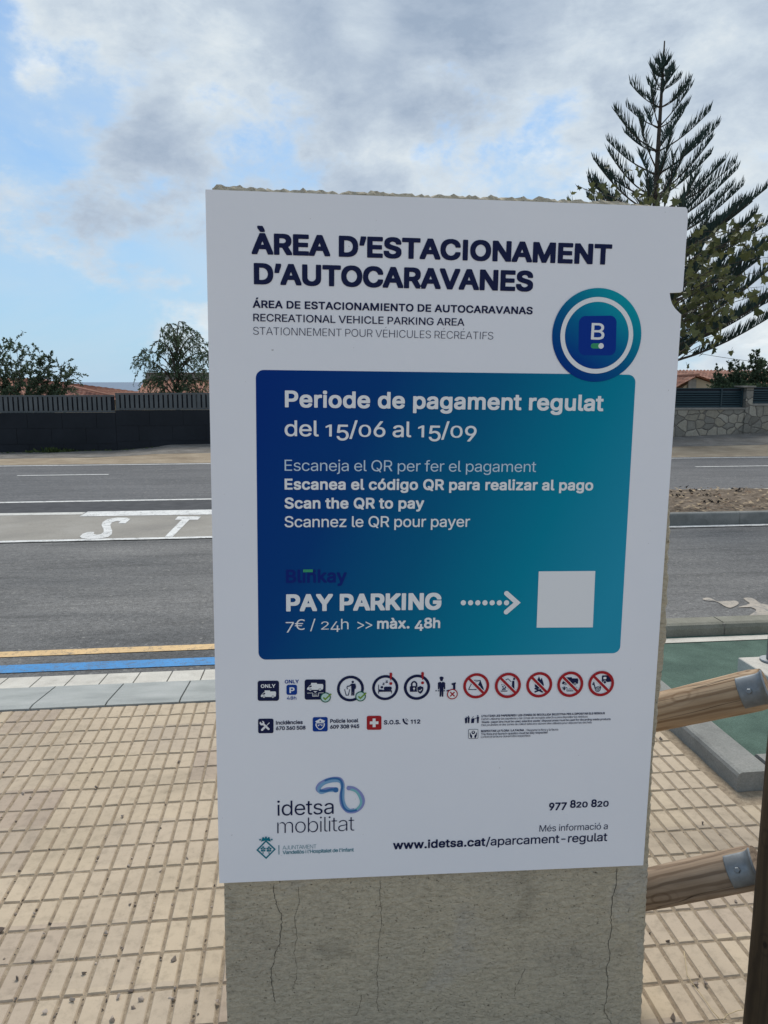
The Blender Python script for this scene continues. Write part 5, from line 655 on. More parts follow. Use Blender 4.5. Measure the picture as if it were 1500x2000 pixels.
Rc|392|177,-5 -20,3 -20,7 -15,7 -20,14 -28,29 -19,30 -13,35 -7,40 -1,25 4,45 4,20 10,30 17,30 23,28 25,19 30,14 35,8 40,0 25,-3 41,-16 24,-16 27,-29 11,-20 6,-15 -5,-5 -44,-11 -5,1 -14,25 -16,18 -20,13 -25,7 -20,2 -20,-1 -25,-7 -15,-9 -20,-17 -14,-21 -11,-25 -6,-25 -4,-30 1,-35 6,-30 9,-25 16,-25 23,-22 25,-11 25,-5 20,1 15,2 15,5 20,10 21,20 16,30 3,1 45,-11 5,-5 -10,-25 -13,-20 -17,-17 -23,-18 -17,-9 -25,-9 -30,-4 -30,-1
Rd|420|162,-5 -35,11 -20,12 -15,12 -25,30 -17,35 -9,30 -7,45 2,55 11,47 8,18 11,20 26,32 15,13 15,9 20,8 20,5 20,3 30,-1 20,-3 15,-6 15,-8 14,-12 24,-30 7,-4 4,4 0,180 1,4 5,1 45,0 5,-2 1,-3 -1,-498 -5,-2 -45,1 -4,4 0,45 -1,5 -5,4 -5,-4 -25,-31 -15,-12 -15,-9 -15,-6 -20,-4 -30,-1|182,45 -30,11 -15,10 -17,19 -11,20 -11,30 -5,30 -1,30 3,30 6,25 11,25 14,20 16,16 20,12 20,5 25,2 25,-4 20,-8 20,-15 15,-18 13,-25 7,-25 4,-30 1,-30 -4,-30 -6,-25 -11,-25 -14,-20 -15,-13 -20,-12 -20,-5 -25,-2
Re|400|172,-5 -15,3 -30,12 -25,16 -25,24 -19,30 -15,35 -7,40 -2,45 5,40 11,35 17,34 22,26 23,19 30,16 20,5 15,3 35,2 20,-2 30,-8 35,-18 25,-22 19,-25 7,-15 9,-25 6,-25 3,-20 0,-50 -9,-1 -260,0 -4,-4 1,-20 11,-40 9,-15 12,-15 16,-14 25,-12 25,-6 30,0 15,2 20,6 15,8 10,9 25,32 45,-11 7,-4 -8,-20 -14,-20 -20,-19 -35,-21 -25,-8 -30,-4 -30,-1|97,217 -4,3 0,5 7,30 9,20 14,20 19,17 15,9 20,6 20,3 20,-1 20,-4 20,-9 15,-11 13,-15 12,-20 7,-20 4,-25 0,-5 -6,-3
Rf|250|84,0 -3,3 -1,320 -6,4 -65,0 -3,6 0,35 3,7 65,0 5,2 2,61 5,25 13,24 24,21 16,9 25,7 15,2 40,-3 17,-5 1,-5 -13,-40 -5,-3 -25,4 -25,-3 -10,-5 -9,-8 -8,-15 -4,-20 1,-45 5,-3 75,0 4,-2 1,-40 -1,-5 -4,-1 -75,0 -5,-4 -1,-320 -4,-3
Rg|421|167,-148 -26,5 -39,17 -15,10 -13,13 -13,15 -8,15 44,27 25,-27 10,-8 20,-11 15,-5 30,-4 30,1 20,4 20,9 15,10 10,9 10,15 6,15 3,25 0,75 -4,5 -5,-1 -20,-26 -21,-18 -24,-11 -20,-5 -35,-1 -35,6 -25,10 -26,16 -21,20 -14,20 -12,25 -9,30 -5,30 -1,40 3,30 12,45 12,25 14,20 12,15 25,21 30,14 25,6 25,2 25,-1 20,-4 20,-10 18,-13 32,-37 6,7 1,50 3,2 45,1 5,-2 1,-386 -2,-25 -6,-25 -9,-20 -14,-19 -16,-16 -24,-14 -25,-9 -45,-9 -35,-1|182,57 -15,4 -25,11 -12,10 -13,15 -11,20 -8,25 -5,30 0,35 2,20 7,25 14,30 16,20 15,13 20,10 20,4 25,1 20,-4 22,-9 20,-15 16,-20 10,-20 7,-25 4,-30 1,-30 -3,-25 -6,-25 -11,-25 -15,-18 -13,-12 -22,-11 -20,-5 -25,-1
Rh|406|56,0 -3,3 0,495 3,7 50,0 3,-2 1,-5 1,-175 5,-3 25,30 25,17 30,10 30,3 35,-4 20,-6 14,-7 25,-20 17,-25 11,-30 5,-35 0,-250 -7,-3 -45,0 -5,3 0,230 -3,30 -5,15 -5,10 -11,15 -19,15 -17,7 -30,4 -25,-3 -25,-10 -20,-16 -15,-22 -7,-20 -4,-25 0,-230 -4,-3
Ri|163|54,2 -1,6 0,360 1,6 5,1 45,0 5,-2 1,-5 0,-365 -6,-3 -45,0|84,443 -15,2 -14,8 -9,10 -5,15 2,15 6,11 10,9 15,6 10,1 10,-2 15,-9 9,-11 4,-15 -2,-15 -6,-10 -15,-11
Rj|163|-7,-143 -3,3 0,45 3,4 20,1 10,3 10,6 13,16 6,20 1,415 5,5 50,-1 2,-9 0,-395 -4,-40 -7,-20 -6,-10 -12,-15 -13,-10 -15,-8 -20,-7 -20,-3|73,444 -10,3 -15,12 -5,11 -2,15 5,15 9,10 13,8 10,2 10,-1 15,-5 10,-9 8,-15 0,-15 -6,-15 -10,-10 -12,-5 -15,-2
Rl|185|111,0 -20,7 -15,10 -14,19 -7,25 -2,25 0,415 3,4 50,-1 4,-3 1,-425 4,-15 11,-10 15,-3 20,1 5,-1 10,-42 -5,-5 -10,-2 -35,-1
Rm|606|56,0 -3,3 1,370 7,2 40,0 6,-2 1,-55 3,-9 20,33 20,18 15,10 15,6 30,6 35,-4 25,-11 11,-9 14,-15 20,-34 20,29 20,20 25,14 35,9 35,0 30,-7 25,-14 22,-22 10,-15 8,-20 7,-40 0,-255 -2,-7 -50,-1 -5,3 0,250 -3,25 -3,10 -9,15 -15,13 -25,11 -25,3 -30,-4 -20,-10 -15,-13 -12,-20 -5,-15 -3,-25 0,-240 -5,-3 -50,1 -2,7 0,250 -3,20 -10,22 -19,18 -21,9 -25,3 -15,-1 -15,-4 -20,-11 -17,-16 -11,-20 -5,-15 -3,-30 0,-230 -4,-3
Rn|406|56,0 -3,3 1,370 7,2 40,0 6,-2 1,-55 3,-8 16,23 18,20 16,11 25,11 30,5 32,-2 28,-6 20,-10 23,-19 15,-20 11,-25 6,-25 2,-35 0,-235 -7,-3 -45,0 -5,3 0,230 -2,25 -8,24 -10,17 -20,18 -20,8 -30,4 -25,-3 -25,-10 -20,-16 -15,-22 -7,-20 -4,-25 0,-230 -4,-3
Ro|411|177,-5 -20,3 -35,14 -25,18 -10,10 -13,15 -13,20 -16,35 -9,45 -2,45 5,40 11,35 17,33 23,27 27,22 30,14 35,8 35,1 35,-6 35,-13 25,-17 23,-24 19,-30 14,-35 7,-40 2,-45 -6,-40 -10,-35 -19,-33 -20,-25 -25,-20 -30,-15 -35,-8 -40,-2|182,44 -15,4 -22,12 -18,17 -16,23 -10,25 -7,30 -2,30 2,30 6,30 10,25 13,20 14,16 20,13 20,8 20,3 25,-1 20,-5 20,-10 20,-17 16,-22 11,-25 7,-30 3,-30 -1,-30 -6,-30 -7,-20 -14,-25 -14,-15 -20,-15 -20,-9 -25,-4
Rp|420|56,-143 -3,3 0,510 3,5 50,-1 2,-4 0,-50 3,-4 5,0 30,37 20,14 20,8 25,4 35,0 25,-5 25,-9 29,-20 23,-25 18,-30 12,-35 7,-40 0,-55 -6,-40 -14,-40 -23,-35 -26,-25 -15,-9 -20,-10 -35,-8 -40,0 -30,9 -30,19 -27,34 -3,2 -4,-2 -2,-10 0,-185 -4,-3|201,45 -15,3 -20,9 -17,13 -17,20 -12,25 -7,25 -3,25 -1,35 4,30 6,25 8,20 14,21 20,18 20,10 20,5 25,1 20,-3 20,-8 20,-15 17,-19 12,-25 8,-25 4,-30 1,-30 -4,-30 -6,-25 -8,-20 -14,-20 -20,-19 -20,-11 -20,-6 -25,-1
Rr|255|56,0 -3,3 1,370 7,2 45,-1 2,-6 0,-45 3,-5 23,30 12,12 15,9 15,7 20,4 40,-1 3,-6 0,-45 -2,-5 -41,3 -30,-7 -10,-4 -16,-12 -14,-14 -6,-11 -7,-20 -3,-20 0,-235 -4,-3
Rs|361|144,-5 -30,7 -20,9 -15,10 -15,14 -12,15 -10,20 -4,15 0,5 51,11 17,-31 10,-10 13,-8 30,-10 20,-1 20,1 30,9 15,9 12,10 7,10 5,15 -3,20 -11,19 -20,13 -110,30 -20,8 -24,15 -15,15 -9,15 -6,15 -3,35 3,15 13,30 12,15 19,16 25,13 25,7 30,4 30,-1 20,-3 20,-5 15,-7 21,-14 23,-25 11,-20 4,-15 -49,-12 -20,30 -10,10 -10,6 -25,8 -35,0 -30,-9 -10,-5 -13,-13 -6,-10 -5,-15 1,-15 3,-10 11,-15 19,-11 20,-7 90,-23 25,-11 15,-9 20,-19 9,-15 6,-15 3,-35 -3,-15 -10,-25 -15,-20 -20,-17 -20,-11 -30,-10 -30,-4 -30,-1
Rt|223|139,-2 -15,4 -15,6 -15,10 -15,17 -10,24 -4,30 -1,233 -5,4 -45,1 -7,2 -1,40 3,5 50,1 6,4 0,80 1,5 3,2 45,1 7,-3 1,-85 2,-4 70,0 5,-2 1,-4 -1,-40 -5,-2 -60,0 -10,2 -3,-5 1,-10 0,-220 2,-20 4,-10 6,-8 15,-8 20,-2 25,3 5,-5 9,-40 -4,-3 -15,-4 -35,-1
Ru|406|151,-2 -30,9 -19,11 -12,10 -14,17 -15,32 -6,26 -2,25 1,245 7,2 40,0 7,-2 2,-230 1,-20 8,-30 13,-20 19,-16 20,-8 30,-3 30,5 25,12 17,15 14,25 6,20 3,20 0,229 5,3 50,-1 2,-6 0,-365 -7,-3 -45,0 -3,3 0,50 -7,7 -23,-32 -17,-13 -23,-12 -17,-5 -20,-3
Rv|385|165,0 -5,5 -141,368 6,2 56,-2 80,-220 27,-85 2,-3 5,-2 3,5 26,85 81,220 5,2 55,-2 -141,-370 -4,-3 -5,0
Ry|385|60,-142 -10,3 -2,2 12,45 40,-1 15,5 10,7 13,14 8,15 16,50 -143,375 6,2 56,-2 80,-220 27,-85 2,-3 8,3 26,85 81,220 5,2 55,-2 -162,-425 -16,-35 -17,-25 -15,-12 -20,-12 -15,-5 -20,-4
Rz|376|45,0 -3,3 1,40 211,275 -4,4 -5,1 -195,0 -2,5 1,45 6,2 265,0 7,-2 1,-45 -205,-270 2,-5 5,-1 200,0 5,-4 0,-45 -5,-3
Ré|400|172,-5 -15,3 -30,12 -25,16 -25,24 -19,30 -15,35 -7,40 -2,45 5,40 11,35 17,34 22,26 23,19 30,16 20,5 15,3 35,2 20,-2 30,-8 35,-18 25,-22 19,-25 7,-15 9,-25 6,-25 3,-20 0,-50 -9,-1 -260,0 -4,-4 1,-20 11,-40 9,-15 12,-15 16,-14 25,-12 25,-6 30,0 15,2 20,6 15,8 10,9 25,32 45,-11 7,-4 -8,-20 -14,-20 -20,-19 -35,-21 -25,-8 -30,-4 -30,-1|97,217 -4,3 0,5 7,30 9,20 14,20 19,17 15,9 20,6 20,3 20,-1 20,-4 20,-9 15,-11 13,-15 12,-20 7,-20 4,-25 0,-5 -6,-3|182,429 -2,1 1,5 41,86 5,4 55,-1 2,-4 -60,-90
Rê|400|172,-5 -15,3 -30,12 -25,16 -25,24 -19,30 -15,35 -7,40 -2,45 5,40 11,35 17,34 22,26 23,19 30,16 20,5 15,3 35,2 20,-2 30,-8 35,-18 25,-22 19,-25 7,-15 9,-25 6,-25 3,-20 0,-50 -9,-1 -260,0 -4,-4 1,-20 11,-40 9,-15 12,-15 16,-14 25,-12 25,-6 30,0 15,2 20,6 15,8 10,9 25,32 45,-11 7,-4 -8,-20 -14,-20 -20,-19 -35,-21 -25,-8 -30,-4 -30,-1|97,217 -4,3 0,5 7,30 9,20 14,20 19,17 15,9 20,6 20,3 20,-1 20,-4 20,-9 15,-11 13,-15 12,-20 7,-20 4,-25 0,-5 -6,-3|97,435 3,5 70,80 7,5 5,0 45,0 5,-3 75,-87 -55,0 -50,59 -50,-58
Ró|411|177,-5 -20,3 -35,14 -25,18 -10,10 -13,15 -13,20 -16,35 -9,45 -2,45 5,40 11,35 17,33 23,27 27,22 30,14 35,8 35,1 35,-6 35,-13 25,-17 23,-24 19,-30 14,-35 7,-40 2,-45 -6,-40 -10,-35 -19,-33 -20,-25 -25,-20 -30,-15 -35,-8 -40,-2|182,44 -15,4 -22,12 -18,17 -16,23 -10,25 -7,30 -2,30 2,30 6,30 10,25 13,20 14,16 20,13 20,8 20,3 25,-1 20,-5 20,-10 20,-17 16,-22 11,-25 7,-30 3,-30 -1,-30 -6,-30 -7,-20 -14,-25 -14,-15 -20,-15 -20,-9 -25,-4|187,429 -3,1 1,5 42,89 55,1 5,-1 1,-4 -60,-90
R€|460|254,-4 -35,8 -20,9 -20,11 -32,27 -18,21 -18,29 -13,30 -14,45 -5,3 -55,0 -6,2 16,43 42,2 2,5 1,40 0,5 -5,3 -50,0 -6,2 16,43 45,1 5,4 15,47 20,40 20,29 27,26 28,19 35,14 30,6 35,2 20,-2 35,-9 20,-7 25,-14 23,-19 0,-5 -22,-45 -36,25 -20,10 -20,6 -35,4 -20,-2 -20,-4 -15,-6 -20,-12 -27,-26 -19,-30 -11,-25 -6,-20 3,-5 5,-1 200,0 3,-4 -19,-40 -4,-2 -190,0 -5,-3 -1,-5 0,-40 6,-6 165,-1 5,-3 -16,-35 -4,-6 -5,-1 -140,0 -4,-3 12,-35 17,-32 14,-18 17,-15 24,-15 25,-8 20,-3 25,0 15,2 15,4 30,12 30,20 5,1 23,-48 -12,-10 -23,-15 -38,-15 -30,-6 -20,-2
L |164
LA|456|24,1 -1,2 174,480 2,2 55,0 179,-482 -4,-3 -5,0 -30,0 -4,3 -44,125 -12,14 -200,0 -10,3 -5,-2 -8,-10 -47,-132|139,176 -8,7 0,10 36,100 45,145 2,6 5,4 10,0 9,-5 3,-5 44,-140 38,-105 0,-10 -5,-5 -9,-3
LC|486|218,-4 -35,9 -25,10 -18,11 -31,25 -26,32 -13,23 -13,30 -10,35 -7,55 2,55 10,50 17,45 24,39 30,31 21,15 24,13 35,12 25,4 35,2 20,-2 20,-4 35,-10 28,-15 26,-20 19,-20 19,-30 15,-40 -2,-2 -5,-1 -30,0 -4,3 -10,25 -8,15 -17,20 -31,24 -35,14 -35,7 -35,-1 -35,-9 -30,-15 -30,-22 -25,-31 -15,-32 -12,-40 -7,-50 2,-50 5,-30 15,-45 22,-37 15,-18 17,-15 18,-11 20,-10 25,-7 25,-4 25,0 25,4 30,10 15,7 23,16 17,18 12,17 14,30 4,5 30,0 5,-1 2,-4 -13,-35 -19,-30 -15,-17 -35,-28 -15,-7 -30,-12 -35,-7 -40,-2
LE|395|63,0 -3,3 1,480 2,2 280,0 4,-2 1,-25 -1,-5 -4,-1 -225,0 -10,-3 -6,-6 -1,-165 4,-10 13,-6 210,0 3,-4 0,-25 -3,-4 -5,0 -205,0 -12,-6 -4,-5 -1,-5 0,-165 1,-5 5,-5 11,-5 230,0 3,-5 0,-25 -3,-2 -5,-1
LF|386|63,0 -3,3 1,480 2,2 280,0 2,-7 0,-25 -2,-1 -225,0 -10,-3 -6,-6 -1,-175 1,-5 4,-5 12,-4 200,0 4,-6 0,-20 0,-5 -4,-2 -205,0 -7,-3 -4,-5 -1,-5 0,-205 -3,-3
LH|493|63,0 -3,3 1,480 2,2 35,0 2,-2 1,-205 1,-5 4,-5 12,-3 265,1 8,7 1,5 0,205 1,2 35,0 4,-2 1,-480 -5,-3 -30,0 -5,1 -1,2 0,215 -5,10 -9,4 -260,0 -11,-4 -5,-5 -1,-5 0,-215 -3,-3
LI|196|81,0 -3,3 0,475 1,5 2,2 35,0 2,-7 0,-475 -2,-2 -5,-1
LJ|372|141,-4 -35,10 -15,8 -10,7 -24,25 -9,15 -9,25 -5,30 0,30 2,3 35,0 3,-3 1,-35 8,-30 8,-15 10,-12 15,-13 10,-5 15,-6 20,-3 30,0 30,10 15,9 11,10 11,15 7,15 7,35 1,360 3,4 30,0 6,-4 0,-345 -1,-25 -6,-30 -14,-30 -15,-18 -20,-17 -15,-9 -25,-9 -25,-4 -25,-1
LL|369|63,0 -3,3 0,475 1,5 2,2 35,0 3,-7 1,-435 6,-6 10,-4 215,-1 3,-4 1,-25 -4,-3
LM|604|63,0 -3,3 1,480 2,2 65,0 5,-4 122,-313 36,-110 3,-5 4,-4 5,-1 5,1 5,4 2,5 35,110 122,315 1,2 70,-1 0,-482 -5,-2 -30,0 -4,3 0,310 2,100 -1,10 -3,5 -9,5 -5,-2 -6,-8 -2,-10 -47,-130 -110,-279 -5,-4 -30,0 -5,0 -2,3 -110,275 -51,145 -3,5 -9,5 -9,-5 -3,-10 2,-415 -5,-3
LN|499|63,0 -3,3 1,480 2,2 50,0 5,-2 219,-345 41,-74 5,-5 5,-1 5,1 5,4 3,5 1,10 -3,70 0,330 1,5 3,2 35,-1 0,-482 -5,-2 -50,0 -4,3 -178,280 -76,130 -4,5 -8,3 -10,-3 -5,-5 -1,-10 4,-125 0,-275 -3,-3
LO|509|218,-4 -35,9 -25,10 -18,11 -20,15 -15,15 -22,28 -13,22 -12,27 -11,38 -7,55 2,55 10,50 17,45 24,39 20,21 15,14 16,11 24,13 35,12 40,6 45,-3 25,-5 25,-8 30,-16 34,-29 17,-20 19,-30 15,-35 12,-50 4,-50 -4,-60 -11,-45 -14,-35 -22,-35 -17,-20 -17,-15 -31,-20 -25,-11 -20,-6 -40,-6 -25,0|228,31 -25,6 -35,15 -25,19 -26,30 -15,25 -15,45 -7,40 -1,45 2,20 5,30 16,50 14,25 17,22 13,13 32,22 30,12 25,5 45,-1 40,-10 30,-16 30,-27 22,-30 16,-35 11,-45 3,-65 -3,-30 -3,-20 -9,-30 -8,-20 -14,-23 -20,-25 -12,-12 -31,-20 -22,-8 -26,-7 -19,-2
LP|421|63,0 -3,3 1,480 2,2 175,0 40,-6 15,-5 20,-9 25,-17 15,-15 14,-20 11,-30 5,-25 1,-35 -4,-30 -13,-35 -14,-20 -20,-20 -23,-15 -27,-10 -45,-7 -115,0 -10,2 -9,-5 -5,-10 2,-10 0,-160 -3,-3|118,218 -10,2 -6,8 -1,210 2,7 5,5 10,2 100,0 30,-2 25,-5 15,-6 20,-14 20,-24 10,-23 5,-25 1,-20 -2,-25 -7,-25 -8,-15 -14,-17 -15,-13 -15,-8 -30,-9 -35,-3
LR|425|63,0 -3,3 1,480 2,2 175,0 45,-7 35,-13 17,-12 16,-15 20,-30 11,-35 2,-20 1,-25 -7,-36 -6,-19 -12,-20 -22,-23 -15,-10 -25,-12 -3,-5 -3,-10 1,-5 100,-186 -5,-2 -40,1 -104,192 -4,5 -7,2 -10,-2 -110,0 -9,-5 -3,-10 0,-180 -3,-3|108,230 -8,8 -1,5 2,10 0,185 1,5 4,5 12,4 105,0 30,-2 25,-6 15,-7 15,-10 15,-14 10,-15 7,-20 4,-25 0,-25 -4,-25 -7,-20 -10,-15 -10,-10 -15,-10 -15,-7 -35,-8
LS|423|171,-6 -40,10 -30,14 -15,11 -20,20 -13,20 -10,25 -2,17 5,2 35,-1 13,-33 12,-15 20,-17 20,-10 30,-9 25,-3 30,1 25,4 25,8 20,11 20,18 14,17 8,20 3,25 -5,25 -5,11 -11,14 -19,15 -15,9 -55,18 -90,27 -35,17 -21,14 -19,20 -12,20 -6,25 -1,25 2,15 13,35 14,20 23,20 26,15 31,12 30,5 40,0 30,-4 35,-11 20,-11 21,-16 14,-15 13,-20 10,-25 0,-10 -38,0 -14,30 -13,15 -18,14 -20,10 -20,7 -25,3 -35,-1 -25,-4 -20,-8 -20,-12 -15,-15 -12,-19 -6,-20 -2,-20 5,-25 6,-10 13,-15 16,-13 15,-8 50,-18 100,-30 46,-26 20,-20 14,-23 6,-22 2,-15 -2,-30 -3,-15 -9,-20 -17,-25 -12,-12 -25,-17 -40,-16 -35,-6 -45,-2
LT|425|195,0 -2,3 -1,440 -7,7 -10,2 -140,0 -2,1 -1,5 1,25 2,2 355,0 3,-7 0,-20 -3,-6 -140,0 -10,-3 -6,-6 -1,-440 -3,-3
LU|493|208,-5 -25,5 -30,11 -25,15 -17,14 -18,20 -13,20 -11,25 -6,25 -3,30 0,320 3,5 5,0 30,-1 2,-4 0,-315 2,-25 9,-30 7,-15 15,-20 15,-15 15,-11 15,-8 20,-7 25,-5 25,-1 20,1 25,4 20,7 15,8 18,12 12,12 14,18 8,15 9,25 4,30 0,320 5,5 30,0 5,-5 0,-320 -3,-35 -9,-30 -13,-24 -16,-21 -21,-20 -28,-17 -20,-9 -20,-6 -30,-5 -40,-1
LV|456|199,3 -177,480 2,2 35,0 5,-2 105,-295 48,-150 3,-5 4,-4 5,-1 5,1 5,4 2,5 28,90 120,351 5,6 35,0 3,-2 -1,-5 -172,-475 -5,-3 -50,0
La|365|123,-6 -15,2 -25,10 -20,13 -20,25 -7,15 -6,35 3,25 5,17 9,13 11,12 12,8 23,11 25,8 120,17 20,7 10,9 7,13 0,25 -3,15 -6,15 -8,12 -20,17 -20,8 -30,5 -35,-3 -30,-11 -25,-19 -15,-20 -5,-1 -25,8 -6,4 17,25 19,17 25,15 25,8 35,5 30,0 45,-9 25,-13 16,-13 14,-20 7,-15 5,-15 3,-35 0,-235 -5,-4 -30,1 -2,38 -5,10 -8,3 -5,-1 -9,-7 -10,-15 -16,-15 -25,-14 -20,-6 -20,-3 -20,0|133,24 -15,3 -16,7 -14,10 -12,15 -6,15 -2,20 3,20 11,20 16,15 25,10 40,9 55,8 45,12 9,-4 3,-10 1,-50 -2,-15 -8,-25 -16,-25 -22,-18 -25,-13 -30,-6 -15,-1
Lb|400|186,-5 -20,7 -15,10 -14,13 -23,30 -13,4 -5,-1 -7,-8 -2,-50 -31,0 -3,5 0,475 3,5 30,0 4,-5 1,-170 1,-5 4,-5 10,-4 5,1 32,38 28,18 15,4 20,3 40,-3 20,-5 20,-9 25,-18 25,-30 11,-20 8,-20 10,-50 0,-55 -8,-45 -9,-25 -7,-15 -14,-20 -13,-15 -26,-20 -17,-8 -20,-6 -20,-3 -25,-1|191,25 -20,4 -20,9 -20,16 -17,21 -13,25 -7,25 -4,30 -1,35 4,30 7,30 9,20 17,25 20,18 20,10 25,6 25,1 25,-4 20,-8 24,-18 16,-20 13,-25 8,-25 5,-35 1,-30 -4,-30 -7,-30 -9,-20 -17,-24 -20,-19 -20,-11 -25,-7 -25,-1
Ld|400|152,-5 -30,10 -18,10 -13,10 -14,15 -11,15 -18,35 -11,45 -3,55 5,40 13,42 13,23 11,15 26,26 15,9 20,8 35,7 30,-1 30,-7 25,-17 29,-35 11,-4 5,1 5,4 4,9 0,170 1,4 5,1 25,0 5,-2 1,-483 -31,1 -4,4 0,35 -2,10 -4,5 -10,4 -5,-1 -9,-8 -24,-30 -27,-18 -15,-6 -25,-4 -20,0|172,25 -10,2 -25,10 -18,13 -18,20 -11,20 -11,30 -6,35 -1,30 3,30 7,30 11,25 14,21 20,19 20,11 25,7 25,2 30,-5 20,-8 22,-17 17,-20 13,-25 7,-25 5,-35 1,-30 -3,-30 -8,-30 -11,-25 -14,-20 -16,-15 -23,-13 -25,-7 -25,-2
Le|380|162,-5 -40,13 -25,16 -21,21 -20,30 -14,35 -6,35 -2,45 5,35 10,35 15,30 19,25 24,20 30,16 30,7 35,2 20,-2 25,-7 30,-14 25,-21 14,-16 14,-25 10,-30 6,-35 0,-40 -4,-1 -260,-1 -8,-8 -1,-5 2,-25 12,-40 8,-15 12,-15 20,-17 15,-9 15,-6 25,-5 25,-1 20,3 25,7 15,8 12,10 23,29 34,-9 -4,-10 -10,-15 -15,-16 -20,-15 -20,-10 -25,-8 -25,-3 -30,-1|82,198 -8,7 -1,5 3,25 14,35 15,20 17,17 20,13 20,6 25,4 20,-1 25,-5 20,-9 15,-11 15,-17 13,-22 8,-20 5,-30 -1,-10 -4,-5 -11,-3
Li|143|54,1 -1,2 0,350 1,2 30,0 6,-2 0,-350 -6,-3|54,448 -10,10 -2,10 0,10 6,10 11,9 10,3 15,-3 7,-4 8,-10 3,-10 -1,-10 -6,-10 -11,-7 -10,-3 -10,1
Ll|165|101,1 -20,7 -14,13 -8,15 -5,20 -1,425 3,4 30,0 4,-4 0,-395 2,-25 4,-15 5,-6 10,-8 20,-4 15,1 3,-3 4,-20 1,-5 -3,-1 -35,-2
Lm|586|56,0 -3,3 0,345 1,5 2,2 30,0 2,-2 2,-55 2,-5 4,-3 11,-2 -10,-20 -6,-30 -1,-235 -4,-3|276,1 -2,2 0,245 -2,20 -6,16 -9,14 -11,12 -20,12 -15,5 -25,3 -20,-2 -15,-4 -15,-8 -20,-15 -1,2 1,3 11,17 22,20 22,12 20,6 20,1 20,-3 25,-10 21,-21 20,-35 9,-4 10,4 15,25 10,12 15,12 22,11 28,8 20,1 30,-4 25,-10 20,-15 12,-15 12,-25 6,-25 2,-20 0,-245 -2,-2 -5,-1 -25,0 -5,3 0,240 -3,25 -5,15 -13,20 -14,12 -25,11 -30,4 -35,-5 -20,-10 -18,-17 -13,-20 -6,-20 -3,-25 0,-230 -5,-3
Lo|391|167,-5 -15,2 -20,7 -15,7 -20,14 -24,25 -19,30 -12,30 -6,35 -2,45 6,40 9,30 18,35 20,23 25,20 30,14 30,7 35,1 30,-5 35,-13 25,-17 20,-21 18,-29 14,-35 6,-35 2,-45 -5,-35 -10,-35 -16,-30 -20,-25 -24,-19 -30,-15 -30,-7 -35,-2|172,24 -20,5 -20,11 -23,20 -17,25 -10,25 -8,35 -2,30 2,30 8,35 9,25 16,24 15,16 20,13 20,8 25,4 25,-1 25,-6 20,-10 21,-18 19,-25 11,-25 8,-35 3,-30 -1,-30 -6,-30 -8,-25 -14,-25 -18,-19 -20,-15 -20,-9 -30,-5
Ls|341|134,-5 -30,8 -15,7 -15,10 -15,14 -8,11 -11,25 4,4 30,6 4,-10 11,-17 13,-13 12,-7 15,-6 20,-5 20,-1 20,1 20,4 15,6 15,9 15,14 8,10 5,15 -1,25 -3,10 -9,13 -20,16 -15,6 -100,26 -20,8 -20,11 -15,15 -10,15 -3,10 -4,30 2,18 10,24 15,18 15,12 25,13 25,7 25,3 30,-1 20,-3 30,-11 20,-13 13,-12 10,-15 8,-15 -4,-5 -27,-6 -15,22 -10,11 -15,11 -10,4 -20,5 -20,1 -20,-2 -30,-9 -11,-7 -14,-12 -8,-13 -5,-15 1,-25 3,-10 9,-13 8,-7 17,-10 25,-9 85,-21 25,-11 15,-9 16,-15 10,-15 3,-10 3,-10 0,-20 -2,-20 -10,-21 -14,-19 -18,-15 -18,-9 -30,-9 -25,-4 -30,-1
Lt|203|129,-1 -29,10 -13,10 -14,20 -6,20 -2,25 0,225 -2,10 -9,7 -45,1 -3,2 0,20 2,5 41,1 5,1 9,8 2,75 0,5 4,2 30,1 3,-3 0,-75 3,-10 9,-4 66,-1 -1,-25 -55,-2 -10,2 -9,-5 -5,-10 2,-10 0,-220 3,-25 9,-17 15,-10 10,-4 20,-2 20,1 6,-23 1,-5 -7,-2 -35,-1
LÉ|395|63,0 -3,3 1,480 2,2 280,0 4,-2 1,-25 -1,-5 -4,-1 -225,0 -10,-3 -6,-6 -1,-165 4,-10 13,-6 210,0 3,-4 0,-25 -3,-4 -5,0 -205,0 -12,-6 -4,-5 -1,-5 0,-165 1,-5 5,-5 11,-5 230,0 3,-5 0,-25 -3,-2 -5,-1|198,603 35,74 5,3 30,0 3,-2 -48,-72 -5,-3
'''

# ================================================================== the information board on its concrete slab
# pose of the board in camera axes (right, down, forward), from its four corners in the photograph
BA = Vector((0.99606, 0.00022, 0.08864)); BB = Vector((-0.01205, 0.98899, 0.14750)); BT = Vector((-0.33740, -0.60907, 1.44049))
BA.normalize(); BB = (BB - BA * BB.dot(BA)).normalized(); BN = BA.cross(BB)
BW, BH = 0.95, 1.4282
def cam2world(v): return RIGHT * v.x + DOWN * v.y + FWD * v.z
MA, MBv, MN = cam2world(BA), cam2world(BB), cam2world(BN)
ORI = EYE + cam2world(BT + BA * (BW / 2) + BB * BH)           # bottom centre of the board
BMAT = Matrix(((MA.x, -MBv.x, -MN.x, ORI.x), (MA.y, -MBv.y, -MN.y, ORI.y), (MA.z, -MBv.z, -MN.z, ORI.z), (0, 0, 0, 1)))
BINV = BMAT.inverted()
def B(px, py, z=0.0):
    """photo pixel -> (x, y) on the board plane, origin bottom centre, y up"""
    o = BINV @ EYE; d = BINV.to_3x3() @ ray(px, py)
    t = (z - o.z) / d.z
    return (o.x + d.x * t, o.y + d.y * t)

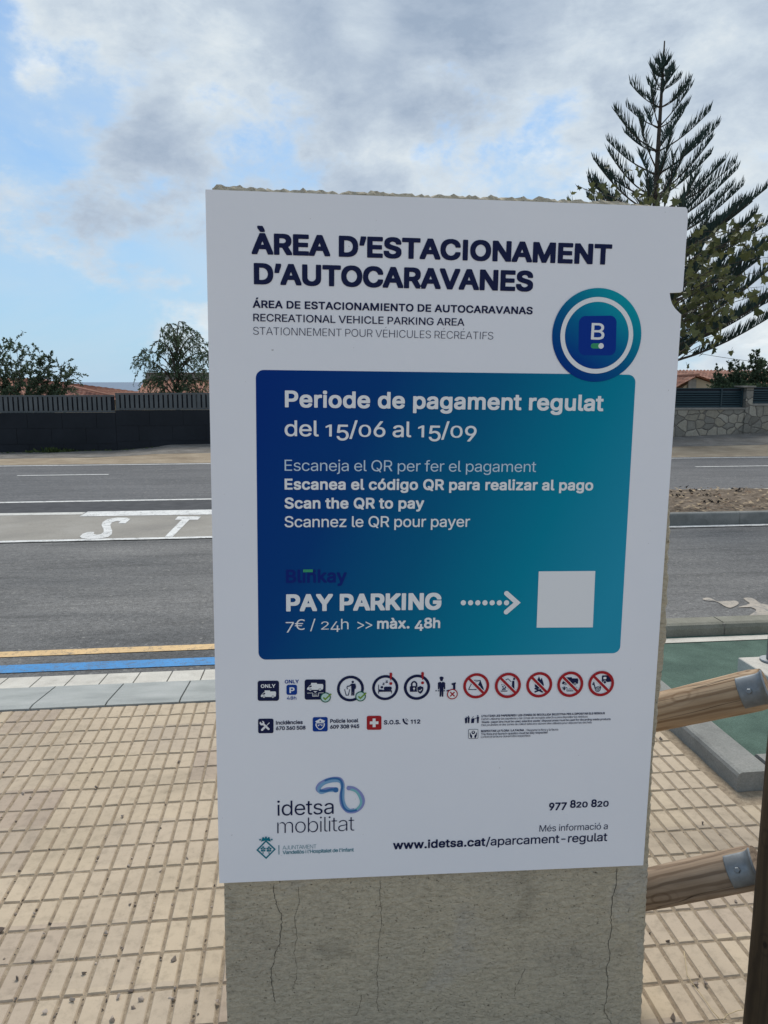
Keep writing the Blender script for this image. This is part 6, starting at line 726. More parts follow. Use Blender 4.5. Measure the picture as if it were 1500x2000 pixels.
GLYPHS = {}
def load_glyphs(txt):
    for line in txt.strip('\n').split('\n'):
        key, rest = line[:2], line[3:].split('|')
        cs = []
        for sp in rest[1:]:
            x = y = 0; q = []
            for p in sp.split(' '):
                dx, dy = p.split(','); x += int(dx); y += int(dy); q.append((x, y))
            cs.append(q)
        GLYPHS[key] = (int(rest[0]), cs)
load_glyphs(GLYPH_TABLE)
CAP = {'L': 485, 'R': 505, 'M': 523, 'B': 553, 'X': 575}

class Print:
    """flat printed shapes on the board, several inks, each layer a hair above the last"""
    LAY = 0.00006
    def __init__(s, base=0.0008): s.v, s.f, s.m, s.inks, s.k, s.base = [], [], [], [], 0, base
    def ink(s, name):
        if name not in s.inks: s.inks.append(name)
        return s.inks.index(name)
    def z(s): return s.base + s.k * s.LAY
    def up(s): s.k += 1; return s
    def raw(s, pts, ink, faces=None):
        b = len(s.v); z = s.z(); s.v += [(x, y, z) for x, y in pts]
        # keep the face towards the viewer
        for f in (faces or [list(range(len(pts)))]):
            a = sum(pts[f[i]][0] * pts[f[(i+1) % len(f)]][1] - pts[f[(i+1) % len(f)]][0] * pts[f[i]][1] for i in range(len(f)))
            s.f.append([b + i for i in (f if a > 0 else f[::-1])]); s.m.append(s.ink(ink))
        return s
    def poly(s, px, ink): s.raw([B(*p) for p in px], ink); return s.up()
    def scale(s, cx, cy): a, b = B(cx - 20, cy), B(cx + 20, cy); return (b[0] - a[0]) / 40
    def disc(s, cx, cy, r, ink, r_in=0.0, n=48):
        k = s.scale(cx, cy); c = B(cx, cy)
        ring = lambda q: [(c[0] + q * k * math.cos(2*math.pi*i/n), c[1] + q * k * math.sin(2*math.pi*i/n)) for i in range(n)]
        if r_in <= 0: s.raw(ring(r), ink)
        else: s.raw(ring(r) + ring(r_in), ink, [[i, (i+1) % n, n + (i+1) % n, n + i] for i in range(n)])
        return s.up()
    def rrect(s, quad, r, ink, n=7):
        """quad TL TR BR BL in pixels; r in pixels"""
        q = [Vector(B(*p)) for p in quad]; k = s.scale(*quad[0]); rr = r * k; out = []
        for i in range(4):
            p, a, b = q[i], (q[i-1] - q[i]).normalized(), (q[(i+1) % 4] - q[i]).normalized()
            for j in range(n + 1):
                t = j / n * math.pi / 2
                out.append(tuple(p + a * rr * (1 - math.sin(t)) + b * rr * (1 - math.cos(t))))
        s.raw(out, ink); return s.up()
    def stroke(s, px, w, ink, closed=False, cap=False):
        """polyline of width w pixels with mitred joins"""
        P = [Vector(B(*p)) for p in px]; k = s.scale(*px[0]); h = w * k / 2; n = len(P); L, Rr = [], []
        for i in range(n):
            a = P[i-1] if (i or closed) else None; b = P[(i+1) % n] if (i < n-1 or closed) else None
            d1 = (P[i] - a).normalized() if a is not None else None; d2 = (b - P[i]).normalized() if b is not None else None
            d = ((d1 or d2) + (d2 or d1)).normalized(); nn = Vector((-d.y, d.x))
            c = max(.35, abs(nn.dot(Vector((-(d2 or d1).y, (d2 or d1).x)))))
            L.append(tuple(P[i] + nn * h / c)); Rr.append(tuple(P[i] - nn * h / c))
        fs = [[i, (i+1) % n, n + (i+1) % n, n + i] for i in range(n if closed else n - 1)]
        s.raw(L + Rr, ink, fs); s.up()
        if cap:
            for p in (px[0], px[-1]): s.disc(p[0], p[1], w / 2, ink, n=20)
        return s
    def text(s, txt, wt, left, right, cap, ink, old=False, tight=None):
        """a line of type: baseline from left to right (pixels), cap height in pixels"""
        a, b = Vector(B(*left)), Vector(B(*right)); W = b.x - a.x
        hh = B(left[0], left[1] - cap)[1] - a.y
        sc = hh / CAP[wt]
        base = (a.y + b.y) / 2
        adv = [GLYPHS[wt + c][0] for c in txt]
        if old: adv = [w * (.93 if c in '0123456789' else 1) for w, c in zip(adv, txt)]
        first = min(p[0] for sp in GLYPHS[wt + txt[0]][1] for p in sp)
        last = adv[-1] - max(p[0] for sp in GLYPHS[wt + txt[-1]][1] for p in sp)
        nat = sum(adv) - first - last
        e = (W / sc - nat) / max(1, len(txt) - 1)
        tight = tight or {'X': (-.11, -.064), 'B': (-.085, -.034), 'M': (-.07, -.028), 'R': (-.06, -.018), 'L': (-.05, -.008)}[wt]
        e = max(tight[0] * 1000, min(tight[1] * 1000, e))
        sx = W / (nat + e * (len(txt) - 1))
        x = -first; cu = bpy.data.curves.new('t', 'CURVE'); cu.dimensions = '2D'; cu.fill_mode = 'FRONT'
        for c, w in zip(txt, adv):
            fy, dy, fx = 1.0, 0.0, 1.0
            if old:
                if c in '012': fy = .76; fx = .95
                elif c in '34579': dy = -.24 * CAP[wt]
            for sp in GLYPHS[wt + c][1]:
                q = cu.splines.new('POLY'); q.points.add(len(sp) - 1); q.use_cyclic_u = True
                for i, (X, Y) in enumerate(sp):
                    q.points[i].co = (a.x + (x + X * fx) * sx, base + (Y * fy + dy) * sc, 0, 1)
            x += w + e
        o = bpy.data.objects.new('t', cu); COL.objects.link(o)
        dg = bpy.context.evaluated_depsgraph_get(); me = o.evaluated_get(dg).to_mesh()
        s.raw([(v.co.x, v.co.y) for v in me.vertices], ink, [list(p.vertices) for p in me.polygons])
        bpy.data.objects.remove(o); bpy.data.curves.remove(cu)
        return s.up()
    def build(s, name, parent):
        me = bpy.data.meshes.new(name); me.from_pydata(s.v, [], s.f)
        for i in s.inks: me.materials.append(M[i])
        me.polygons.foreach_set('material_index', s.m); me.update()
        o = bpy.data.objects.new(name, me); COL.objects.link(o); o.parent = parent; return o

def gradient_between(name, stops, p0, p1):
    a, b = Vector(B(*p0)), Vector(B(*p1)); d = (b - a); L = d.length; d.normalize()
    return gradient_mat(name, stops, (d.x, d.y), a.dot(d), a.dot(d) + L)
M['field'] = gradient_between("blue to teal print", [(0, (.001, .030, .20)), (.25, (.001, .048, .205)), (.50, (.001, .115, .25)), (.76, (.001, .225, .345)), (1, (.02, .29, .44))], (500, 800), (1215, 1130))  # palest lower-right end adds a slight painted sheen to the printed gradient
M['badge'] = gradient_between("badge blue to teal print", [(0, (.001, .030, .22)), (.45, (.001, .10, .26)), (1, (.003, .31, .38))], (1105, 730), (1225, 585))
M['badge_in'] = gradient_between("badge inner print", [(0, (.001, .042, .25)), (.5, (.001, .125, .29)), (1, (.003, .27, .37))], (1135, 710), (1200, 605))

def build_board():
    rt = bpy.data.objects.new("information_board", None); COL.objects.link(rt); rt.matrix_world = BMAT
    rt.empty_display_size = .1
    tag(rt, "white printed parking information board with a blue panel, fixed to the concrete slab", "information board")
    # the panel: 4 mm thick, broken out at the right edge
    n1, n2, n3, n4 = B(1329, 571), B(1308.5, 570), B(1312, 588), B(1331, 614)
    out = [(-BW/2, 0), (BW/2, 0)]
    out += [(BW/2, n4[1])]
    arc = [B(*p) for p in ((1326, 610), (1319, 603), (1313, 594), (1309.5, 583), (1308, 572))]
    out += arc + [(BW/2 - .004, n1[1]), (BW/2, n1[1] + .003)]
    out += [(BW/2, BH - .022), (BW/2 - .002, BH - .004), (BW/2 - .006, BH), (-BW/2, BH)]
    out = [(x, y) for x, y in out]
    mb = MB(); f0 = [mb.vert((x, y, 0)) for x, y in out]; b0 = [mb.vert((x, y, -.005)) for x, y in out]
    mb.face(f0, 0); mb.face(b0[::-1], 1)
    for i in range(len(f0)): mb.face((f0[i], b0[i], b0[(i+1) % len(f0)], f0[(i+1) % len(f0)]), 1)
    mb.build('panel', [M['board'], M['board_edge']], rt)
    P = Print()
    P.text("ÀREA D’ESTACIONAMENT", 'X', (491.7, 496.7), (1193.7, 517.2), 41.7, 'navy').text("D’AUTOCARAVANES", 'X', (496, 555.7), (1040.5, 569.3), 41.7, 'navy')
    P.build('heading_lettering', rt)
    P = Print().text("ÁREA DE ESTACIONAMIENTO DE AUTOCARAVANAS", 'B', (493.7, 602.3), (1040, 613), 15, 'navy')
    P.text("RECREATIONAL VEHICLE PARKING AREA", 'M', (494.7, 627.7), (906.7, 636), 14.7, 'navy')
    P.text("STATIONNEMENT POUR VÉHICULES RÉCRÉATIFS", 'L', (494.7, 653.7), (963, 662.7), 14.7, 'navy')
    P.build('subtitle_lettering', rt)
    # the blue panel and what is printed on it
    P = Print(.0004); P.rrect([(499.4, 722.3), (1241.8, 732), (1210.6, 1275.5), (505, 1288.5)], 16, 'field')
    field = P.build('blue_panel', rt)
    P = Print(.0010)
    P.text("Periode de pagament regulat", 'B', (556.6, 796.9), (1177.8, 801.6), 32.8, 'print_white')
    P.text("del 15/06 al 15/09", 'M', (556, 853.4), (930.4, 853.4), 31, 'print_white', old=True)
    P.build('period_lettering', field); P = Print(.0010)
    P.text("Escaneja el QR per fer el pagament", 'R', (556, 920.4), (1046.6, 920.6), 21.5, 'pale_print')
    P.text("Escanea el código QR para realizar al pago", 'B', (556, 957.3), (1158, 956.8), 21.5, 'print_white')
    P.text("Scan the QR to pay", 'B', (556, 993.5), (828, 993), 21.5, 'print_white')
    P.text("Scannez le QR pour payer", 'M', (556, 1030.4), (917.6, 1028), 21.5, 'print_white')
    P.build('panel_lettering', field); P = Print(.0010)
    P.text("PAY PARKING", 'X', (559, 1194), (861.7, 1190.5), 33.4, 'print_white')
    P.text("7€ / 24h", 'R', (558, 1229.6), (680.7, 1229.2), 20.5, 'print_white', old=True)
    P.text(">>", 'R', (698, 1229), (727, 1228.6), 20.5, 'print_white')
    P.text("màx. 48h", 'B', (736.4, 1227.8), (859.4, 1226.5), 20.5, 'print_white', old=True)
    P.build('tariff_lettering', field)
    P = Print(.0010).text("Blinkay", 'B', (558.6, 1138.3), (677, 1137.5), 26, 'brand_blue')
    P.stroke([(592, 1114.8), (611, 1114.6)], 5.6, 'green').disc(613.8, 1115, 2.9, 'brand_blue')
    P.build('company_logo', field)
    P = Print(.0010)
    for x in (904.8, 918.9, 933, 947, 961, 975, 989): P.disc(x, 1177, 5.1, 'print_white', n=24)
    P.stroke([(989, 1158.6), (1009.6, 1176.8), (988.3, 1195)], 9.4, 'print_white', cap=True)
    P.build('dotted_arrow', field)
    P = Print(.0010).poly([(1052, 1115.8), (1162.4, 1115), (1157.6, 1225), (1047.8, 1225.6)], 'print_white')
    P.build('white_square', field)
    # round badge over the panel's corner
    P = Print(.0012).disc(1165.5, 655, 87, 'badge', n=96); bd = P.build('round_badge', rt)
    P = Print(.0016).disc(1165.3, 655.5, 71, 'print_white', 62.3, n=96); P.build('ring', bd)
    P = Print(.0016).disc(1165.3, 655.5, 62, 'badge_in', n=96).rrect([(1130, 617.5), (1204, 616.5), (1202, 694.5), (1129, 694)], 13, 'deep_blue')
    P.text("B", 'M', (1153.5, 663.5), (1179.3, 663.5), 32.3, 'print_white')
    P.rrect([(1153.4, 670.6), (1178.4, 670.6), (1178.2, 680.8), (1153.2, 680.8)], 5, 'green').disc(1173.3, 675.7, 5.2, 'print_white')
    P.build('badge_emblem', bd)

    # --- pictograms -------------------------------------------------------
    def van(P, x, y, w, ink, hole):
        """small motorhome: x, y top left of the body, w width in pixels"""
        k = w / 180.0; t = lambda L: [(x + a * k, y + b * k) for a, b in L]
        P.poly(t([(0, 70), (4, 56), (34, 24), (46, 18), (46, 0), (108, 0), (110, 12), (172, 12), (180, 30), (176, 68), (160, 76), (8, 76)]), ink)
        P.poly(t([(16, 48), (38, 28), (52, 28), (52, 44), (30, 50)]), hole)
        for c in (38, 142):
            P.disc(x + c * k, y + 74 * k, 16 * k, hole, n=18).disc(x + c * k, y + 74 * k, 12.5 * k, ink, n=18).disc(x + c * k, y + 74 * k, 5 * k, hole, n=12)
    def tickmark(P, cx, cy, r=10.3):
        P.disc(cx, cy, r, 'ring_green').disc(cx, cy, r * .80, 'mint')
        P.stroke([(cx - r*.42, cy - r*.02), (cx - r*.05, cy + r*.36), (cx + r*1.05, cy - r*.68)], r*.30, 'tick')
    def sq(x0, y0, x1, y1): return [(x0, y0), (x1, y0 - .3), (x1, y1 - .3), (x0, y1)]
    P = Print().rrect(sq(503.3, 1329.4, 545, 1368.7), 4.5, 'navy'); P.text("ONLY", 'B', (509.5, 1343.3), (538, 1342.8), 7, 'print_white'); van(P, 509.3, 1348.2, 30, 'print_white', 'navy'); P.build('pictogram', rt)
    P = Print().text("ONLY", 'B', (556.2, 1334.9), (583.7, 1334.2), 7, 'ink_blue').rrect(sq(559.5, 1337.4, 580.2, 1357), 4, 'ink_blue')
    P.text("P", 'B', (565.5, 1353.3), (575.3, 1353), 11, 'print_white').text("48h", 'M', (560.3, 1366.6), (578.8, 1366.2), 6.6, 'ink_blue'); P.build('pictogram', rt)
    P = Print().rrect(sq(595, 1326.9, 636, 1366.4), 4.5, 'navy'); van(P, 599.5, 1333.5, 32, 'print_white', 'navy')
    P.stroke([(600, 1353.3), (610.5, 1353), (610.5, 1359.4), (622, 1359.1), (622.5, 1352.8), (632, 1352.6)], .9, 'print_white')
    P.poly([(612, 1349.5), (619.5, 1349.5), (615.8, 1352.4)], 'print_white')
    for dy in (0, 3): P.stroke([(612 + i * 1.6, 1355 + dy + (.7 if i % 2 else -.4)) for i in range(6)], .6, 'print_white')
    tickmark(P, 635.8, 1361.7); P.build('pictogram', rt)
    def person(P, x, y, h, ink):                               # standing figure, feet at x, y
        P.disc(x, y - h*.92, h*.085, ink, n=20)
        P.poly([(x - h*.12, y - h*.80), (x + h*.14, y - h*.80), (x + h*.17, y - h*.76), (x + h*.13, y - h*.42), (x + h*.10, y), (x + h*.02, y), (x + h*.01, y - h*.40), (x - h*.01, y), (x - h*.10, y), (x - h*.10, y - h*.42)], ink)
    P = Print().disc(684.5, 1344.7, 26.4, 'navy', 21); person(P, 689, 1358.3, 29, 'navy')
    P.stroke([(686.5, 1336.5), (682, 1340), (678, 1340)], 2, 'navy').stroke([(693, 1335), (694.4, 1340), (693.8, 1345)], 2, 'navy').stroke([(677.6, 1341), (678.4, 1346)], 1.6, 'navy')
    P.stroke([(673, 1346), (676, 1357.5), (680.5, 1357.3), (683, 1346)], 1.4, 'navy'); tickmark(P, 704.2, 1359.7); P.build('pictogram', rt)
    def bang(P, x, y): P.poly([(x - 2.6, y), (x - 1.4, y - 2.2), (x + 1.4, y - 2.2), (x + 2.8, y), (x + 2.4, y + 5), (x + .5, y + 13), (x - .5, y + 13), (x - 2.2, y + 5)], 'red').disc(x, y + 19, 3, 'red', n=20)
    P = Print().disc(752.4, 1342.8, 25.6, 'navy', 20.3)
    P.stroke([(739.5, 1337), (739.5, 1354.5)], 1.4, 'navy').stroke([(739.5, 1350), (765, 1349.6)], 1.8, 'navy').stroke([(764.6, 1349), (764.6, 1354)], 1.4, 'navy')
    P.disc(745.8, 1342, 2.5, 'navy', n=20).rrect(sq(749.8, 1341, 765, 1347.4), 2.4, 'navy').poly([(740, 1346), (749, 1347.2), (765, 1347.6), (765, 1350.4), (740, 1351)], 'navy')
    P.text("z", 'B', (747, 1337.6), (751.2, 1337.5), 5.4, 'navy').text("z", 'B', (753, 1333.4), (757.6, 1333.3), 6, 'navy'); bang(P, 763.2, 1315.5); P.build('pictogram', rt)
    P = Print().disc(814.4, 1342, 25.7, 'navy', 20.2).rrect(sq(800.4, 1340, 816.4, 1351), 1.5, 'navy')
    P.stroke([(804, 1341), (804, 1335.5), (805.5, 1332.4), (808.8, 1331), (812, 1332.3), (813.6, 1335.5), (813.6, 1340)], 3, 'navy').disc(808.6, 1344.4, 1.9, 'print_white', n=16).stroke([(808.6, 1345), (808.6, 1348)], 1.2, 'print_white')
    shl = lambda k: [(820.8 + a * k, 1347.5 + b * k) for a, b in ((0, -8.2), (6, -5.8), (6, 0), (3.6, 4.6), (0, 7.4), (-3.6, 4.6), (-6, 0), (-6, -5.8))]
    P.poly(shl(1.12), 'print_white').poly(shl(1.0), 'navy').stroke([(818.2, 1347.4), (820.2, 1349.4), (824, 1345.2)], 1.2, 'print_white'); bang(P, 825.2, 1314.2); P.build('pictogram', rt)
    P = Print().disc(862.3, 1327.3, 3.0, 'navy', n=20).poly([(858, 1324.4), (859, 1322), (862.3, 1321), (865.6, 1322), (866.8, 1324.4), (865, 1326), (859.8, 1326)], 'navy')
    P.poly([(857, 1332), (860.4, 1331.4), (862.3, 1333.5), (864.4, 1331.4), (867.6, 1332), (869.6, 1334), (869.4, 1346), (867.2, 1346), (866.4, 1340), (866, 1346), (865.8, 1360.4), (863, 1360.4), (862.4, 1347), (861.8, 1360.4), (858.6, 1360.4), (858.4, 1346), (858, 1340), (857.2, 1346), (855.2, 1346), (855.2, 1334)], 'navy')
    for x in (851.6, 856.2, 867.6): P.disc(x, 1348.8, 1.3, 'navy', n=12)
    P.stroke([(882, 1336.2), (890, 1333.8)], 3.4, 'navy').stroke([(887, 1336), (887, 1346)], 4.6, 'navy').stroke([(872, 1349), (880, 1347.5)], 2.6, 'navy')
    P.disc(883.3, 1355.3, 10.5, 'red').disc(883.3, 1355.3, 8.4, 'print_white').stroke([(879, 1351), (887.6, 1359.6)], 2.6, 'red').stroke([(887.6, 1351), (879, 1359.6)], 2.6, 'red'); P.build('pictogram', rt)
    def ban(P, cx, cy, r=25.4):
        a = r * .66
        P.stroke([(cx - a, cy - a), (cx + a, cy + a)], 7.4, 'print_white').stroke([(cx - a, cy - a), (cx + a, cy + a)], 5.2, 'red').disc(cx, cy, r, 'red', r * .79)
    P = Print().stroke([(915, 1346.5), (921, 1334.6), (938, 1328.6), (925.5, 1328.4)], 1.3, 'navy').stroke([(915, 1346.5), (930.5, 1346.5)], 1.4, 'navy')
    P.poly([(938, 1328), (945.2, 1346.6), (941.4, 1347), (937, 1339), (933.6, 1338.4)], 'navy'); ban(P, 930, 1339.2); P.build('pictogram', rt)
    P = Print().stroke([(1004, 1325.5), (1004, 1326)], 4, 'navy', cap=True); P.poly([(1000, 1330), (1004.5, 1329), (1004.5, 1347), (1000, 1345)], 'navy').stroke([(987.5, 1327.6), (992, 1325.6), (998, 1331)], 1.3, 'navy')
    for dx, dy, r in ((0, 0, 1.5), (3, -3, 1.2), (5, 1, 1.4), (-2, -4, 1.0), (2, 3, 1.3), (7, -2, .9), (4, 4.6, 1.5), (0, 5, 1.6)): P.disc(982 + dx, 1341 + dy, r, 'navy', n=10)
    P.stroke([(977.6, 1349.4), (991, 1349.2)], 1.5, 'navy'); ban(P, 991.7, 1338.2); P.build('pictogram', rt)
    P = Print().poly([(1052.6, 1320.6), (1055.4, 1328), (1058, 1323.6), (1062, 1336), (1061.4, 1340), (1057, 1344), (1049, 1345), (1044.6, 1341), (1044, 1336), (1048, 1338), (1048.6, 1330)], 'navy')
    P.stroke([(1044, 1344), (1060, 1351.6)], 3, 'navy').stroke([(1044, 1351.4), (1060, 1345)], 3, 'navy'); ban(P, 1053, 1337.2); P.build('pictogram', rt)
    P = Print(); van(P, 1097.4, 1322.6, 32, 'navy', 'print_white')
    P.stroke([(1097, 1342.4), (1107, 1342.2), (1107, 1349.6), (1118.6, 1349.3), (1119, 1342), (1127, 1341.8)], .9, 'navy').stroke([(1101.8, 1340.4), (1101.8, 1346)], 2, 'navy').poly([(1098.4, 1344), (1105, 1344), (1101.8, 1348.4)], 'navy')
    for dy in (0, 2.6): P.stroke([(1108.6 + i * 1.6, 1345 + dy + (.6 if i % 2 else -.4)) for i in range(6)], .6, 'navy')
    ban(P, 1113.4, 1336); P.build('pictogram', rt)
    P = Print().rrect(sq(1175.4, 1319, 1191.4, 1332), 2, 'navy').rrect(sq(1178.4, 1322, 1184, 1326.4), .8, 'print_white').disc(1181, 1332, 3.2, 'print_white').disc(1181, 1332, 2.5, 'navy').poly([(1191, 1323), (1193.6, 1322), (1193.6, 1331), (1191, 1331)], 'navy')
    P.disc(1167.4, 1345.6, 5.4, 'navy', 4.1, 28).disc(1167.4, 1345.6, 2.8, 'navy', 1.6, 20).stroke([(1162, 1345), (1161, 1338), (1158, 1335.6)], 1.7, 'navy').stroke([(1172.4, 1344), (1172.8, 1336)], 1.7, 'navy').stroke([(1156.6, 1336.4), (1161, 1335)], 3, 'navy').stroke([(1159.4, 1331.6), (1159.4, 1336)], 2, 'navy')
    ban(P, 1173.7, 1334.8, 25.1); P.build('pictogram', rt)

    # --- contact line -----------------------------------------------------
    P = Print().rrect(sq(504.2, 1403.5, 534.2, 1431.9), 3.6, 'navy')
    P.stroke([(512, 1411.5), (524.6, 1423.6)], 4, 'print_white', cap=True).disc(511.8, 1412, 4.6, 'print_white', n=24).poly([(507.5, 1407.6), (510.6, 1405.6), (513.6, 1411), (511.6, 1412.8)], 'navy')
    P.stroke([(526.4, 1411), (519.4, 1418)], 1.3, 'print_white').stroke([(516.4, 1420.4), (512, 1425)], 4.2, 'print_white', cap=True); P.build('contact_icon', rt)
    P = Print().text("Incidències", 'B', (539, 1415.2), (591.3, 1413.7), 7.4, 'navy').text("670 360 508", 'B', (539, 1426), (596.7, 1424.5), 7.4, 'navy'); P.build('contact_lettering', rt)
    P = Print().rrect(sq(610.8, 1400.5, 640, 1428.5), 3.6, 'ink_blue')
    P.poly([(615.6, 1408.6), (625.4, 1403.4), (635, 1407.6), (632.6, 1411.2), (618.2, 1411.8)], 'print_white').disc(625.4, 1408.3, 1.6, 'ink_blue', n=14)
    P.poly([(616.4, 1412.4), (634.2, 1411.8), (634.4, 1416), (632.6, 1420), (628, 1424.4), (622.8, 1424.6), (618.4, 1420.6), (616.2, 1416.6)], 'print_white').poly([(618.6, 1416), (632.4, 1415.6), (630.8, 1419.4), (627.4, 1422.8), (623.2, 1423), (620, 1419.8)], 'ink_blue')
    P.poly([(618.4, 1412.9), (632.4, 1412.4), (632.2, 1415.4), (625.4, 1414.4), (618.6, 1415.9)], 'ink_blue').disc(622, 1416.8, 1.1, 'print_white', n=12).disc(628.6, 1416.6, 1.1, 'print_white', n=12); P.build('contact_icon', rt)
    P = Print().text("Policia local", 'B', (644.8, 1411.9), (699.7, 1410.4), 7.4, 'navy').text("609 308 945", 'B', (644.8, 1423.2), (701.7, 1421.7), 7.4, 'navy'); P.build('contact_lettering', rt)
    P = Print().rrect(sq(716.3, 1397.9, 745, 1425.3), 3.6, 'red').stroke([(722.2, 1411.6), (739, 1411.3)], 5.8, 'print_white').stroke([(730.6, 1403.1), (730.7, 1419.8)], 5.8, 'print_white'); P.build('contact_icon', rt)
    P = Print().text("S.O.S.", 'B', (749.7, 1414.8), (782, 1414.2), 8.3, 'navy').text("112", 'B', (802, 1413.4), (820.8, 1412.9), 8, 'navy')
    P.stroke([(787.6, 1404.6), (788.4, 1408.4), (791.4, 1412), (795, 1413.6)], 3.2, 'navy', cap=True)
    P.stroke([(791.4, 1405.4), (793.6, 1406.6), (794.8, 1409)], .8, 'navy').stroke([(792, 1402.8), (795.6, 1404.6), (797.4, 1408.6)], .8, 'navy'); P.build('contact_lettering', rt)
    P = Print()
    for t, w, l, r in (("UTILITZAR LES PAPERERES I LES ZONES DE RECOLLIDA SELECTIVA PER A DIPOSITAR ELS RESIDUS", 'B', (940.3, 1400.1), (1181, 1395)),
                       ("Deben utilizarse las papeleras y las zonas de recogida selectiva para depositar los residuos", 'R', (940.3, 1405.9), (1147.6, 1401.4)),
                       ("Waste-paper bins must be used, selective waste-disposal areas must be used for discarding waste products", 'M', (940.3, 1411.7), (1192.3, 1406.4)),
                       ("Des poubelles et des zones de collect sélective doivent être utilisées pour déposer les déchets", 'R', (940.3, 1417.6), (1155.5, 1412.6)),
                       ("RESPECTAR LA FLORA I LA FAUNA", 'B', (939.2, 1429.7), (1023.3, 1427.8)), ("/ Respetar la flora y la fauna", 'R', (1026.4, 1427.8), (1089.7, 1426.4)),
                       ("The flora and fauna in question must be duly respected", 'M', (939.2, 1435.2), (1068.9, 1432.4)),
                       ("La flore et la faune doivent être respectées", 'R', (939.2, 1440.7), (1035.7, 1438.4))):
        P.text(t, w, l, r, 4.1, 'navy', tight=(-.06, .0))
    P.build('small_print', rt)
    P = Print()
    P.poly([(907.6, 1402), (912.6, 1401.8), (911.8, 1412.4), (908.4, 1412.4)], 'navy'); person(P, 915, 1412.2, 14.6, 'navy')
    P.stroke([(913.4, 1401.4), (909.6, 1400)], 1.1, 'navy').poly([(920.6, 1403), (927, 1402.6), (925.4, 1411.8), (919.8, 1412)], 'navy').stroke([(922, 1401.6), (925, 1398.8)], 1, 'navy')
    person(P, 933, 1411.8, 15.4, 'navy'); P.stroke([(931, 1401.6), (927.6, 1403.4)], 1.1, 'navy'); P.build('pictogram', rt)
    P = Print().rrect(sq(914.5, 1424, 933.8, 1442.7), 2.4, 'navy').rrect(sq(915.3, 1424.8, 933, 1441.9), 1.9, 'print_white').disc(924.2, 1430.2, 3.5, 'navy', n=24)
    P.poly([(922.6, 1428.6), (924.8, 1428), (925.6, 1430), (923.8, 1431.6)], 'print_white')
    for s in (-1, 1): P.poly([(924.2 + s*a, b) for a, b in ((7.2, 1430.6), (5.6, 1430.4), (5, 1433.6), (3.4, 1434.6), (2, 1437.6), (2.4, 1441), (5, 1441), (6.6, 1437))], 'navy')
    P.build('pictogram', rt)

    # --- foot of the board --------------------------------------------------
    P = Print().text("idetsa", 'R', (541.7, 1592.8), (651.7, 1589.2), 28.6, 'navy').text("mobilitat", 'L', (541.7, 1627.2), (692, 1621.6), 28.6, 'navy'); P.build('operator_lettering', rt)
    # ribbon emblem: a loose figure of eight of translucent-looking bands
    C8 = lambda u, v: (480 + u / 2.027, 1490 + v / 2.027)
    def ribbon(P, pts, w, ink):
        q = [Vector(p) for p in pts]; out = []
        for i in range(len(q) - 1):
            p0, p1, p2, p3 = q[max(i-1, 0)], q[i], q[i+1], q[min(i+2, len(q)-1)]
            for j in range(6):
                t = j / 6; out.append(.5 * ((2*p1) + (p2-p0)*t + (2*p0-5*p1+4*p2-p3)*t*t + (3*p1-p0-3*p2+p3)*t**3))
        out.append(q[-1]); P.stroke([C8(*p) for p in out], w, ink)
    P = Print()
    ribbon(P, [(362, 104), (325, 103), (295, 112), (284, 100), (298, 80), (335, 64), (372, 64), (384, 90), (378, 130), (382, 165), (402, 188), (430, 186)], 7.4, 'swirl_b')
    ribbon(P, [(366, 108), (330, 108), (298, 116), (290, 100), (310, 80), (345, 70), (376, 74), (384, 105), (384, 145), (396, 176), (422, 192), (446, 182)], 6.8, 'swirl_a')
    ribbon(P, [(402, 96), (430, 100), (456, 122), (466, 150), (456, 176), (432, 192), (404, 192), (386, 176)], 5.8, 'swirl_b')
    ribbon(P, [(406, 102), (436, 112), (452, 136), (456, 160), (440, 182), (414, 190)], 4.6, 'swirl_d')
    ribbon(P, [(312, 70), (340, 61), (370, 64), (382, 86), (378, 120), (380, 150), (390, 178), (410, 190), (440, 186)], 4.0, 'swirl_c')
    ribbon(P, [(292, 108), (315, 110), (340, 104), (360, 106)], 5.2, 'swirl_c')
    x, y = C8(356, 106); P.disc(x, y, 5.4, 'swirl_c', n=20); x, y = C8(408, 99); P.disc(x, y, 4.6, 'swirl_b', n=20)
    P.build('ribbon_emblem', rt)
    P = Print(); cx, cy = 519.5, 1659.2
    P.stroke([(cx, cy - 17), (cx + 17.4, cy - .8), (cx + .4, cy + 16.4), (cx - 17, cy + .6)], 2.8, 'teal_ink', closed=True)
    for dx in (-5.6, 5.8):
        P.stroke([(cx + dx, cy + 8), (cx + dx, cy - 3)], 1.3, 'teal_ink')
        for a, b in ((0, -5), (-3.2, -2.2), (3.2, -2.4), (-2.6, 1.8), (2.8, 1.6)): P.disc(cx + dx + a, cy + b, 1.9, 'teal_ink', n=14)
    P.poly([(cx - 9.6, cy - 16), (cx - 8, cy - 21.6), (cx, cy - 23.4), (cx + 8, cy - 21.8), (cx + 9.6, cy - 16.2), (cx, cy - 18.6)], 'teal_ink')
    for a, b in ((-11.4, -20.4), (-5.6, -23.8), (0, -25), (5.6, -24), (11.4, -20.8)): P.disc(cx + a, cy + b + .6, 1.8, 'teal_ink', n=14)
    P.build('town_crest', rt)
    P = Print().stroke([(544.7, 1650.5), (544.9, 1668.6)], 1.5, 'teal_ink').text("AJUNTAMENT", 'L', (552, 1658.8), (618, 1656.4), 7.4, 'teal_ink').text("Vandellòs i l'Hospitalet de l'Infant", 'M', (552, 1668), (691, 1662.6), 7.0, 'teal_ink'); P.build('council_lettering', rt)
    P = Print().text("977 820 820", 'B', (1072, 1579.6), (1189, 1574.6), 15, 'navy', old=True); P.build('phone_lettering', rt); P = Print()
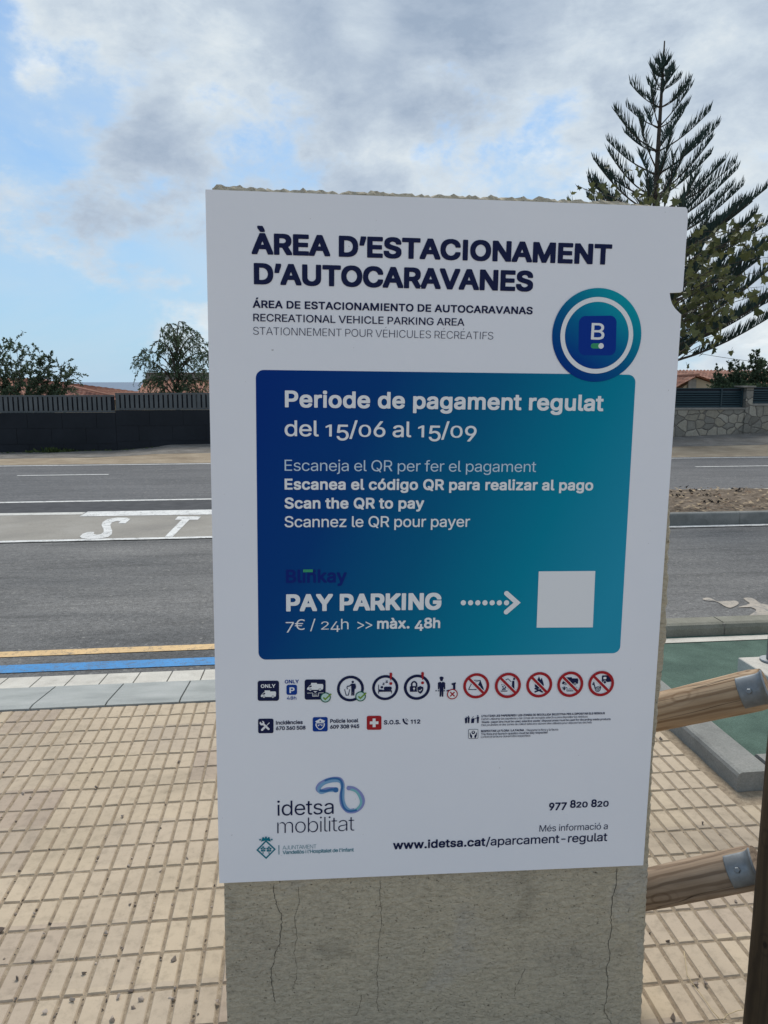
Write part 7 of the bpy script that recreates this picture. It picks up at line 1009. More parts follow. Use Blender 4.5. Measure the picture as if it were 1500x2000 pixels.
    P.text("Més informació a", 'R', (1053.3, 1624.3), (1186.5, 1618.9), 12.4, 'navy')
    P.text("www.idetsa.cat", 'B', (767.6, 1659), (947.7, 1651.6), 16.4, 'navy').text("/aparcament-regulat", 'M', (948.7, 1651.6), (1185.5, 1642), 16.4, 'navy')
    P.build('address_lettering', rt)
    return rt

def build_slab():
    """upright concrete slab behind the board: chipped outline, cracks in its rendered face"""
    rt = bpy.data.objects.new("concrete_slab", None); COL.objects.link(rt); rt.matrix_world = BMAT; rt.empty_display_size = .1
    tag(rt, "rough weathered concrete slab standing upright behind and below the white board", "concrete slab")
    zf, th = -.0065, .17
    foot = (BINV @ Vector((ORI.x, ORI.y, -.06))).y
    Bz = lambda x, y: B(x, y, zf)
    right = [Bz(1253, 2000), Bz(1258, 1900), Bz(1267, 1690), Bz(1277, 1500), Bz(1290, 1350), Bz(1303, 1240), Bz(1306, 1120), Bz(1311, 1008), Bz(1304, 900), Bz(1298, 700), Bz(1296, 560), Bz(1300, 440), Bz(1290, 403)]
    right = [(right[0][0] - .01, foot)] + right
    top = [Bz(1240, 396), Bz(1195, 391), Bz(1150, 391), Bz(1110, 389), Bz(1060, 385), Bz(960, 383), Bz(850, 379), Bz(780, 376), Bz(700, 372), Bz(560, 369), Bz(455, 363), Bz(424, 362), Bz(414, 367)]
    left = [Bz(420, 700), Bz(428, 1200), Bz(437.5, 1730), Bz(440, 1860), Bz(443.5, 2000)]
    left += [(left[-1][0] + .003, foot)]
    ctrl = right + top + left
    rnd = random.Random(3)
    def chip(x, y, k):                                # ragged edge, different at every depth
        p = Vector((x * 60, y * 60, k * 1.9)); q = Vector((x * 190, y * 190, k * 3.7))
        return mnoise.noise(p) * .0045 + mnoise.noise(q) * .0035
    base = []
    n = len(ctrl)
    for i in range(n):
        a, b = Vector(ctrl[i]), Vector(ctrl[(i+1) % n]); L = (b - a).length
        if i == n - 1: base.append((a, 0)); continue
        m = max(1, int(L / .006)); nrm = Vector((b.y - a.y, a.x - b.x)).normalized()
        amp = .62 if i < len(right) else 1.0
        if i >= len(right) + len(top) - 1: amp = .22       # the left edge is cast clean
        for j in range(m): base.append((a + (b - a) * j / m, nrm * amp))
    rings = []; mb = MB(); K = 12
    for k in range(K + 1):
        z = zf - (0 if k == 0 else .006 + (th - .006) * (k - 1) / (K - 1)); ids = []
        for p, nrm in base:
            if nrm == 0: o = Vector((0, 0))
            else:
                rough = nrm.length > .5
                cut = (.0075 + .004 * mnoise.noise(Vector((p.x * 45, p.y * 45, 9.1)))) if (k == 0 and rough) else (.0015 if k == 0 else 0)
                o = nrm * (chip(p.x, p.y, k) * (1.25 if rough else 1) - cut + (rnd.uniform(-.0012, .0012) if rough and k else 0))
            ids.append(mb.vert((p.x + o[0], p.y + o[1], z + (rnd.uniform(-.0015, .0015) if 0 < k < K else 0))))
        rings.append(ids)
    mb.face(rings[0], 0); mb.face(rings[-1][::-1], 0)
    N = len(base)
    for a, b in zip(rings, rings[1:]):
        for i in range(N): mb.face((a[i], b[i], b[(i+1) % N], a[(i+1) % N]), 0)
    mb.build('body', M['concrete'], rt)
    # cracks: thin dark jagged clefts drawn from the photo, a hair proud of the render
    W = lambda u, v: B(420 + u / 1.744, 1660 + v / 1.744, zf)
    paths = [([(200, 112), (200, 150), (208, 175), (210, 195), (224, 215), (228, 245), (220, 290), (220, 318), (208, 345), (200, 380), (190, 410), (193, 450), (200, 500), (206, 520)], 3.0),
             ([(285, 120), (288, 180), (270, 230), (280, 300), (268, 350), (282, 400), (275, 440), (262, 480)], 1.5),
             ([(562, 100), (560, 150), (566, 200), (565, 260), (555, 320), (558, 370), (550, 420), (556, 470), (552, 520), (558, 560)], 1.6),
             ([(1370, 60), (1366, 120), (1352, 170), (1348, 230), (1350, 270), (1338, 320), (1346, 360), (1332, 410), (1338, 450), (1334, 500), (1326, 545), (1338, 575), (1352, 592)], 2.7),
             ([(1055, 400), (1042, 440), (1022, 470), (1020, 500)], 1.4), ([(1000, 330), (1030, 350), (1052, 352)], .9), ([(1060, 530), (1110, 545), (1150, 565), (1200, 592)], 1.3), ([(500, 490), (494, 530), (478, 565)], 1.3),
             ([(1215, 300), (1232, 345), (1250, 362)], .8), ([(930, 290), (960, 325), (972, 345)], .8)]
    for path, w in paths:
        c = MB(); pts = []
        for (a, b) in zip(path, path[1:]):
            for j in range(5):
                t = j / 5; pts.append((a[0] + (b[0]-a[0])*t + rnd.uniform(-2.6, 2.6), a[1] + (b[1]-a[1])*t))
        pts.append(path[-1]); m = len(pts); L = []
        for i, p in enumerate(pts):
            h = w * .5 * (.35 + .9 * rnd.random()) * (1 if 0 < i < m - 1 else .1)
            x0, y0 = W(p[0] - h, p[1]); x1, y1 = W(p[0] + h, p[1])
            L.append((c.vert((x0, y0, zf + .0006)), c.vert((x1, y1, zf + .0006))))
        for (a, b), (d, e) in zip(L, L[1:]): c.face((a, d, e, b), 0)
        c.build('crack', M['crack'], rt)
    return rt
build_board()
build_slab()

# ================================================================== the ground, road and pavement
def sheet(name, poly, mat, off=0.0, label=None, z=None):
    """flat-lying polygon draped on the ground profile, cut along its break lines"""
    bm = bmesh.new(); vs = [bm.verts.new((x, y, 0)) for x, y in poly]; bm.faces.new(vs)
    for yy in (KERB_NEAR, KERB_FAR):
        bmesh.ops.bisect_plane(bm, geom=bm.verts[:] + bm.edges[:] + bm.faces[:], plane_co=(0, yy, 0), plane_no=(0, 1, 0))
    for v in bm.verts: v.co.z = (gz(v.co.y) if z is None else z) + off
    bm.normal_update()
    for f in bm.faces:
        if f.normal.z < 0: f.normal_flip()
    me = bpy.data.meshes.new(name); bm.to_mesh(me); bm.free(); me.materials.append(mat)
    o = bpy.data.objects.new(name, me); COL.objects.link(o); o['kind'] = 'structure'
    return o
def gxy(px, py): p = G(px, py); return (p.x, p.y)
def Yof(*pix): return sum(G(*p).y for p in pix) / len(pix)

FENCE_Y = 24.0
Y_EDGE = Yof((0, 913), (412, 907), (1312, 895), (1500, 891.6))
Y_DASH = Yof((25, 932), (213, 927), (1357, 912), (1500, 909))
Y_EDGE2 = Yof((0, 983), (414, 976), (1308, 960), (1500, 957))
Y_BTOP = Yof((155, 1006), (415, 999))
Y_BBOT = Yof((0, 1060), (415, 1050), (1310, 1030), (1500, 1027))
Y_YEL = Yof((0, 1279), (420, 1264)); Y_BLUE = Yof((0, 1308), (420, 1292))
XL, XR = -70, 90

# the ground itself: reaches to the shore, falling away behind the gardens
mb = MB()
prof = [(-60, -.45), (-8, -.13), (3.0, -.13), (4.2, -.26)]
prof += [(y, gz(y) - .14) for y in (8, 14, Y_EDGE + 1)] + [(FENCE_Y + .3, gz(FENCE_Y) - .12), (FENCE_Y + 2, -1.6), (30, -3.2), (60, -5.5), (160, -11.0), (230, -13.2), (300, -14.2)]
xs = (-900, -200, -70, -20, 0, 20, 90, 250, 900)
rows = [[mb.vert((x, y, z)) for x in xs] for y, z in prof]
for a, b in zip(rows, rows[1:]):
    for i in range(len(xs) - 1): mb.face((a[i], a[i+1], b[i+1], b[i]), 0)
mb.build('ground', M['earth'])['kind'] = 'structure'

# carriageways
sheet('road', [(XL, KERB_FAR), (XR, KERB_FAR), (XR, Y_EDGE + .35), (XL, Y_EDGE + .35)], M['asphalt'])
sheet('main_road', [(XL, Y_EDGE2 - 1.05), (XR, Y_EDGE2 - 1.05), (XR, Y_EDGE + .34), (XL, Y_EDGE + .34)], M['asphalt_far'], .003)
sheet('road_seam', [(XL, Y_BTOP), (2, Y_BTOP), (2, Y_EDGE2 - .12), (XL, Y_EDGE2 - .12)], M['seam'], .006)
def stripe(name, x0, x1, yc, w, mat, off=.009): return sheet(name, [(x0, yc - w/2), (x1, yc - w/2), (x1, yc + w/2), (x0, yc + w/2)], mat, off)
stripe('edge_line', XL, XR, Y_EDGE, .14, M['white_paint'])
stripe('edge_line', XL, XR, Y_EDGE2, .13, M['white_paint'])
d0, d1 = G(25, 932).x, G(213, 927).x
L = d1 - d0; d2 = G(1357, 912).x
for x in (d0, d2, d0 - (d2 - d0), d0 - 2 * (d2 - d0), d2 + (d2 - d0)): stripe('lane_dash', x, x + L, Y_DASH, .12, M['white_paint'])
# tan strip of the junction, with its white bars and the letters painted on it
x_end = G(900, 1030).x
sheet('concrete_strip', [(XL, Y_BBOT), (x_end, Y_BBOT), (x_end, Y_BTOP), (XL, Y_BTOP)], M['band'], .006)
stripe('edge_line', XL, XR, Y_BBOT, .11, M['white_paint'], .0105)
def cp(u, v): return gxy(u / 3.409, 880 + v / 3.409)
bar = [cp(528, 443), cp(585, 411), cp(1415, 397), cp(1700, 392), cp(1700, 425), cp(1415, 430)]
sheet('stop_bar', bar, M['white_paint'], .0100)
sheet('worn_bar', [cp(-900, 452), cp(-900, 439), cp(0, 422), cp(572, 414), cp(545, 430), cp(0, 437)], M['white_old'], .0092)
def letter_from(px, name):
    return sheet(name, [cp(*p) for p in px], M['white_paint'], .0100)
def smooth_closed(pts, k=4):
    out = []; n = len(pts)
    for i in range(n):
        p0, p1, p2, p3 = (Vector(pts[(i + d) % n]) for d in (-1, 0, 1, 2))
        for j in range(k):
            t = j / k; q = .5 * ((2*p1) + (p2-p0)*t + (2*p0-5*p1+4*p2-p3)*t*t + (3*p1-p0-3*p2+p3)*t**3); out.append((q.x, q.y))
    return out
S_out = [(868, 460), (845, 452), (780, 451), (715, 462), (685, 480), (676, 500), (690, 530), (690, 548), (672, 562), (645, 566), (624, 560), (628, 547), (590, 546), (550, 560), (532, 578), (545, 590), (590, 593), (660, 591), (720, 581), (745, 562), (748, 540), (738, 515), (735, 498), (747, 483), (775, 474), (802, 476), (788, 490), (836, 490)]
letter_from(S_out, 'road_lettering')
letter_from([(1185, 443), (1340, 443), (1318, 465), (1262, 465), (1150, 579), (1098, 579), (1210, 465), (1165, 465)], 'road_lettering')
# the O and P of the word run on behind the slab
dx = G((1262) / 3.409, 880 + 510 / 3.409).x - G(715 / 3.409, 880 + 520 / 3.409).x
def world_letter(x0, ring):
    h = Y_BTOP - Y_BBOT
    for inner in (0,): sheet('road_lettering', [(x0 + a * .75, Y_BBOT + .22 + b * (h - .55)) for a, b in ring], M['white_paint'], .0100)
xT = G(1262 / 3.409, 880 + 520 / 3.409).x
world_letter(xT + dx - .6, [(0, 0), (1, 0), (1, 1), (0, 1), (0, .12), (.24, .12), (.24, .88), (.76, .88), (.76, .12), (0, .119)])
world_letter(xT + 2 * dx - .6, [(0, 0), (.26, 0), (.26, .42), (1, .42), (1, 1), (0, 1), (0, .53), (.26, .53), (.26, .89), (.74, .89), (.74, .53), (0, .529)])
# kerbside lines
x_lane = G(1310, 1425).x - .03                                 # where the green lane begins
stripe('kerbside_line', XL, x_lane, Y_YEL, .105, M['yellow_paint'], .004)
stripe('parking_line', XL, x_lane, Y_BLUE, .135, M['blue_paint'], .004)

# pale kerb stones and the sloped grey slabs of the dropped kerb (left of the slab and behind it)
mb = MB(); x = -14.0; step = G(153, 1345).x - G(88, 1345).x
YM = 4.05
rk = random.Random(5)
while x < x_lane:
    z0, z1 = gz(YM) + .002, gz(KERB_FAR) + .010
    g = .004
    i = [mb.vert(p) for p in ((x+g, YM+.003, z0), (x+step-g, YM+.003, z0), (x+step-g, KERB_FAR+.02, z1), (x+g, KERB_FAR+.02, z1),
                              (x+g, YM+.003, z0-.1), (x+step-g, YM+.003, z0-.1), (x+step-g, KERB_FAR+.03, z1-.1), (x+g, KERB_FAR+.03, z1-.1))]
    for q in ((0,1,2,3), (0,4,5,1), (1,5,6,2), (2,6,7,3), (3,7,4,0)): mb.face([i[k] for k in q], 0)
    x += step
mb.build('kerb_stones', M['kerb_white'])['kind'] = 'structure'
mb = MB(); x = -14.3; step2 = G(405, 1362).x - G(263, 1370).x
while x < x_lane:
    g = .004
    prof2 = [(KERB_NEAR + .004, .004), (KERB_NEAR + .05, .004), (YM - .03, gz(YM) + .016), (YM - .002, gz(YM) + .004), (YM - .002, -.16), (KERB_NEAR + .004, -.16)]
    a = [mb.vert((x + g, y, z)) for y, z in prof2]; b = [mb.vert((min(x + step2, x_lane) - g, y, z)) for y, z in prof2]
    for k in range(6): mb.face((a[k], b[k], b[(k+1) % 6], a[(k+1) % 6]), 0)
    mb.face(a[::-1], 0); mb.face(b, 0); x += step2
mb.build('dropped_kerb', M['kerb_grey'])['kind'] = 'structure'
sheet('kerb_bed', [(-14.3, KERB_NEAR + .0), (x_lane, KERB_NEAR + .0), (x_lane, KERB_FAR), (-14.3, KERB_FAR)], M['kerb_joint'], -.012)

# pavement: small raised cushions with gritty joints between them
LX0 = G(1310, 1425).x; LY0 = G(1450, 1545).y                   # corner of the green lane
PAVE_END = KERB_NEAR - .004
def build_pavement():
    mb = MB(); g, ch, dp = .0032, .0038, .0058
    rp = random.Random(11)
    y = PAVE_END - PAVE_Y
    row = 0
    while y > -.6:
        x = -3.6
        while x < 4.4:
            if not (x + PAVE_X > LX0 + .005 and y + PAVE_Y > LY0 - .01):
                x0, x1, y0, y1 = x + g, x + PAVE_X - g, y + g, y + PAVE_Y - g
                dz = rp.uniform(-.0009, .0009); tx, ty = rp.uniform(-.0008, .0008), rp.uniform(-.0008, .0008)
                top = [mb.vert(p) for p in ((x0+ch, y0+ch, dz-tx-ty), (x1-ch, y0+ch, dz+tx-ty), (x1-ch, y1-ch, dz+tx+ty), (x0+ch, y1-ch, dz-tx+ty))]
                bot = [mb.vert(p) for p in ((x0, y0, -dp), (x1, y0, -dp), (x1, y1, -dp), (x0, y1, -dp))]
                mb.face(top, 0)
                for k in range(4): mb.face((bot[k], bot[(k+1) % 4], top[(k+1) % 4], top[k]), 0)
            x += PAVE_X
        y -= PAVE_Y; row += 1
    # joints: one bed under all the cushions, with the gutter of dirt a touch higher here and there
    e = -dp + .0008
    for a in ((-3.6, -.6, LX0, PAVE_END), (LX0, -.6, 4.4, LY0)):
        nx, ny = int((a[2]-a[0]) / .05), int((a[3]-a[1]) / .05)
        ids = [[mb.vert((a[0] + (a[2]-a[0])*i/nx, a[1] + (a[3]-a[1])*j/ny, e + rp.uniform(-.0006, .0022))) for i in range(nx+1)] for j in range(ny+1)]
        for j in range(ny):
            for i in range(nx): mb.face((ids[j][i], ids[j][i+1], ids[j+1][i+1], ids[j+1][i]), 1)
    o = mb.build('pavement', [M['paver'], M['groove']]); o['kind'] = 'structure'
    # plainer pavement carrying on beyond what the photo shows
    for k, (x0, x1, y0, y1) in enumerate(((-40, -3.6, -8, PAVE_END), (4.4, 40, -8, LY0), (-3.6, 4.4, -8, -.6))):
        s2 = sheet('pavement', [(x0, y0), (x1, y0), (x1, y1), (x0, y1)], M['paver'], -.002)
build_pavement()

def stone_chip(mb, p, r, rnd):
    """irregular little stone"""
    q = []
    for k in range(8):
        d = Vector((rnd.gauss(0, 1), rnd.gauss(0, 1), rnd.gauss(0, .75))).normalized() * r * rnd.uniform(.75, 1.15); q.append(d)
    bm = bmesh.new()
    for d in q: bm.verts.new(Vector(p) + Vector((0, 0, r * .55)) + d)
    bmesh.ops.convex_hull(bm, input=bm.verts[:])
    bm.verts.index_update(); ix = {v: mb.vert(v.co) for v in bm.verts}
    for f in bm.faces: mb.face([ix[v] for v in f.verts], 0)
    bm.free()
def build_chips():
    """loose stone chips caught in the joints"""
    mb = MB(); rnd = random.Random(21)
    nx = lambda i: -3.6 + PAVE_X * i
    cols = {}
    for k in range(12000):
        i = rnd.randrange(20, 128); x = nx(i)
        if i not in cols: cols[i] = rnd.random() ** 1.5
        y = rnd.uniform(1.15, 3.3)
        if rnd.random() > (.25 + .75 * cols[i]) * min(1, max(.10, (2.9 - y) / 1.1)): continue
        if x > .9 and rnd.random() < .8: continue
        if x > LX0 - .05 and y > LY0 - .05: continue
        r = rnd.choice((.0013, .0016, .0018, .002, .0022, .0027, .0034, .0044))
        stone_chip(mb, (x + rnd.gauss(0, .0018), y, -.005), r, rnd)
    for k in range(46):                                              # a few bigger ones, some lying on the cushions
        px, py = rnd.uniform(-10, 440), rnd.uniform(1480, 2000) ** 1.0
        p = atz(px, py, 0); r = rnd.choice((.004, .005, .006, .0075))
        if rnd.random() < .75: p.x = nx(round((p.x + 3.6) / PAVE_X))
        stone_chip(mb, (p.x, p.y, -.004 if rnd.random() < .75 else .0), r, rnd)
    for px, py, r in ((45, 1552, .008), (36, 1912, .009), (143, 1955, .009), (90, 1978, .0085), (232, 1948, .0085), (276, 1955, .009), (340, 1876, .009), (165, 1903, .0075), (424, 1960, .008),
                      (218, 1995, .010), (254, 1768, .0065), (313, 1702, .0065), (1376, 1922, .010), (1358, 1924, .009), (1372, 1609, .007), (1304, 1839, .007), (1437, 1762, .0065), (1318, 1992, .012), (1290, 1444, .012), (2, 1820, .011), (313, 1618, .006)):
        p = atz(px, py, 0); stone_chip(mb, (p.x, p.y, -.001), r, rnd)
    o = mb.build('gravel', M['pebble']); o['kind'] = 'stuff'
    tag(o, "loose stone chips scattered in the joints of the cream pavers", "gravel")
build_chips()

# the green lane with its kerb, on the right
KW, KH = .15, .075
GREEN_Z = .035
YG = (atz(1310, 1242, GREEN_Z).y + atz(1500, 1239, GREEN_Z).y) / 2                         # foot of the far kerb
def kerb_run(name, p0, p1, w, h, zf, mat, seg=1.0, bev=.018, mat2=None):
    """a row of kerb stones with mortar joints, top edge rounded"""
    mb = MB(); p0, p1 = Vector(p0), Vector(p1); L = (p1 - p0).length; d = (p1 - p0) / L; nrm = Vector((-d.y, d.x)); t = 0.0
    while t < L - .01:
        t1 = min(t + seg, L)
        sec = [(0, -.15), (0, h - bev), (bev * .3, h - bev * .3), (bev, h), (w - bev, h), (w - bev * .3, h - bev * .3), (w, h - bev), (w, -.15)]
        a, b = [], []
        for (s, z) in sec:
            for tt, ids in ((t + .004, a), (t1 - .004, b)):
                q = p0 + d * tt + nrm * s; ids.append(mb.vert((q.x, q.y, zf(q.y) + z)))
        n = len(sec)
        for k in range(n): mb.face((a[k], a[(k+1) % n], b[(k+1) % n], b[k]), 0)
        mb.face(a[::-1], 0); mb.face(b, 0)
        j = [(p0 + d * tt + nrm * s) for tt, s in ((t1 - .005, .004), (t1 + .005, .004), (t1 + .005, w - .004), (t1 - .005, w - .004))]
        if t1 < L - .01:
            i0 = [mb.vert((q.x, q.y, zf(q.y) - .1)) for q in j]; i1 = [mb.vert((q.x, q.y, zf(q.y) + h - .006)) for q in j]
            mb.face(i1, 1)
            for k in range(4): mb.face((i0[k], i0[(k+1) % 4], i1[(k+1) % 4], i1[k]), 1)
        t = t1
    bm = bmesh.new(); me = bpy.data.meshes.new(name); me.from_pydata(mb.v, [], mb.f); bm.from_mesh(me)
    bmesh.ops.recalc_face_normals(bm, faces=bm.faces[:]); bm.to_mesh(me); bm.free()
    me.materials.append(mat); me.materials.append(mat2 or M['kerb_joint']); me.polygons.foreach_set('material_index', mb.m)
    o = bpy.data.objects.new(name, me); COL.objects.link(o); o['kind'] = 'structure'; return o
flat = lambda y: 0.0
kerb_run('lane_kerb', (LX0 + KW, LY0), (LX0 + KW, YG), KW, KH, flat, M['kerb_dark'])
kerb_run('lane_kerb', (LX0 + KW + .004, LY0), (30, LY0), KW, KH, flat, M['kerb_dark'])
KF = .16
kerb_run('road_kerb', (LX0 - .1, YG), (30, YG), KF, .075, lambda y: GREEN_Z, M['kerb_olive'], seg=1.0, bev=.03)
sheet('green_lane', [(LX0 + KW - .01, LY0 + KW - .01), (30, LY0 + KW - .01), (30, YG + .01), (LX0 + KW - .01, YG + .01)], M['green_lane'], 0, z=GREEN_Z)
sheet('lane_line', [(LX0 + KW, YG - .11), (30, YG - .11), (30, YG - .035), (LX0 + KW, YG - .035)], M['kerb_white'], 0.004, z=GREEN_Z)

# planted island between the two carriageways, on the right
Y_I0 = Yof((1310, 1022), (1500, 1018)); Y_I1 = Yof((1308, 968), (1500, 965.5))
Y_I0 = Y_BBOT + .13
ix0 = G(960, 1030).x
kerb_run('island_kerb', (ix0, Y_I0), (60, Y_I0), .13, .15, gz, M['kerb_dark'], seg=1.55, bev=.02)
kerb_run('island_kerb', (ix0, Y_I1 - .1), (60, Y_I1 - .1), .10, .10, gz, M['kerb_white'], seg=1.0, bev=.02)
mb = MB(); nx, ny = 150, 14; rr = random.Random(4)
grid = [[mb.vert((ix0 + 16 * (i / nx) + (0 if i < nx else 34), Y_I0 + .1 + (Y_I1 - .05 - Y_I0 - .1) * j / ny,
         gz(Y_I0 + (Y_I1 - Y_I0) * j / ny) + .105 + .03 * math.sin(math.pi * j / ny) + .022 * mnoise.noise((i * .45, j * .8, 0)) + rr.uniform(-.008, .008))) for i in range(nx + 1)] for j in range(ny + 1)]
for j in range(ny):
    for i in range(nx): mb.face((grid[j][i], grid[j][i+1], grid[j+1][i+1], grid[j+1][i]), 0)
mb.build('planting_bed', M['mulch'])['kind'] = 'structure'
def build_litter():
    mb = MB(); rnd = random.Random(8)
    for k in range(900):
        x = rnd.uniform(3.2, 9); y = rnd.uniform(Y_I0 + .2, Y_I1 - .2); z = gz(y) + .14 + rnd.uniform(0, .02); s = rnd.uniform(.02, .05)
        a = rnd.uniform(0, 6.28); c, sn = math.cos(a) * s, math.sin(a) * s; h = rnd.uniform(-.4, .9) * s
        mb.poly([(x - c, y - sn, z), (x + sn * .5, y - c * .5, z + h * .5), (x + c, y + sn, z + h), (x - sn * .5, y + c * .5, z + h * .3)], 0 if rnd.random() < .75 else 1)
    for k, (px, py) in enumerate(((1346, 976), (1360, 972), (1320, 988), (1388, 1000), (1396, 1003), (1415, 994), (1440, 975), (1382, 986))):
        p = G(px, py)
        for q in range(16):
            d = Vector((rnd.gauss(0, .09), rnd.gauss(0, .06), rnd.uniform(.11, .165)))
            c = Vector((p.x, p.y, gz(p.y))) + d; s = rnd.uniform(.015, .038)
            mb.poly([c + Vector((rnd.uniform(-s, s), rnd.uniform(-s, s), rnd.uniform(-s, s))) for _ in range(4)], 2)
    o = mb.build('leaf_litter', [plain("dry tan leaf", (.36, .27, .17), .9), plain("dry brown leaf", (.16, .10, .06), .9), plain("dark plant tuft", (.03, .025, .02), .9)]); o['kind'] = 'stuff'
    tag(o, "dry leaves and dark tufts strewn over the brown planting bed", "leaf litter")
build_litter()

# worn beige patches of old paint on the near road
def blotch(px, name='paint_patch'):
    sheet(name, smooth_closed([gxy(*p) for p in px], 3), M['patch'], .005)
M['patch'] = paint_mat("flaking beige paint", (.42, .365, .30), .50, scale=9, under=(.16, .16, .155))
K = lambda u, v: (1230 + u / 5.263, 1020 + v / 5.263)
blotch([K(745, 795), K(800, 780), K(850, 795), K(905, 820), K(1000, 815), K(1090, 815), K(1120, 840), K(1080, 870), K(1030, 885), K(980, 870), K(930, 840), K(870, 815), K(800, 812)])
blotch([K(1170, 785), K(1260, 785), K(1330, 830), K(1400, 850), K(1560, 880), K(1640, 950), K(1500, 985), K(1380, 990), K(1290, 985), K(1200, 985), K(1250, 950), K(1300, 910), K(1240, 880), K(1110, 880), K(1230, 845), K(1200, 815)])
blotch([K(1310, 1035), K(1370, 1018), K(1480, 1020), K(1600, 1010), K(1640, 1040), K(1500, 1050), K(1390, 1050)])

# verges on the far side, rising towards the right
def verge(name, near, far, mat, noise_amp=.02, m=60, rows=6, off=0.0):
    """ruled sheet between two polylines of 3-D points"""
    def samp(pl, t):
        t *= len(pl) - 1; i = min(int(t), len(pl) - 2); return Vector(pl[i]).lerp(Vector(pl[i+1]), t - i)
    mb = MB(); g = []
    for j in range(rows + 1):
        g.append([])
        for i in range(m + 1):
            p = samp(near, i / m).lerp(samp(far, i / m), j / rows)
            if 0 < j < rows: p.z += noise_amp * mnoise.noise((p.x * .9, p.y * 1.3, 0))
            g[-1].append(mb.vert((p.x, p.y, p.z + off)))
    for j in range(rows):
        for i in range(m): mb.face((g[j][i], g[j][i+1], g[j+1][i+1], g[j+1][i]), 0, True)
    o = mb.build(name, mat); o['kind'] = 'structure'; return o
WALL_Y = 24.6
BASE = [(-40, FENCE_Y, at(0, 884, FENCE_Y).z)] + [tuple(at(px, py, FENCE_Y + .02)) for px, py in ((0, 884), (120, 882), (225, 880), (300, 874), (330, 869), (412, 867), (700, 862))]
BASE += [tuple(at(px, py, WALL_Y)) for px, py in ((1000, 858), (1317, 853), (1500, 845))]
BASE += [(30, WALL_Y, BASE[-1][2] + .25), (70, WALL_Y, BASE[-1][2] + .4)]
def mid_at(f): return [(b[0], (Y_EDGE + .3) * (1 - f) + b[1] * f, gz(Y_EDGE + .3) * (1 - f) + b[2] * f + (.0 if f in (0, 1) else -.02)) for b in BASE]
BASEX = [BASE[0]]
for a, b in zip(BASE, BASE[1:]):
    BASEX += [tuple(Vector(a).lerp(Vector(b), k / 3)) for k in (1, 2, 3)]
BASE = BASEX
verge('sand_verge', mid_at(0), mid_at(.52), M['sand'], .03, 90, 6)
verge('gravel_verge', mid_at(.50), mid_at(1.0), M['gravel'], .04, 90, 6, .004)
def build_weeds():
    mb = MB(); rnd = random.Random(31)
    for px0, n, h in ((60, 26, .10), (72, 20, .09), (98, 60, .16), (105, 50, .18), (138, 40, .15), (160, 14, .08), (185, 20, .09), (215, 26, .08), (255, 22, .07), (285, 20, .07), (310, 16, .06), (20, 10, .07)):
        base = at(px0, 884 - px0 * .02, FENCE_Y - .12)
        zb = min(BASE, key=lambda b: abs(b[0] - base.x))[2]
        for k in range(n):
            c = Vector((base.x + rnd.gauss(0, .12), base.y + rnd.uniform(-.12, .06), zb - .03)); d = Vector((rnd.gauss(0, .5), rnd.gauss(0, .4), 1)).normalized() * h * rnd.uniform(.5, 1.3)
            s = d.cross(Vector((rnd.gauss(0, 1), rnd.gauss(0, 1), 0))).normalized() * .03
            mb.poly([c - s * .4, c + s * .4, c + d * .6 + s, c + d, c + d * .6 - s], 0)
    o = mb.build('weeds', M['weed']); o['kind'] = 'stuff'; tag(o, "low green weeds along the foot of the black wall", "weeds")
build_weeds()

# the sea, out to the horizon
m_, q_, b_ = new_mat("sea water"); b_.inputs['Base Color'].default_value = (.045, .095, .17, 1); b_.inputs['Roughness'].default_value = .45
v_ = q_.n('ShaderNodeTexCoord').outputs['Object']; bump(q_, b_, q_.noise(q_.mapping(v_, scale=(.05, .15, 1)), 1.0, 6, .6), .5, 1.0)
M['sea'] = m_
mb = MB(); mb.poly([(-40000, 240, -14), (40000, 240, -14), (40000, 52000, -14), (-40000, 52000, -14)]); mb.build('sea', M['sea'])['kind'] = 'structure'

# ================================================================== walls and fences across the road
def part(mb, name, mat, parent): return mb.build(name, mat, parent)
# black block wall, left: one thing, with the joints of its blocks cut in
def build_black_wall():
    xl, xr = -26.0, at(860, 800, FENCE_Y).x
    x_step = at(225, 805, FENCE_Y).x
    zt_l, zt_r = at(100, 806, FENCE_Y).z, at(320, 800.5, FENCE_Y).z
    rt = empty('block_wall', (0, FENCE_Y, gz(FENCE_Y) - .2), "long black painted block wall across the road, carrying the grey slatted fences", "wall")
    mb = MB(); lo = gz(FENCE_Y) - .5; bw, bh = 1.0, .47; g = .006
    for x0, x1, zt in ((xl, x_step, zt_l), (x_step, xr, zt_r)):
        mb.box((x0 + .001, FENCE_Y + .012, lo), (x1 - .001, FENCE_Y + .2, zt - .012))
        z = zt; r = 0
        while z > lo:
            x = x0 - (.33 if r % 2 else 0)
            while x < x1:
                a, b = max(x, x0), min(x + bw, x1)
                if b - a > .05: mb.box((a + g, FENCE_Y, max(z - bh + g, lo)), (b - g, FENCE_Y + .03, z - g))
                x += bw
            z -= bh; r += 1
    o = mb.build('blockwork', M['block_wall'], rt); o.matrix_parent_inverse = rt.matrix_basis.inverted()
    return xl, x_step, xr, zt_l, zt_r
WXL, WXS, WXR, WZL, WZR = build_black_wall()
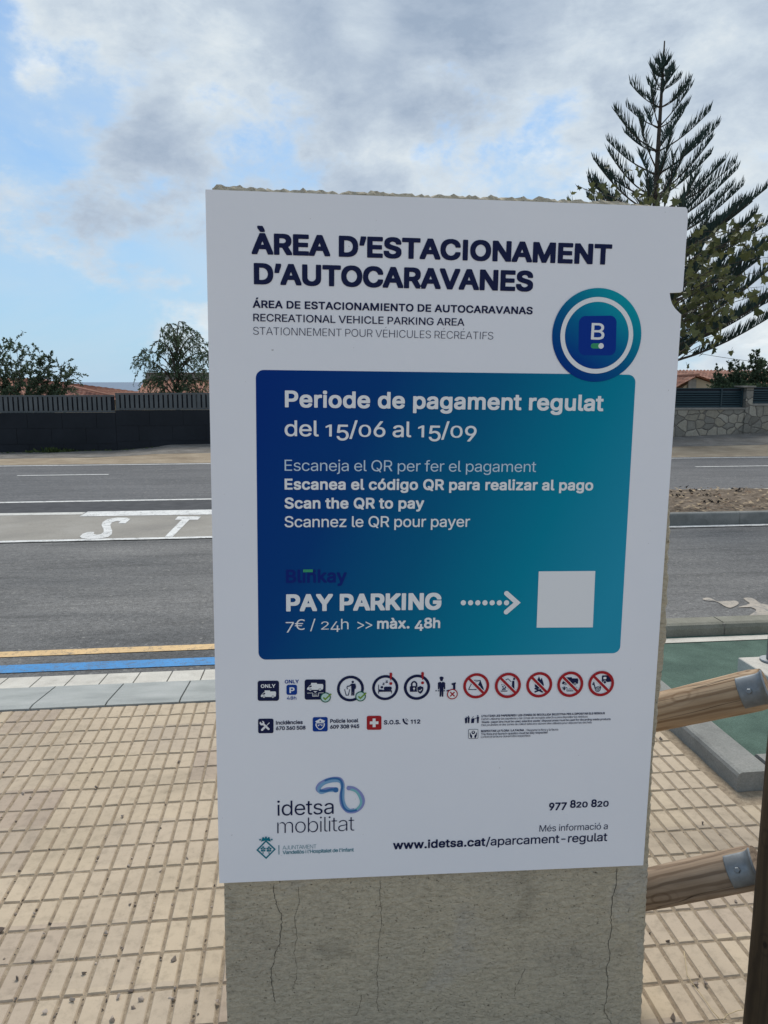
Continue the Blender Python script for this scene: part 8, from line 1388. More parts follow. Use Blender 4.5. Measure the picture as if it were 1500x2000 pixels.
def build_slat_fence(x0, x1, z0, z1, label, cap=None):
    rt = empty('slatted_fence', (x0, FENCE_Y + .1, z0), label, "fence", "grey slatted fences on the black wall")
    pitch, w = .142, .094; y0, y1 = .0, .03
    L = x1 - x0; H = z1 - z0
    f = MB()
    f.box((0, y0 - .004, 0), (L, y1 + .004, .045)); f.box((0, y0 - .004, H - .045), (L, y1 + .004, H)); part(f, 'rail', M['slat'], rt)
    b = MB(); b.box((.01, .07, .05), (L - .01, .08, H - .05)); part(b, 'backing', M['slat_back'], rt)
    s = MB(); x = .02
    while x < L - w:
        s.box((x, y0, .047), (x + w, y1, H - .047)); x += pitch
    part(s, 'slats', M['slat'], rt)
    x = 0.0
    while x < L:
        p = MB(); p.box((x, .031, .047), (x + .05, .065, H - .047)); part(p, 'post', M['slat'], rt); x += 2.4
    return rt
build_slat_fence(WXL, WXS - .03, WZL, at(100, 772, FENCE_Y).z, "lower stretch of grey slatted fence on the black wall, below the loose green bush")
build_slat_fence(WXS, WXR, WZR, at(300, 767.5, FENCE_Y).z, "higher stretch of grey slatted fence on the black wall, next to the board")

# stone wall with louvre panels, right
def build_stone_wall():
    x0, x1 = WXR + .3, 34.0
    zt = at(1400, 797.5, WALL_Y).z; zc = at(1400, 800.5, WALL_Y).z
    lo = gz(WALL_Y) - .3
    xp0, xp1 = at(1455, 790, WALL_Y).x, at(1468.5, 790, WALL_Y).x
    ztr = at(1485, 789, WALL_Y).z
    rt = empty('stone_wall', ((x0 + x1) / 2, WALL_Y + .15, lo), "rubble stone garden wall across the road with a square stone pillar", "wall")
    inv = Matrix.Translation(-Vector(((x0 + x1) / 2, WALL_Y + .15, lo)))
    def add(mb, nm, mt): o = mb.build(nm, mt, rt); o.matrix_parent_inverse = inv; return o
    mb = MB(); mb.box((x0, WALL_Y, lo), (xp0, WALL_Y + .3, zc - .003)); mb.box((xp1, WALL_Y, lo), (x1, WALL_Y + .3, ztr - .07)); add(mb, 'masonry', M['stone'])
    mb = MB(); mb.box((x0, WALL_Y - .03, zc), (xp0 - .003, WALL_Y + .33, zt + .02), bev=.012); add(mb, 'coping', M['coping'])
    mb = MB(); mb.box((xp1 + .003, WALL_Y - .03, ztr - .067), (x1, WALL_Y + .33, ztr + .01), bev=.012); add(mb, 'coping', M['coping'])
    ptop = at(1462, 757, WALL_Y).z
    mb = MB(); mb.box((xp0 + .001, WALL_Y - .04, lo), (xp1 - .001, WALL_Y + .34, ptop)); add(mb, 'pillar', M['stone'])
    a, b = at(1447, 757, WALL_Y).x, at(1473, 757, WALL_Y).x
    mb = MB(); mb.box((a, WALL_Y - .12, ptop + .002), (b, WALL_Y + .42, ptop + .06), bev=.015); add(mb, 'pillar_cap', M['coping'])
    def louvre(xa, xb, za, zb, label):
        r = empty('louvre_fence', (xa, WALL_Y + .15, za), label, "fence", "dark louvre fences on the stone wall")
        L, H = xb - xa, zb - za
        f = MB(); f.box((0, -.025, 0), (.05, .025, H)); f.box((L - .05, -.025, 0), (L, .025, H))
        f.box((.052, -.02, 0), (L - .052, .02, .035)); f.box((.052, -.02, H - .03), (L - .052, .02, H))
        x = 1.9
        while x < L - .5: f.box((x, -.03, .037), (x + .05, .022, H - .032)); x += 1.9
        part(f, 'frame', M['louvre'], r)
        s = MB(); z = .06; p = .078
        while z < H - .06:
            i = [s.vert(q) for q in ((.051, -.024, z - .026), (L - .051, -.024, z - .026), (L - .051, .018, z + .026), (.051, .018, z + .026))]
            k = [s.vert(q) for q in ((.051, -.018, z - .030), (L - .051, -.018, z - .030), (L - .051, .024, z + .022), (.051, .024, z + .022))]
            s.face(i[::-1]); s.face(k); s.face((i[0], i[1], k[1], k[0])); s.face((i[2], i[3], k[3], k[2]))
            z += p
        part(s, 'slats', M['louvre'], r)
        b = MB(); b.box((.06, .04, .03), (L - .06, .05, H - .03)); part(b, 'backing', M['slat_back'], r)
    louvre(x0, xp0 - .01, zt + .022, at(1380, 758, WALL_Y).z, "dark blue green louvre fence between the white board and the stone pillar")
    louvre(xp1 + .01, x1 - .2, ztr + .012, at(1485, 756, WALL_Y).z, "dark blue green louvre fence to the right of the stone pillar")
build_stone_wall()

# ================================================================== houses beyond, standing lower
def roof_plane(mb_uv, pts, u_dir, v_dir):
    mb_uv.append((pts, u_dir, v_dir))
def tiled_roof(name, planes, parent):
    """each plane is a grid of real roll tiles: corrugated across, stepped down the slope"""
    vs, fs, uv = [], [], []
    for (a, b, c, d) in planes:                        # a-b eave, d-c ridge (a under d)
        a, b, c, d = map(Vector, (a, b, c, d)); n = (b - a).cross(d - a).normalized()
        if n.z < 0: n = -n
        Lu = max((b - a).length, (c - d).length); Lv = (d - a).length
        nu, nv = max(2, int(Lu / .24)) * 4, max(2, int(Lv / .36)) * 2
        base = len(vs)
        for j in range(nv + 1):
            t = j / nv
            for i in range(nu + 1):
                s = i / nu; p = a.lerp(b, s).lerp(d.lerp(c, s), t)
                h = .035 * math.cos(math.pi * (i % 4) / 2) + .012 * (1 if j % 2 == 0 else -1)
                vs.append(p + n * h)
        for j in range(nv):
            for i in range(nu):
                q = (base + j*(nu+1) + i, base + j*(nu+1) + i + 1, base + (j+1)*(nu+1) + i + 1, base + (j+1)*(nu+1) + i)
                fs.append(q); uv.append([(Lu * (i + e) / nu, Lv * (j + f) / nv) for e, f in ((0, 0), (1, 0), (1, 1), (0, 1))])
    me = bpy.data.meshes.new(name); me.from_pydata([tuple(v) for v in vs], [], fs); me.materials.append(M['roof'])
    l = me.uv_layers.new(name='uv'); k = 0
    for q in uv:
        for e in q: l.data[k].uv = e; k += 1
    me.update(); o = bpy.data.objects.new(name, me); COL.objects.link(o); o.parent = parent; return o
def window(rt, x, y, z, w, h):
    f = MB(); f.box((x, y - .05, z), (x + w, y - .004, z + .06)); f.box((x, y - .05, z + h - .06), (x + w, y - .004, z + h))
    for q in (x, x + w/2 - .03, x + w - .06): f.box((q, y - .045, z + .062), (q + .06, y - .004, z + h - .062))
    o = f.build('window', M['frame'], rt); g = MB(); g.box((x + .05, y - .02, z + .05), (x + w - .05, y - .006, z + h - .05)); g.build('pane', M['glass'], o)
def hip_house(label, x0, x1, y0, y1, zb, ze, zr, name='house', ridge=None, gable_right=False):
    rt = empty(name, ((x0 + x1) / 2, (y0 + y1) / 2, zb), label, "house")
    cx, cy = (x0 + x1) / 2, (y0 + y1) / 2; w, d = (x1 - x0) / 2, (y1 - y0) / 2; e = .5
    mb = MB(); mb.box((-w, -d, 0), (w, d, ze - zb)); mb.build('wall', M['wall_cream'], rt)
    H0, H1 = ze - zb - .06, zr - zb
    ins = d if ridge is None else ridge
    A, B_, C_, D = (-w - e, -d - e, H0), (w + e, -d - e, H0), (w + e, d + e, H0), (-w - e, d + e, H0)
    R0, R1 = (-w + ins, 0, H1), (w - ins, 0, H1)
    if gable_right: R1 = (w + e, 0, H1)
    pl = [(A, B_, R1, R0), (C_, D, R0, R1), (D, A, R0, R0)]
    if not gable_right: pl.append((B_, C_, R1, R1))
    tiled_roof('roof', pl, rt)
    c = MB(); c.tube([R0, R1], .10, 8); c.tube([A, R0], .085, 6); c.tube([B_, R1], .085, 6); c.build('ridge_tiles', M['roof'], rt)
    for k in range(3): window(rt, -w + 1 + k * (2*w - 3) / 2, -d, 1.0, 1.1, 1.2)
    return rt
# left house: hipped roof; its hip runs down to the right above the fence
YH = 34.0
r0 = at(112, 743, YH + 4)
ea = at(245, 778, YH)
hip_house("low house with a hipped clay tile roof behind the bush at the left", r0.x - 9, at(232, 776, YH).x, YH, YH + 9, -3.6, at(232, 778, YH).z, at(112, 742.5, YH + 4.5).z)
# second house, next to the board: a tiled slope with a rendered parapet above it
def parapet_house():
    y0 = 31.0; xa, xb = at(264, 768, y0).x, at(760, 768, y0).x; zb = -3.3
    rt = empty('house', ((xa + xb) / 2, y0 + 4, zb), "house with a clay tile slope below a pale parapet, behind the dark feathery tree", "house")
    O = Vector(((xa + xb) / 2, y0 + 4, zb)); loc = lambda p: tuple(Vector(p) - O)
    ze, zt = at(300, 775, y0).z, at(340, 741, y0 + 2.6).z
    xa2 = at(285, 741, y0 + 2.6).x
    mb = MB(); a, b = loc((xa + .3, y0 + .4, zb)), loc((xb - .3, y0 + 8, ze)); mb.box(a, b); mb.build('wall', M['wall_cream'], rt)
    tiled_roof('roof', [(loc((xa, y0, ze)), loc((xb, y0, ze)), loc((xb, y0 + 2.6, zt)), loc((xa2, y0 + 2.6, zt))),
                        (loc((xa, y0 + 8, ze)), loc((xa, y0, ze)), loc((xa2, y0 + 2.6, zt)), loc((xa2, y0 + 5.5, zt)))], rt)
    mb = MB(); mb.box(loc((xa2, y0 + 2.55, ze + .1)), loc((xb, y0 + 5.6, at(340, 730, y0 + 2.6).z))); mb.build('parapet', M['coping'], rt)
    c = MB(); x = xa2
    while x < xb - .3: c.box(loc((x + .02, y0 + 2.5, at(340, 730, y0 + 2.6).z + .003)), loc((x + .42, y0 + 5.65, at(340, 728.4, y0 + 2.6).z + .02)), bev=.02); x += .44
    c.build('parapet_caps', M['coping'], rt)
    l0 = Vector(loc((xa, y0, ze))).y
    for k in range(3): window(rt, Vector(loc((xa, 0, 0))).x + 1.2 + k * 3, Vector(loc((0, y0 + .4, 0))).y, .9, 1.1, 1.2)
parapet_house()
def gable_house():
    y0 = 44.0; P = lambda px, py: at(px, py, y0)
    xl, xr = P(1310, 760).x, P(1430, 760).x; zb = -1.2
    O = Vector(((xl + xr) / 2, y0 + 4, zb)); loc = lambda p: tuple(Vector(p) - O)
    rt = empty('house', tuple(O), "cream house with a pink clay tile roof behind the louvre fence and the green shrubs", "house")
    zr, ze = P(1400, 731).z, P(1322, 757).z
    xg = P(1358, 733).x; xg0, xg1 = P(1318, 759).x, P(1400, 752).x; yr = y0 + 3.5
    # front gable of a projecting wing
    mb = MB(); prof = [loc((xg0 + .4, y0, zb)), loc((xg1 - .2, y0, zb)), loc((xg1 - .2, y0, P(1394, 750).z)), loc((xg, y0, P(1358, 737).z)), loc((xg0 + .4, y0, ze - .1))]
    f = [mb.vert(p) for p in prof]; b = [mb.vert((p[0], p[1] + 6, p[2])) for p in prof]
    mb.face(f); mb.face(b[::-1])
    for k in range(5): mb.face((f[k], b[k], b[(k+1) % 5], f[(k+1) % 5]))
    mb.build('wall', M['wall_cream'], rt)
    mb = MB(); mb.box(loc((xg1 - .19, y0 + 2.4, zb)), loc((xr + 5, y0 + 8, P(1400, 752).z))); mb.build('wall', M['wall_cream'], rt)
    zg = P(1358, 734).z
    tiled_roof('roof', [(loc((xg0 - .1, y0 + 6, ze)), loc((xg0 - .1, y0 - .35, ze)), loc((xg, y0 - .35, zg)), loc((xg, y0 + 6, zg))),
                        (loc((xg1, y0 - .35, P(1397, 749).z)), loc((xg1, y0 + 6, P(1397, 749).z)), loc((xg, y0 + 6, zg)), loc((xg, y0 - .35, zg))),
                        (loc((xg + .02, y0 + 2.2, P(1420, 750).z)), loc((xr + 5.4, y0 + 2.2, P(1420, 750).z)), loc((xr + 5.4, y0 + 5.2, P(1420, 727).z + .2)), loc((xg + .02, y0 + 5.2, P(1420, 727).z + .2)))], rt)
    c = MB(); c.tube([loc((xg, y0 - .35, zg + .03)), loc((xg, y0 + 6, zg + .03))], .1, 8); c.build('ridge_tiles', M['roof'], rt)
    mb = MB(); p = P(1350, 750); mb.box(loc((p.x - .25, y0 - .14, zb)), loc((p.x + .25, y0 - .002, P(1350, 741).z))); mb.build('corner_post', M['coping'], rt)
gable_house()

# ================================================================== trees
def build_norfolk_pine():
    Y = 27.0
    tip = at(1298, 80, Y); base = Vector((at(1268, 700, Y).x, Y, gz(WALL_Y) - .4))
    rt = empty('norfolk_pine', base, "tall conical dark conifer with tiers of upswept bristly branches behind the right of the board", "tree")
    rnd = random.Random(12)
    H = tip.z - base.z; T = tip - base
    knee = at(1283, 330, Y) - base
    def axis(h):                                      # trunk line: slight bend
        t = h / H; k = knee.z / H
        if t < k: q = Vector((0, 0, 0)).lerp(knee, t / k)
        else: q = knee.lerp(T, (t - k) / (1 - k))
        return q
    top_h = (at(1298, 128, Y).z - base.z)
    tr = MB(); n = 16
    tr.tube([axis(H * i / n) for i in range(n + 1)], [.19 * (1 - i / n) ** .9 + .022 for i in range(n + 1)], 9)
    tr.build('trunk', M['bark'], rt)
    wood, fol = MB(), MB()
    # tiers measured down the trunk, in photo pixels
    ys = [131, 150, 176, 210, 250, 296, 342, 388, 420, 450, 480, 510, 540, 570, 600, 630, 660, 690, 716]
    for ti, py in enumerate(ys):
        h = at(1290, py, Y).z - base.z
        down = top_h - h
        hor = np.interp(down, [0, .5, 1.5, 2.7, 4, 5.2, 7, 9, 12], [.22, .5, 1.1, 1.5, 2.0, 2.7, 3.4, 4.1, 4.5])
        el_m = np.interp(down, [0, 3, 5.5, 8, 12], [34, 42, 34, 27, 20])
        L0 = hor / math.cos(R(el_m))
        nb = 5 if down < 4 else (6 if down < 6 else 9)
        a0 = rnd.uniform(0, 6.28)
        for b in range(nb):
            az = a0 + 2 * math.pi * b / nb + rnd.uniform(-.25, .25)
            L = L0 * rnd.uniform(.78, 1.06)
            right = math.cos(az) > .25
            if down > 2.6 and right: L *= 1.12
            el0 = R(el_m - 6 + rnd.uniform(-6, 6))
            d0 = Vector((math.cos(az) * math.cos(el0), math.sin(az) * math.cos(el0), math.sin(el0)))
            side = Vector((-math.sin(az), math.cos(az), 0))
            o = axis(h); pts = []
            for i in range(9):
                s = i / 8
                pts.append(o + d0 * L * s + Vector((0, 0, 1)) * L * (.07 * s * s - .05 * math.sin(math.pi * s)) + side * L * .04 * math.sin(3 * s + b))
            r0 = .012 + .010 * L
            wood.tube(pts, [r0 * (1 - .8 * i / 8) for i in range(9)], 5, caps=False)
            start = .42 if L > 1.0 else .2
            if L > 3: start = .34
            nk = int(max(9, L * (1 - start) * (17 if down < 6 else 20)))
            for k in range(nk):
                s = start + (1 - start) * (k + rnd.random() * .7) / nk
                i = min(int(s * 8), 7); p = pts[i].lerp(pts[i+1], s * 8 - i); t = (pts[i+1] - pts[i]).normalized()
                ln = (.16 + .37 * math.sin(math.pi * min(1, (1 - s) * 1.25 + .12)) ** .8) * (.75 + .25 * min(1, L / 2))
                for sg in (-1, 1):
                    if rnd.random() < .06: continue
                    up = Vector((0, 0, 1)); sd_ = t.cross(up).normalized() * sg
                    d = (t * rnd.uniform(.15, .5) + up * rnd.uniform(.6, 1.1) + sd_ * rnd.uniform(.1, .6)).normalized() * ln * rnd.uniform(.7, 1.15)
                    fol.spike(p + sd_ * .01, d, rnd.uniform(.012, .018) * (1.25 if down > 6 else 1))
                if rnd.random() < .42:
                    d = (t * .5 + Vector((0, 0, 1)) * rnd.uniform(.6, 1.1) + side * rnd.uniform(-.2, .2)).normalized() * ln * .9
                    fol.spike(p, d, .02)
    # whorl at the very top
    for k in range(34):
        az = rnd.uniform(0, 6.28); p = axis(top_h - rnd.uniform(-.12, .35)); d = Vector((math.cos(az), math.sin(az), rnd.uniform(.4, .9))).normalized() * rnd.uniform(.12, .3)
        fol.spike(p, d, .018)
    wood.build('limbs', M['bark'], rt); fol.build('crown', M['needles'], rt)
build_norfolk_pine()

def leaf_quad(mb, p, d, w, rnd, m=0):
    """one small folded leaf from p along d"""
    d = Vector(d); s = d.cross(Vector((rnd.gauss(0, 1), rnd.gauss(0, 1), rnd.gauss(0, 1)))).normalized() * w
    n = d.cross(s).normalized() * w * .35
    a, b, c, e = mb.vert(p), mb.vert(p + d * .45 + s + n), mb.vert(p + d), mb.vert(p + d * .45 - s + n)
    mb.face((a, b, c), m); mb.face((a, c, e), m)
def bushy_tree(name, label, cat, base, stems, leaf, leaf_mat_, trunk_r, seed, droop=.0, sub=7, leaves=26, lw=.42, spread=.5, sublen=.45, group=None):
    """stems: list of point lists (relative to base) for the main limbs; twigs and leaves grow off them"""
    rt = empty(name, base, label, cat, group); rnd = random.Random(seed); wood, fol = MB(), MB()
    for st in stems:
        st = [Vector(p) for p in st]; n = len(st)
        tr_ = trunk_r if st[0].length < .05 else trunk_r * .55
        wood.tube(st, [tr_ * (1 - .86 * i / (n - 1)) for i in range(n)], 6, caps=False)
        L = sum((b - a).length for a, b in zip(st, st[1:]))
        for k in range(int(sub * L)):
            s = (.22 + .78 * rnd.random() ** .8) * (n - 1); i = min(int(s), n - 2); p = st[i].lerp(st[i+1], s - i); t = (st[i+1] - st[i]).normalized()
            d = (t * rnd.uniform(.2, 1) + Vector((rnd.gauss(0, spread), rnd.gauss(0, spread), rnd.gauss(.1, spread)))).normalized()
            ln = sublen * rnd.uniform(.5, 1.3); q = [p]
            for j in range(1, 5): q.append(p + d * ln * j / 4 + Vector((0, 0, -droop * ln * (j / 4) ** 2)))
            wood.tube(q, [.008, .007, .006, .004, .002], 3, caps=False)
            for j in range(leaves):
                u = rnd.uniform(.15, 1) * 4; a = min(int(u), 3); c = q[a].lerp(q[a+1], u - a); tt = (q[a+1] - q[a]).normalized()
                e = (tt * .7 + Vector((rnd.gauss(0, .6), rnd.gauss(0, .6), rnd.gauss(-.25 * droop, .5)))).normalized() * leaf * rnd.uniform(.6, 1.25)
                leaf_quad(fol, c, e, leaf * lw * .5, rnd)
    wood.build('trunk', M['bark'], rt); fol.build('crown', leaf_mat_, rt); return rt
def limb(p0, p1, bend, n=6, rnd=random):
    p0, p1 = Vector(p0), Vector(p1); out = []
    for i in range(n + 1):
        s = i / n; out.append(p0.lerp(p1, s) + Vector(bend) * math.sin(math.pi * s))
    return out
# bush at the left edge: thin sprays leaning up and out
def left_bush():
    Y = 28.5; b = at(40, 830, Y); b.z = -2.4; rnd = random.Random(5); st = []
    for px, py in ((-60, 690), (-25, 668), (5, 682), (18, 672), (30, 664), (45, 690), (62, 700), (78, 684), (100, 697), (120, 710), (146, 722), (92, 715), (60, 730), (30, 720), (10, 715), (-10, 735), (120, 738), (75, 745), (45, 755), (100, 752), (20, 750), (-40, 720), (140, 728), (10, 770), (60, 765)):
        e = at(px, py, Y + rnd.uniform(-.9, .9)) - b
        st.append(limb((rnd.uniform(-.3, .3), rnd.uniform(-.3, .3), .3), e, (rnd.uniform(-.2, .2), 0, .25)))
    bushy_tree('bush', "loose dark green bush with thin upright sprays at the left edge, above the grey fence", "bush", b, st, .10, M['leaf_mid'], .045, 6, .25, 9.0, 20, .50, .5, .46)
left_bush()
# feathery tree with drooping fronds next to the board
def feathery_tree():
    Y = 27.5; b = at(338, 800, Y); b.z = -2.3; rnd = random.Random(9); st = [limb((0, 0, 0), at(345, 640, Y) - b, (.08, 0, 0), 8)]
    for px, py, f in ((268, 700, .70), (275, 686, .78), (298, 668, .86), (312, 648, .92), (330, 634, .95), (352, 628, .97), (372, 644, .92), (392, 655, .88), (408, 672, .84), (412, 700, .78), (420, 690, .8), (292, 712, .68), (300, 738, .62), (318, 760, .55), (285, 745, .6),
                      (372, 750, .56), (396, 738, .6), (402, 760, .55), (345, 755, .55), (330, 700, .75), (360, 690, .78), (345, 660, .88), (320, 680, .8), (380, 700, .72), (410, 722, .66), (350, 720, .7), (315, 725, .66)):
        e = at(px, py, Y + rnd.uniform(-1.2, 1.2)) - b; h = (at(345, 640, Y) - b) * f * .93
        st.append(limb(h, e, (0, 0, .28), 6))
    bushy_tree('feathery_tree', "dark feathery tree with drooping fronds in front of the tiled house", "tree", b, st, .125, M['leaf_dark'], .06, 14, 1.15, 8.5, 20, .30, .55, .52)
feathery_tree()
# shrubs with upright shoots above the louvre fence
def shrub(label, pxs, Y, seed, group):
    rnd = random.Random(seed); cx = sum(p[0] for p in pxs) / len(pxs); b = at(cx, 760, Y); b.z = gz(WALL_Y); st = []
    for px, py in pxs:
        e = at(px, py, Y + rnd.uniform(-.4, .4)) - b
        st.append(limb((e.x * .55, e.y * .5, .2), e, (rnd.uniform(-.06, .06), 0, 0), 5))
    bushy_tree('shrub', label, "shrub", b, st, .095, M['leaf_mid'], .022, seed, .1, 16, 20, .6, .42, .24, group=group)
shrub("small leafy shrub rising beside the pink roof, left of the taller shrubs", [(1396, 742), (1403, 722), (1409, 738), (1416, 744), (1422, 745)], 25.6, 3, "green shrubs behind the louvre fence")
shrub("green shrub with upright shoots above the stone pillar", [(1428, 716), (1436, 724), (1445, 708), (1452, 722), (1440, 738), (1458, 730), (1432, 742), (1450, 742)], 25.8, 4, "green shrubs behind the louvre fence")
shrub("green shrub with tall shoots at the right edge above the louvre fence", [(1467, 697), (1474, 715), (1479, 690), (1486, 712), (1494, 708), (1502, 720), (1512, 700), (1520, 715), (1490, 735), (1470, 738), (1508, 738)], 26.0, 5, "green shrubs behind the louvre fence")
def low_hedge():
    rnd = random.Random(77); x0, x1 = at(1392, 750, 25.3).x, at(1640, 750, 25.3).x; zt = at(1450, 752, 25.3).z; zb = gz(WALL_Y)
    rt = empty('hedge', ((x0 + x1) / 2, 25.3, zb), "low dark clipped hedge along the top of the louvre fence", "hedge"); fol, wood = MB(), MB()
    O = Vector(((x0 + x1) / 2, 25.3, zb))
    for k in range(5200):
        p = Vector((rnd.uniform(x0, x1), 25.3 + rnd.uniform(-.3, .4), zt - abs(rnd.gauss(0, .32)) + rnd.uniform(-.02, .05))) - O
        leaf_quad(fol, p, Vector((rnd.gauss(0, 1), rnd.gauss(0, 1), rnd.gauss(.2, 1))).normalized() * .10, .028, rnd)
    x = x0 + .2
    while x < x1: wood.tube([(x - O.x, 0, 0), (x - O.x + .1, .05, zt - zb - .2)], [.03, .01], 5); x += .6
    fol.build('foliage', M['leaf_dark'], rt); wood.build('stems', M['bark'], rt)
low_hedge()

# young plane tree on the island, its lobed leaves showing round the board
LOBE = [(0, 0), (.20, .02), (.46, -.10), (.36, .14), (.62, .40), (.34, .42), (.30, .60), (0, 1.0), (-.30, .60), (-.34, .42), (-.62, .40), (-.36, .14), (-.46, -.10), (-.20, .02)]
def lobed_leaf(mb, p, d, size, rnd):
    d = Vector(d).normalized(); s = d.cross(Vector((rnd.gauss(0, 1), rnd.gauss(0, 1), rnd.gauss(0, .6)))).normalized(); n = d.cross(s)
    c = mb.vert(p + d * size * .4); ids = []
    for x, y in LOBE: ids.append(mb.vert(p + d * size * y + s * size * x + n * size * (-.22 * abs(x) - .12 * y * y + rnd.uniform(-.04, .04))))
    for i in range(len(ids)): mb.face((c, ids[i], ids[(i+1) % len(ids)]))
def plane_tree():
    Y = 10.4; b = at(1268, 960, Y); b.z = gz(Y) + .12; rnd = random.Random(41)
    rt = empty('plane_tree', b, "young tree with yellow green lobed leaves showing around the right edge of the white board", "tree"); wood, fol = MB(), MB()
    top = at(1275, 420, Y) - b; tr = limb((0, 0, 0), top, (.06, 0, 0), 8); wood.tube(tr, [.045 - .004 * i for i in range(9)], 7)
    ends = [(1125, 362, 9, .45), (1140, 370, 8, .4), (1205, 345, 8, .3), (1225, 375, 11, .5), (1185, 388, 7, .4), (1300, 362, 10, .35), (1290, 380, 14, .5), (1312, 345, 5, .3), (1275, 388, 10, .5),
            (1358, 440, 8, .3), (1372, 470, 14, .5), (1400, 490, 14, .5), (1420, 455, 10, .4), (1445, 470, 16, .45), (1465, 480, 18, .5), (1478, 445, 10, .4), (1495, 455, 12, .4), (1505, 440, 10, .4), (1350, 500, 16, .5), (1362, 530, 20, .6), (1390, 540, 22, .6), (1420, 560, 20, .6),
            (1440, 540, 16, .5), (1455, 570, 16, .5), (1350, 570, 20, .6), (1378, 590, 22, .6), (1405, 600, 20, .6), (1430, 600, 12, .5), (1360, 620, 18, .6), (1385, 640, 14, .5), (1345, 640, 12, .5), (1395, 665, 8, .4), (1420, 650, 7, .4), (1375, 612, 14, .5), (1320, 580, 8, .3), (1484, 580, 6, .3), (1490, 560, 5, .3), (1500, 530, 6, .3), (1530, 500, 20, .6), (1540, 560, 16, .6),
            (1230, 480, 20, .6), (1200, 560, 20, .6), (1280, 600, 20, .6), (1160, 450, 12, .5)]
    for px, py, nl, sp in ends:
        e = at(px, py, Y + rnd.uniform(-.7, .7)) - b; f = min(.97, max(.35, (e.z - .6) / top.z)); i = min(int(f * 8), 7); h = tr[i].lerp(tr[i+1], f * 8 - i)
        q = limb(h, e, (0, 0, rnd.uniform(.05, .22)), 7); wood.tube(q, [.014, .012, .010, .008, .006, .005, .004, .003], 4, caps=False)
        for k in range(int(nl * (.95 if px > 1335 else .9))):
            s = 7 * (1 - abs(rnd.gauss(0, .22))); s = max(2, min(6.99, s)); a = int(s); c = q[a].lerp(q[a+1], s - a) + Vector((rnd.gauss(0, .13 * sp * 2), rnd.gauss(0, .2), rnd.gauss(0, .11 * sp * 2)))
            d = Vector((rnd.gauss(0, .6), rnd.gauss(-.2, .5), rnd.gauss(-.55, .5)))
            stem = c + Vector((rnd.gauss(0, .02), rnd.gauss(0, .02), .05)); wood.tube([stem, c], [.002, .002], 3, caps=False)
            lobed_leaf(fol, c, d, rnd.uniform(.07, .135), rnd)
    wood.build('trunk', M['bark'], rt); fol.build('crown', M['leaf_olive'], rt)
plane_tree()

# overhead cable
def overhead_cable():
    Y = 40.0; p0, p1 = at(1250, 672, Y), at(1800, 752, Y); pts = []
    a, b, c = at(1405, 697, Y), at(1450, 706, Y), at(1500, 711, Y)
    for i in range(25):
        s = i / 24; x = 1100 + 900 * s; y = 697 + (x - 1405) * .16 - .00034 * (x - 1405) * (x - 1405) * (1 if x > 1405 else .2); y = min(y, 716) if x > 1405 else y
        pts.append(at(x, y, Y))
    mb = MB(); mb.tube(pts, .012, 5); o = mb.build('overhead_cable', M['cable']); tag(o, "thin overhead cable crossing the sky under the conifer at the right", "cable")
overhead_cable()

# ================================================================== wooden rails, post and block beside the slab
def pole_between(name, p0, p1, r, mat, parent, seed, n=28, inv=None):
    """slightly uneven turned pole; own X axis along the pole so the grain follows it"""
    p0, p1 = Vector(p0), Vector(p1); L = (p1 - p0).length; rnd = random.Random(seed); mb = MB(); K = 24; rings = []
    for i in range(K + 1):
        t = i / K; rr = r * (1 + .02 * math.sin(7 * t + seed) + rnd.uniform(-.004, .004)); k = 1.0
        if i in (0, K): k = .93
        rings.append([mb.vert((L * t, rr * k * math.cos(6.2832 * j / n), rr * k * math.sin(6.2832 * j / n))) for j in range(n)])
    for a, b in zip(rings, rings[1:]):
        for j in range(n): mb.face((a[j], a[(j+1) % n], b[(j+1) % n], b[j]), 0, True)
    mb.face(rings[0][::-1]); mb.face(rings[-1])
    o = mb.build(name, mat, parent)
    x = (p1 - p0).normalized(); y = Vector((0, 0, 1)).cross(x).normalized() if abs(x.z) < .99 else Vector((0, 1, 0)); z = x.cross(y)
    y = z.cross(x)
    mt = Matrix(((x.x, y.x, z.x, p0.x), (x.y, y.y, z.y, p0.y), (x.z, y.z, z.z, p0.z), (0, 0, 0, 1)))
    if parent is None: o.matrix_world = mt
    else: o.matrix_basis = mt
    return o
def depth_pt(px, py, dep): return EYE + ray(px, py) * dep
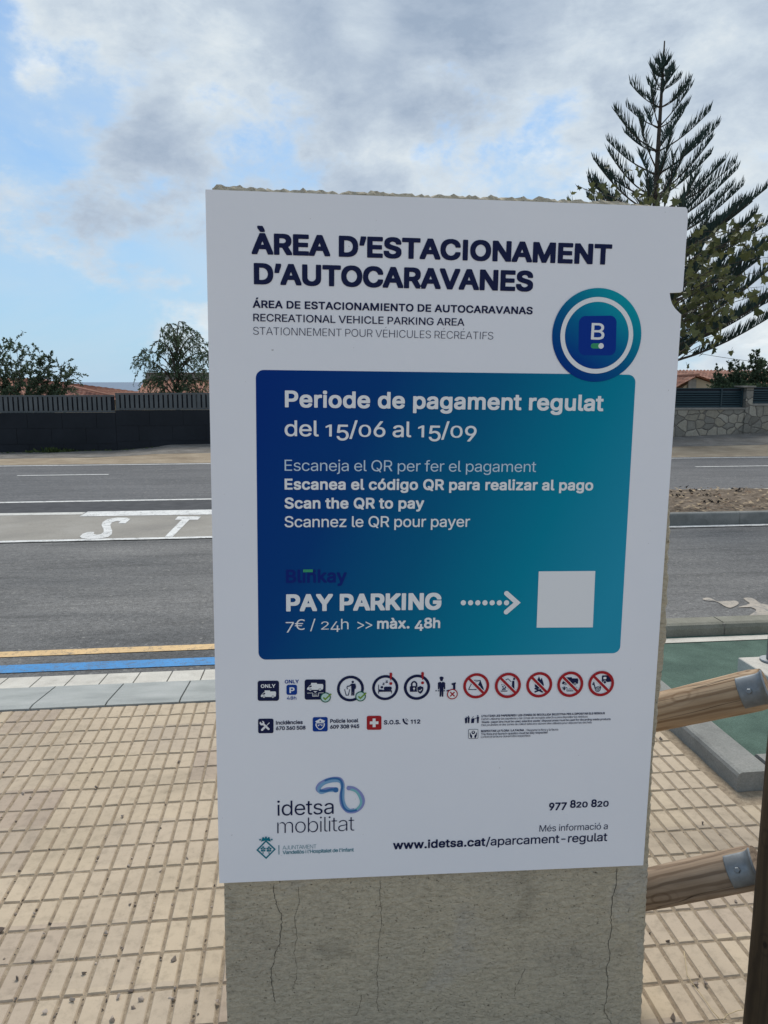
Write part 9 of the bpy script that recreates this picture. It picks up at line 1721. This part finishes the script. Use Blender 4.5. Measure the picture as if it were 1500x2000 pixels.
def build_rail_fence():
    # one thing: post with two rails and their straps
    pe = depth_pt(1479, 1746, 1.70); r = .056
    px_, py_ = (pe + RIGHT * r).x, (pe + RIGHT * r).y
    base = Vector((px_, py_, 0))
    rt = empty('wooden_fence', base, "round wooden rail fence with a dark post and steel straps, beside the slab", "fence")
    pole_between('post', Vector((0, 0, -.1)), Vector((0, 0, 1.12)), r, M['post_wood'], rt, 3)
    D0, D1 = 1.96, 1.82; R_ = .0485
    def railset(l, rgt, nm, mat, seed, s0, s1):
        a, b = depth_pt(*l, D0) - base, depth_pt(*rgt, D1) - base
        d = (b - a).normalized(); a2 = a - d * .34
        o = pole_between(nm, a2, b, R_, mat, rt, seed)
        # strap: curved plate hugging the viewer's side of the rail, then turning in to the post
        L = (b - a2).length; mb = MB(); n = 18
        Mx = o.matrix_basis; view = (Mx.to_3x3().inverted() @ (EYE - base - b)).normalized(); ang0 = math.atan2(view.z, view.y)
        x0 = L - s0; x1 = L - s1; th = .003; rr = R_ + .0015
        cols = [x0, x0 + .002] + [x0 + (x1 - x0) * k / 6 for k in range(1, 7)]
        out = []; inn = []
        for x in cols:
            rowo, rowi = [], []
            for j in range(n + 1):
                a_ = ang0 + R(-43 + 86 * j / n) ; e = 0
                rowo.append(mb.vert((x, (rr + th) * math.cos(a_), (rr + th) * math.sin(a_)))); rowi.append(mb.vert((x, rr * math.cos(a_), rr * math.sin(a_))))
            out.append(rowo); inn.append(rowi)
        # flange: flares outward towards the post
        for k, (dx, dr) in enumerate(((.006, .001), (.011, .004), (.014, .006), (.016, .009))):
            rowo, rowi = [], []
            for j in range(n + 1):
                a_ = ang0 + R(-43 + 86 * j / n)
                rowo.append(mb.vert((x1 + dx, (rr + th + dr) * math.cos(a_), (rr + th + dr) * math.sin(a_)))); rowi.append(mb.vert((x1 + dx + .003, (rr + dr) * math.cos(a_), (rr + dr) * math.sin(a_))))
            out.append(rowo); inn.append(rowi)
        for q, flip in ((out, 0), (inn, 1)):
            for A, B2 in zip(q, q[1:]):
                for j in range(n):
                    f = (A[j], A[j+1], B2[j+1], B2[j]); mb.face(f[::-1] if flip else f, 0, True)
        for j in range(n): mb.face((out[0][j], inn[0][j], inn[0][j+1], out[0][j+1])); mb.face((out[-1][j], out[-1][j+1], inn[-1][j+1], inn[-1][j]))
        for A, B2, C, D in zip(out, out[1:], inn, inn[1:]):
            mb.face((A[0], B2[0], D[0], C[0])); mb.face((A[n], C[n], D[n], B2[n]))
        st = mb.build('strap', M['galv'], rt); st.matrix_basis = Mx
        bb = MB(); xb = (x0 + x1) / 2 + .002; c = Vector((xb, math.cos(ang0) * (rr + th), math.sin(ang0) * (rr + th))); nn = Vector((0, math.cos(ang0), math.sin(ang0)))
        bb.tube([c - nn * .002, c + nn * .0035, c + nn * .0052], [.0072, .0072, .0055], 6, smooth=False)
        bo = bb.build('bolt', M['galv'], st)
    railset((1291, 1389), (1496, 1343), 'rail', M['rail_wood'], 1, .052, .006)
    railset((1264, 1737), (1482, 1691), 'rail', M['rail_grey'], 2, .062, .014)
build_rail_fence()

def concrete_block():
    zt = GREEN_Z + .085
    p = atz(1442, 1284, zt); q = atz(1472, 1307, zt)
    y1 = p.y; y0 = p.y - .42; x0 = p.x; x1 = x0 + .42
    rt = empty('concrete_block', ((x0 + x1) / 2, (y0 + y1) / 2, GREEN_Z), "pale square concrete foundation block standing on the green lane at the right edge", "concrete block")
    mb = MB(); w = .21; mb.box((-w, -w, -.02), (w, w, zt - GREEN_Z), bev=.004); mb.build('body', M['kerb_white'], rt)
    f = MB(); c = atz(1506, 1291, zt); c = c - Vector(rt.location)
    pl = empty('steel_pole', (c.x + rt.location.x, c.y + rt.location.y, zt), "steel pole foot on the concrete block at the right edge", "pole")
    f.tube([(0, 0, 0), (0, 0, .012)], [.055, .055], 24); f.build('base_plate', M['galv'], pl)
    f = MB(); f.tube([(0, 0, .012), (0, 0, 2.6)], [.025, .025], 20); f.build('shaft', M['galv'], pl)
concrete_block()

# a dry grass stalk on the pavers, right
mb = MB(); st = [atz(*p, .006) for p in ((1336, 1858), (1339, 1880), (1342, 1905), (1356, 1925), (1375, 1950), (1392, 1975), (1412, 1998))]
mb.tube(st, .0011, 5)
st2 = [atz(*p, .012) for p in ((1410, 1996), (1420, 1982), (1440, 1974), (1462, 1970))]; mb.tube(st2, .0011, 5)
o = mb.build('dry_stalk', plain("dry straw", (.50, .40, .24), .8)); tag(o, "thin dry grass stalk lying on the cream pavers at the lower right", "grass stalk")
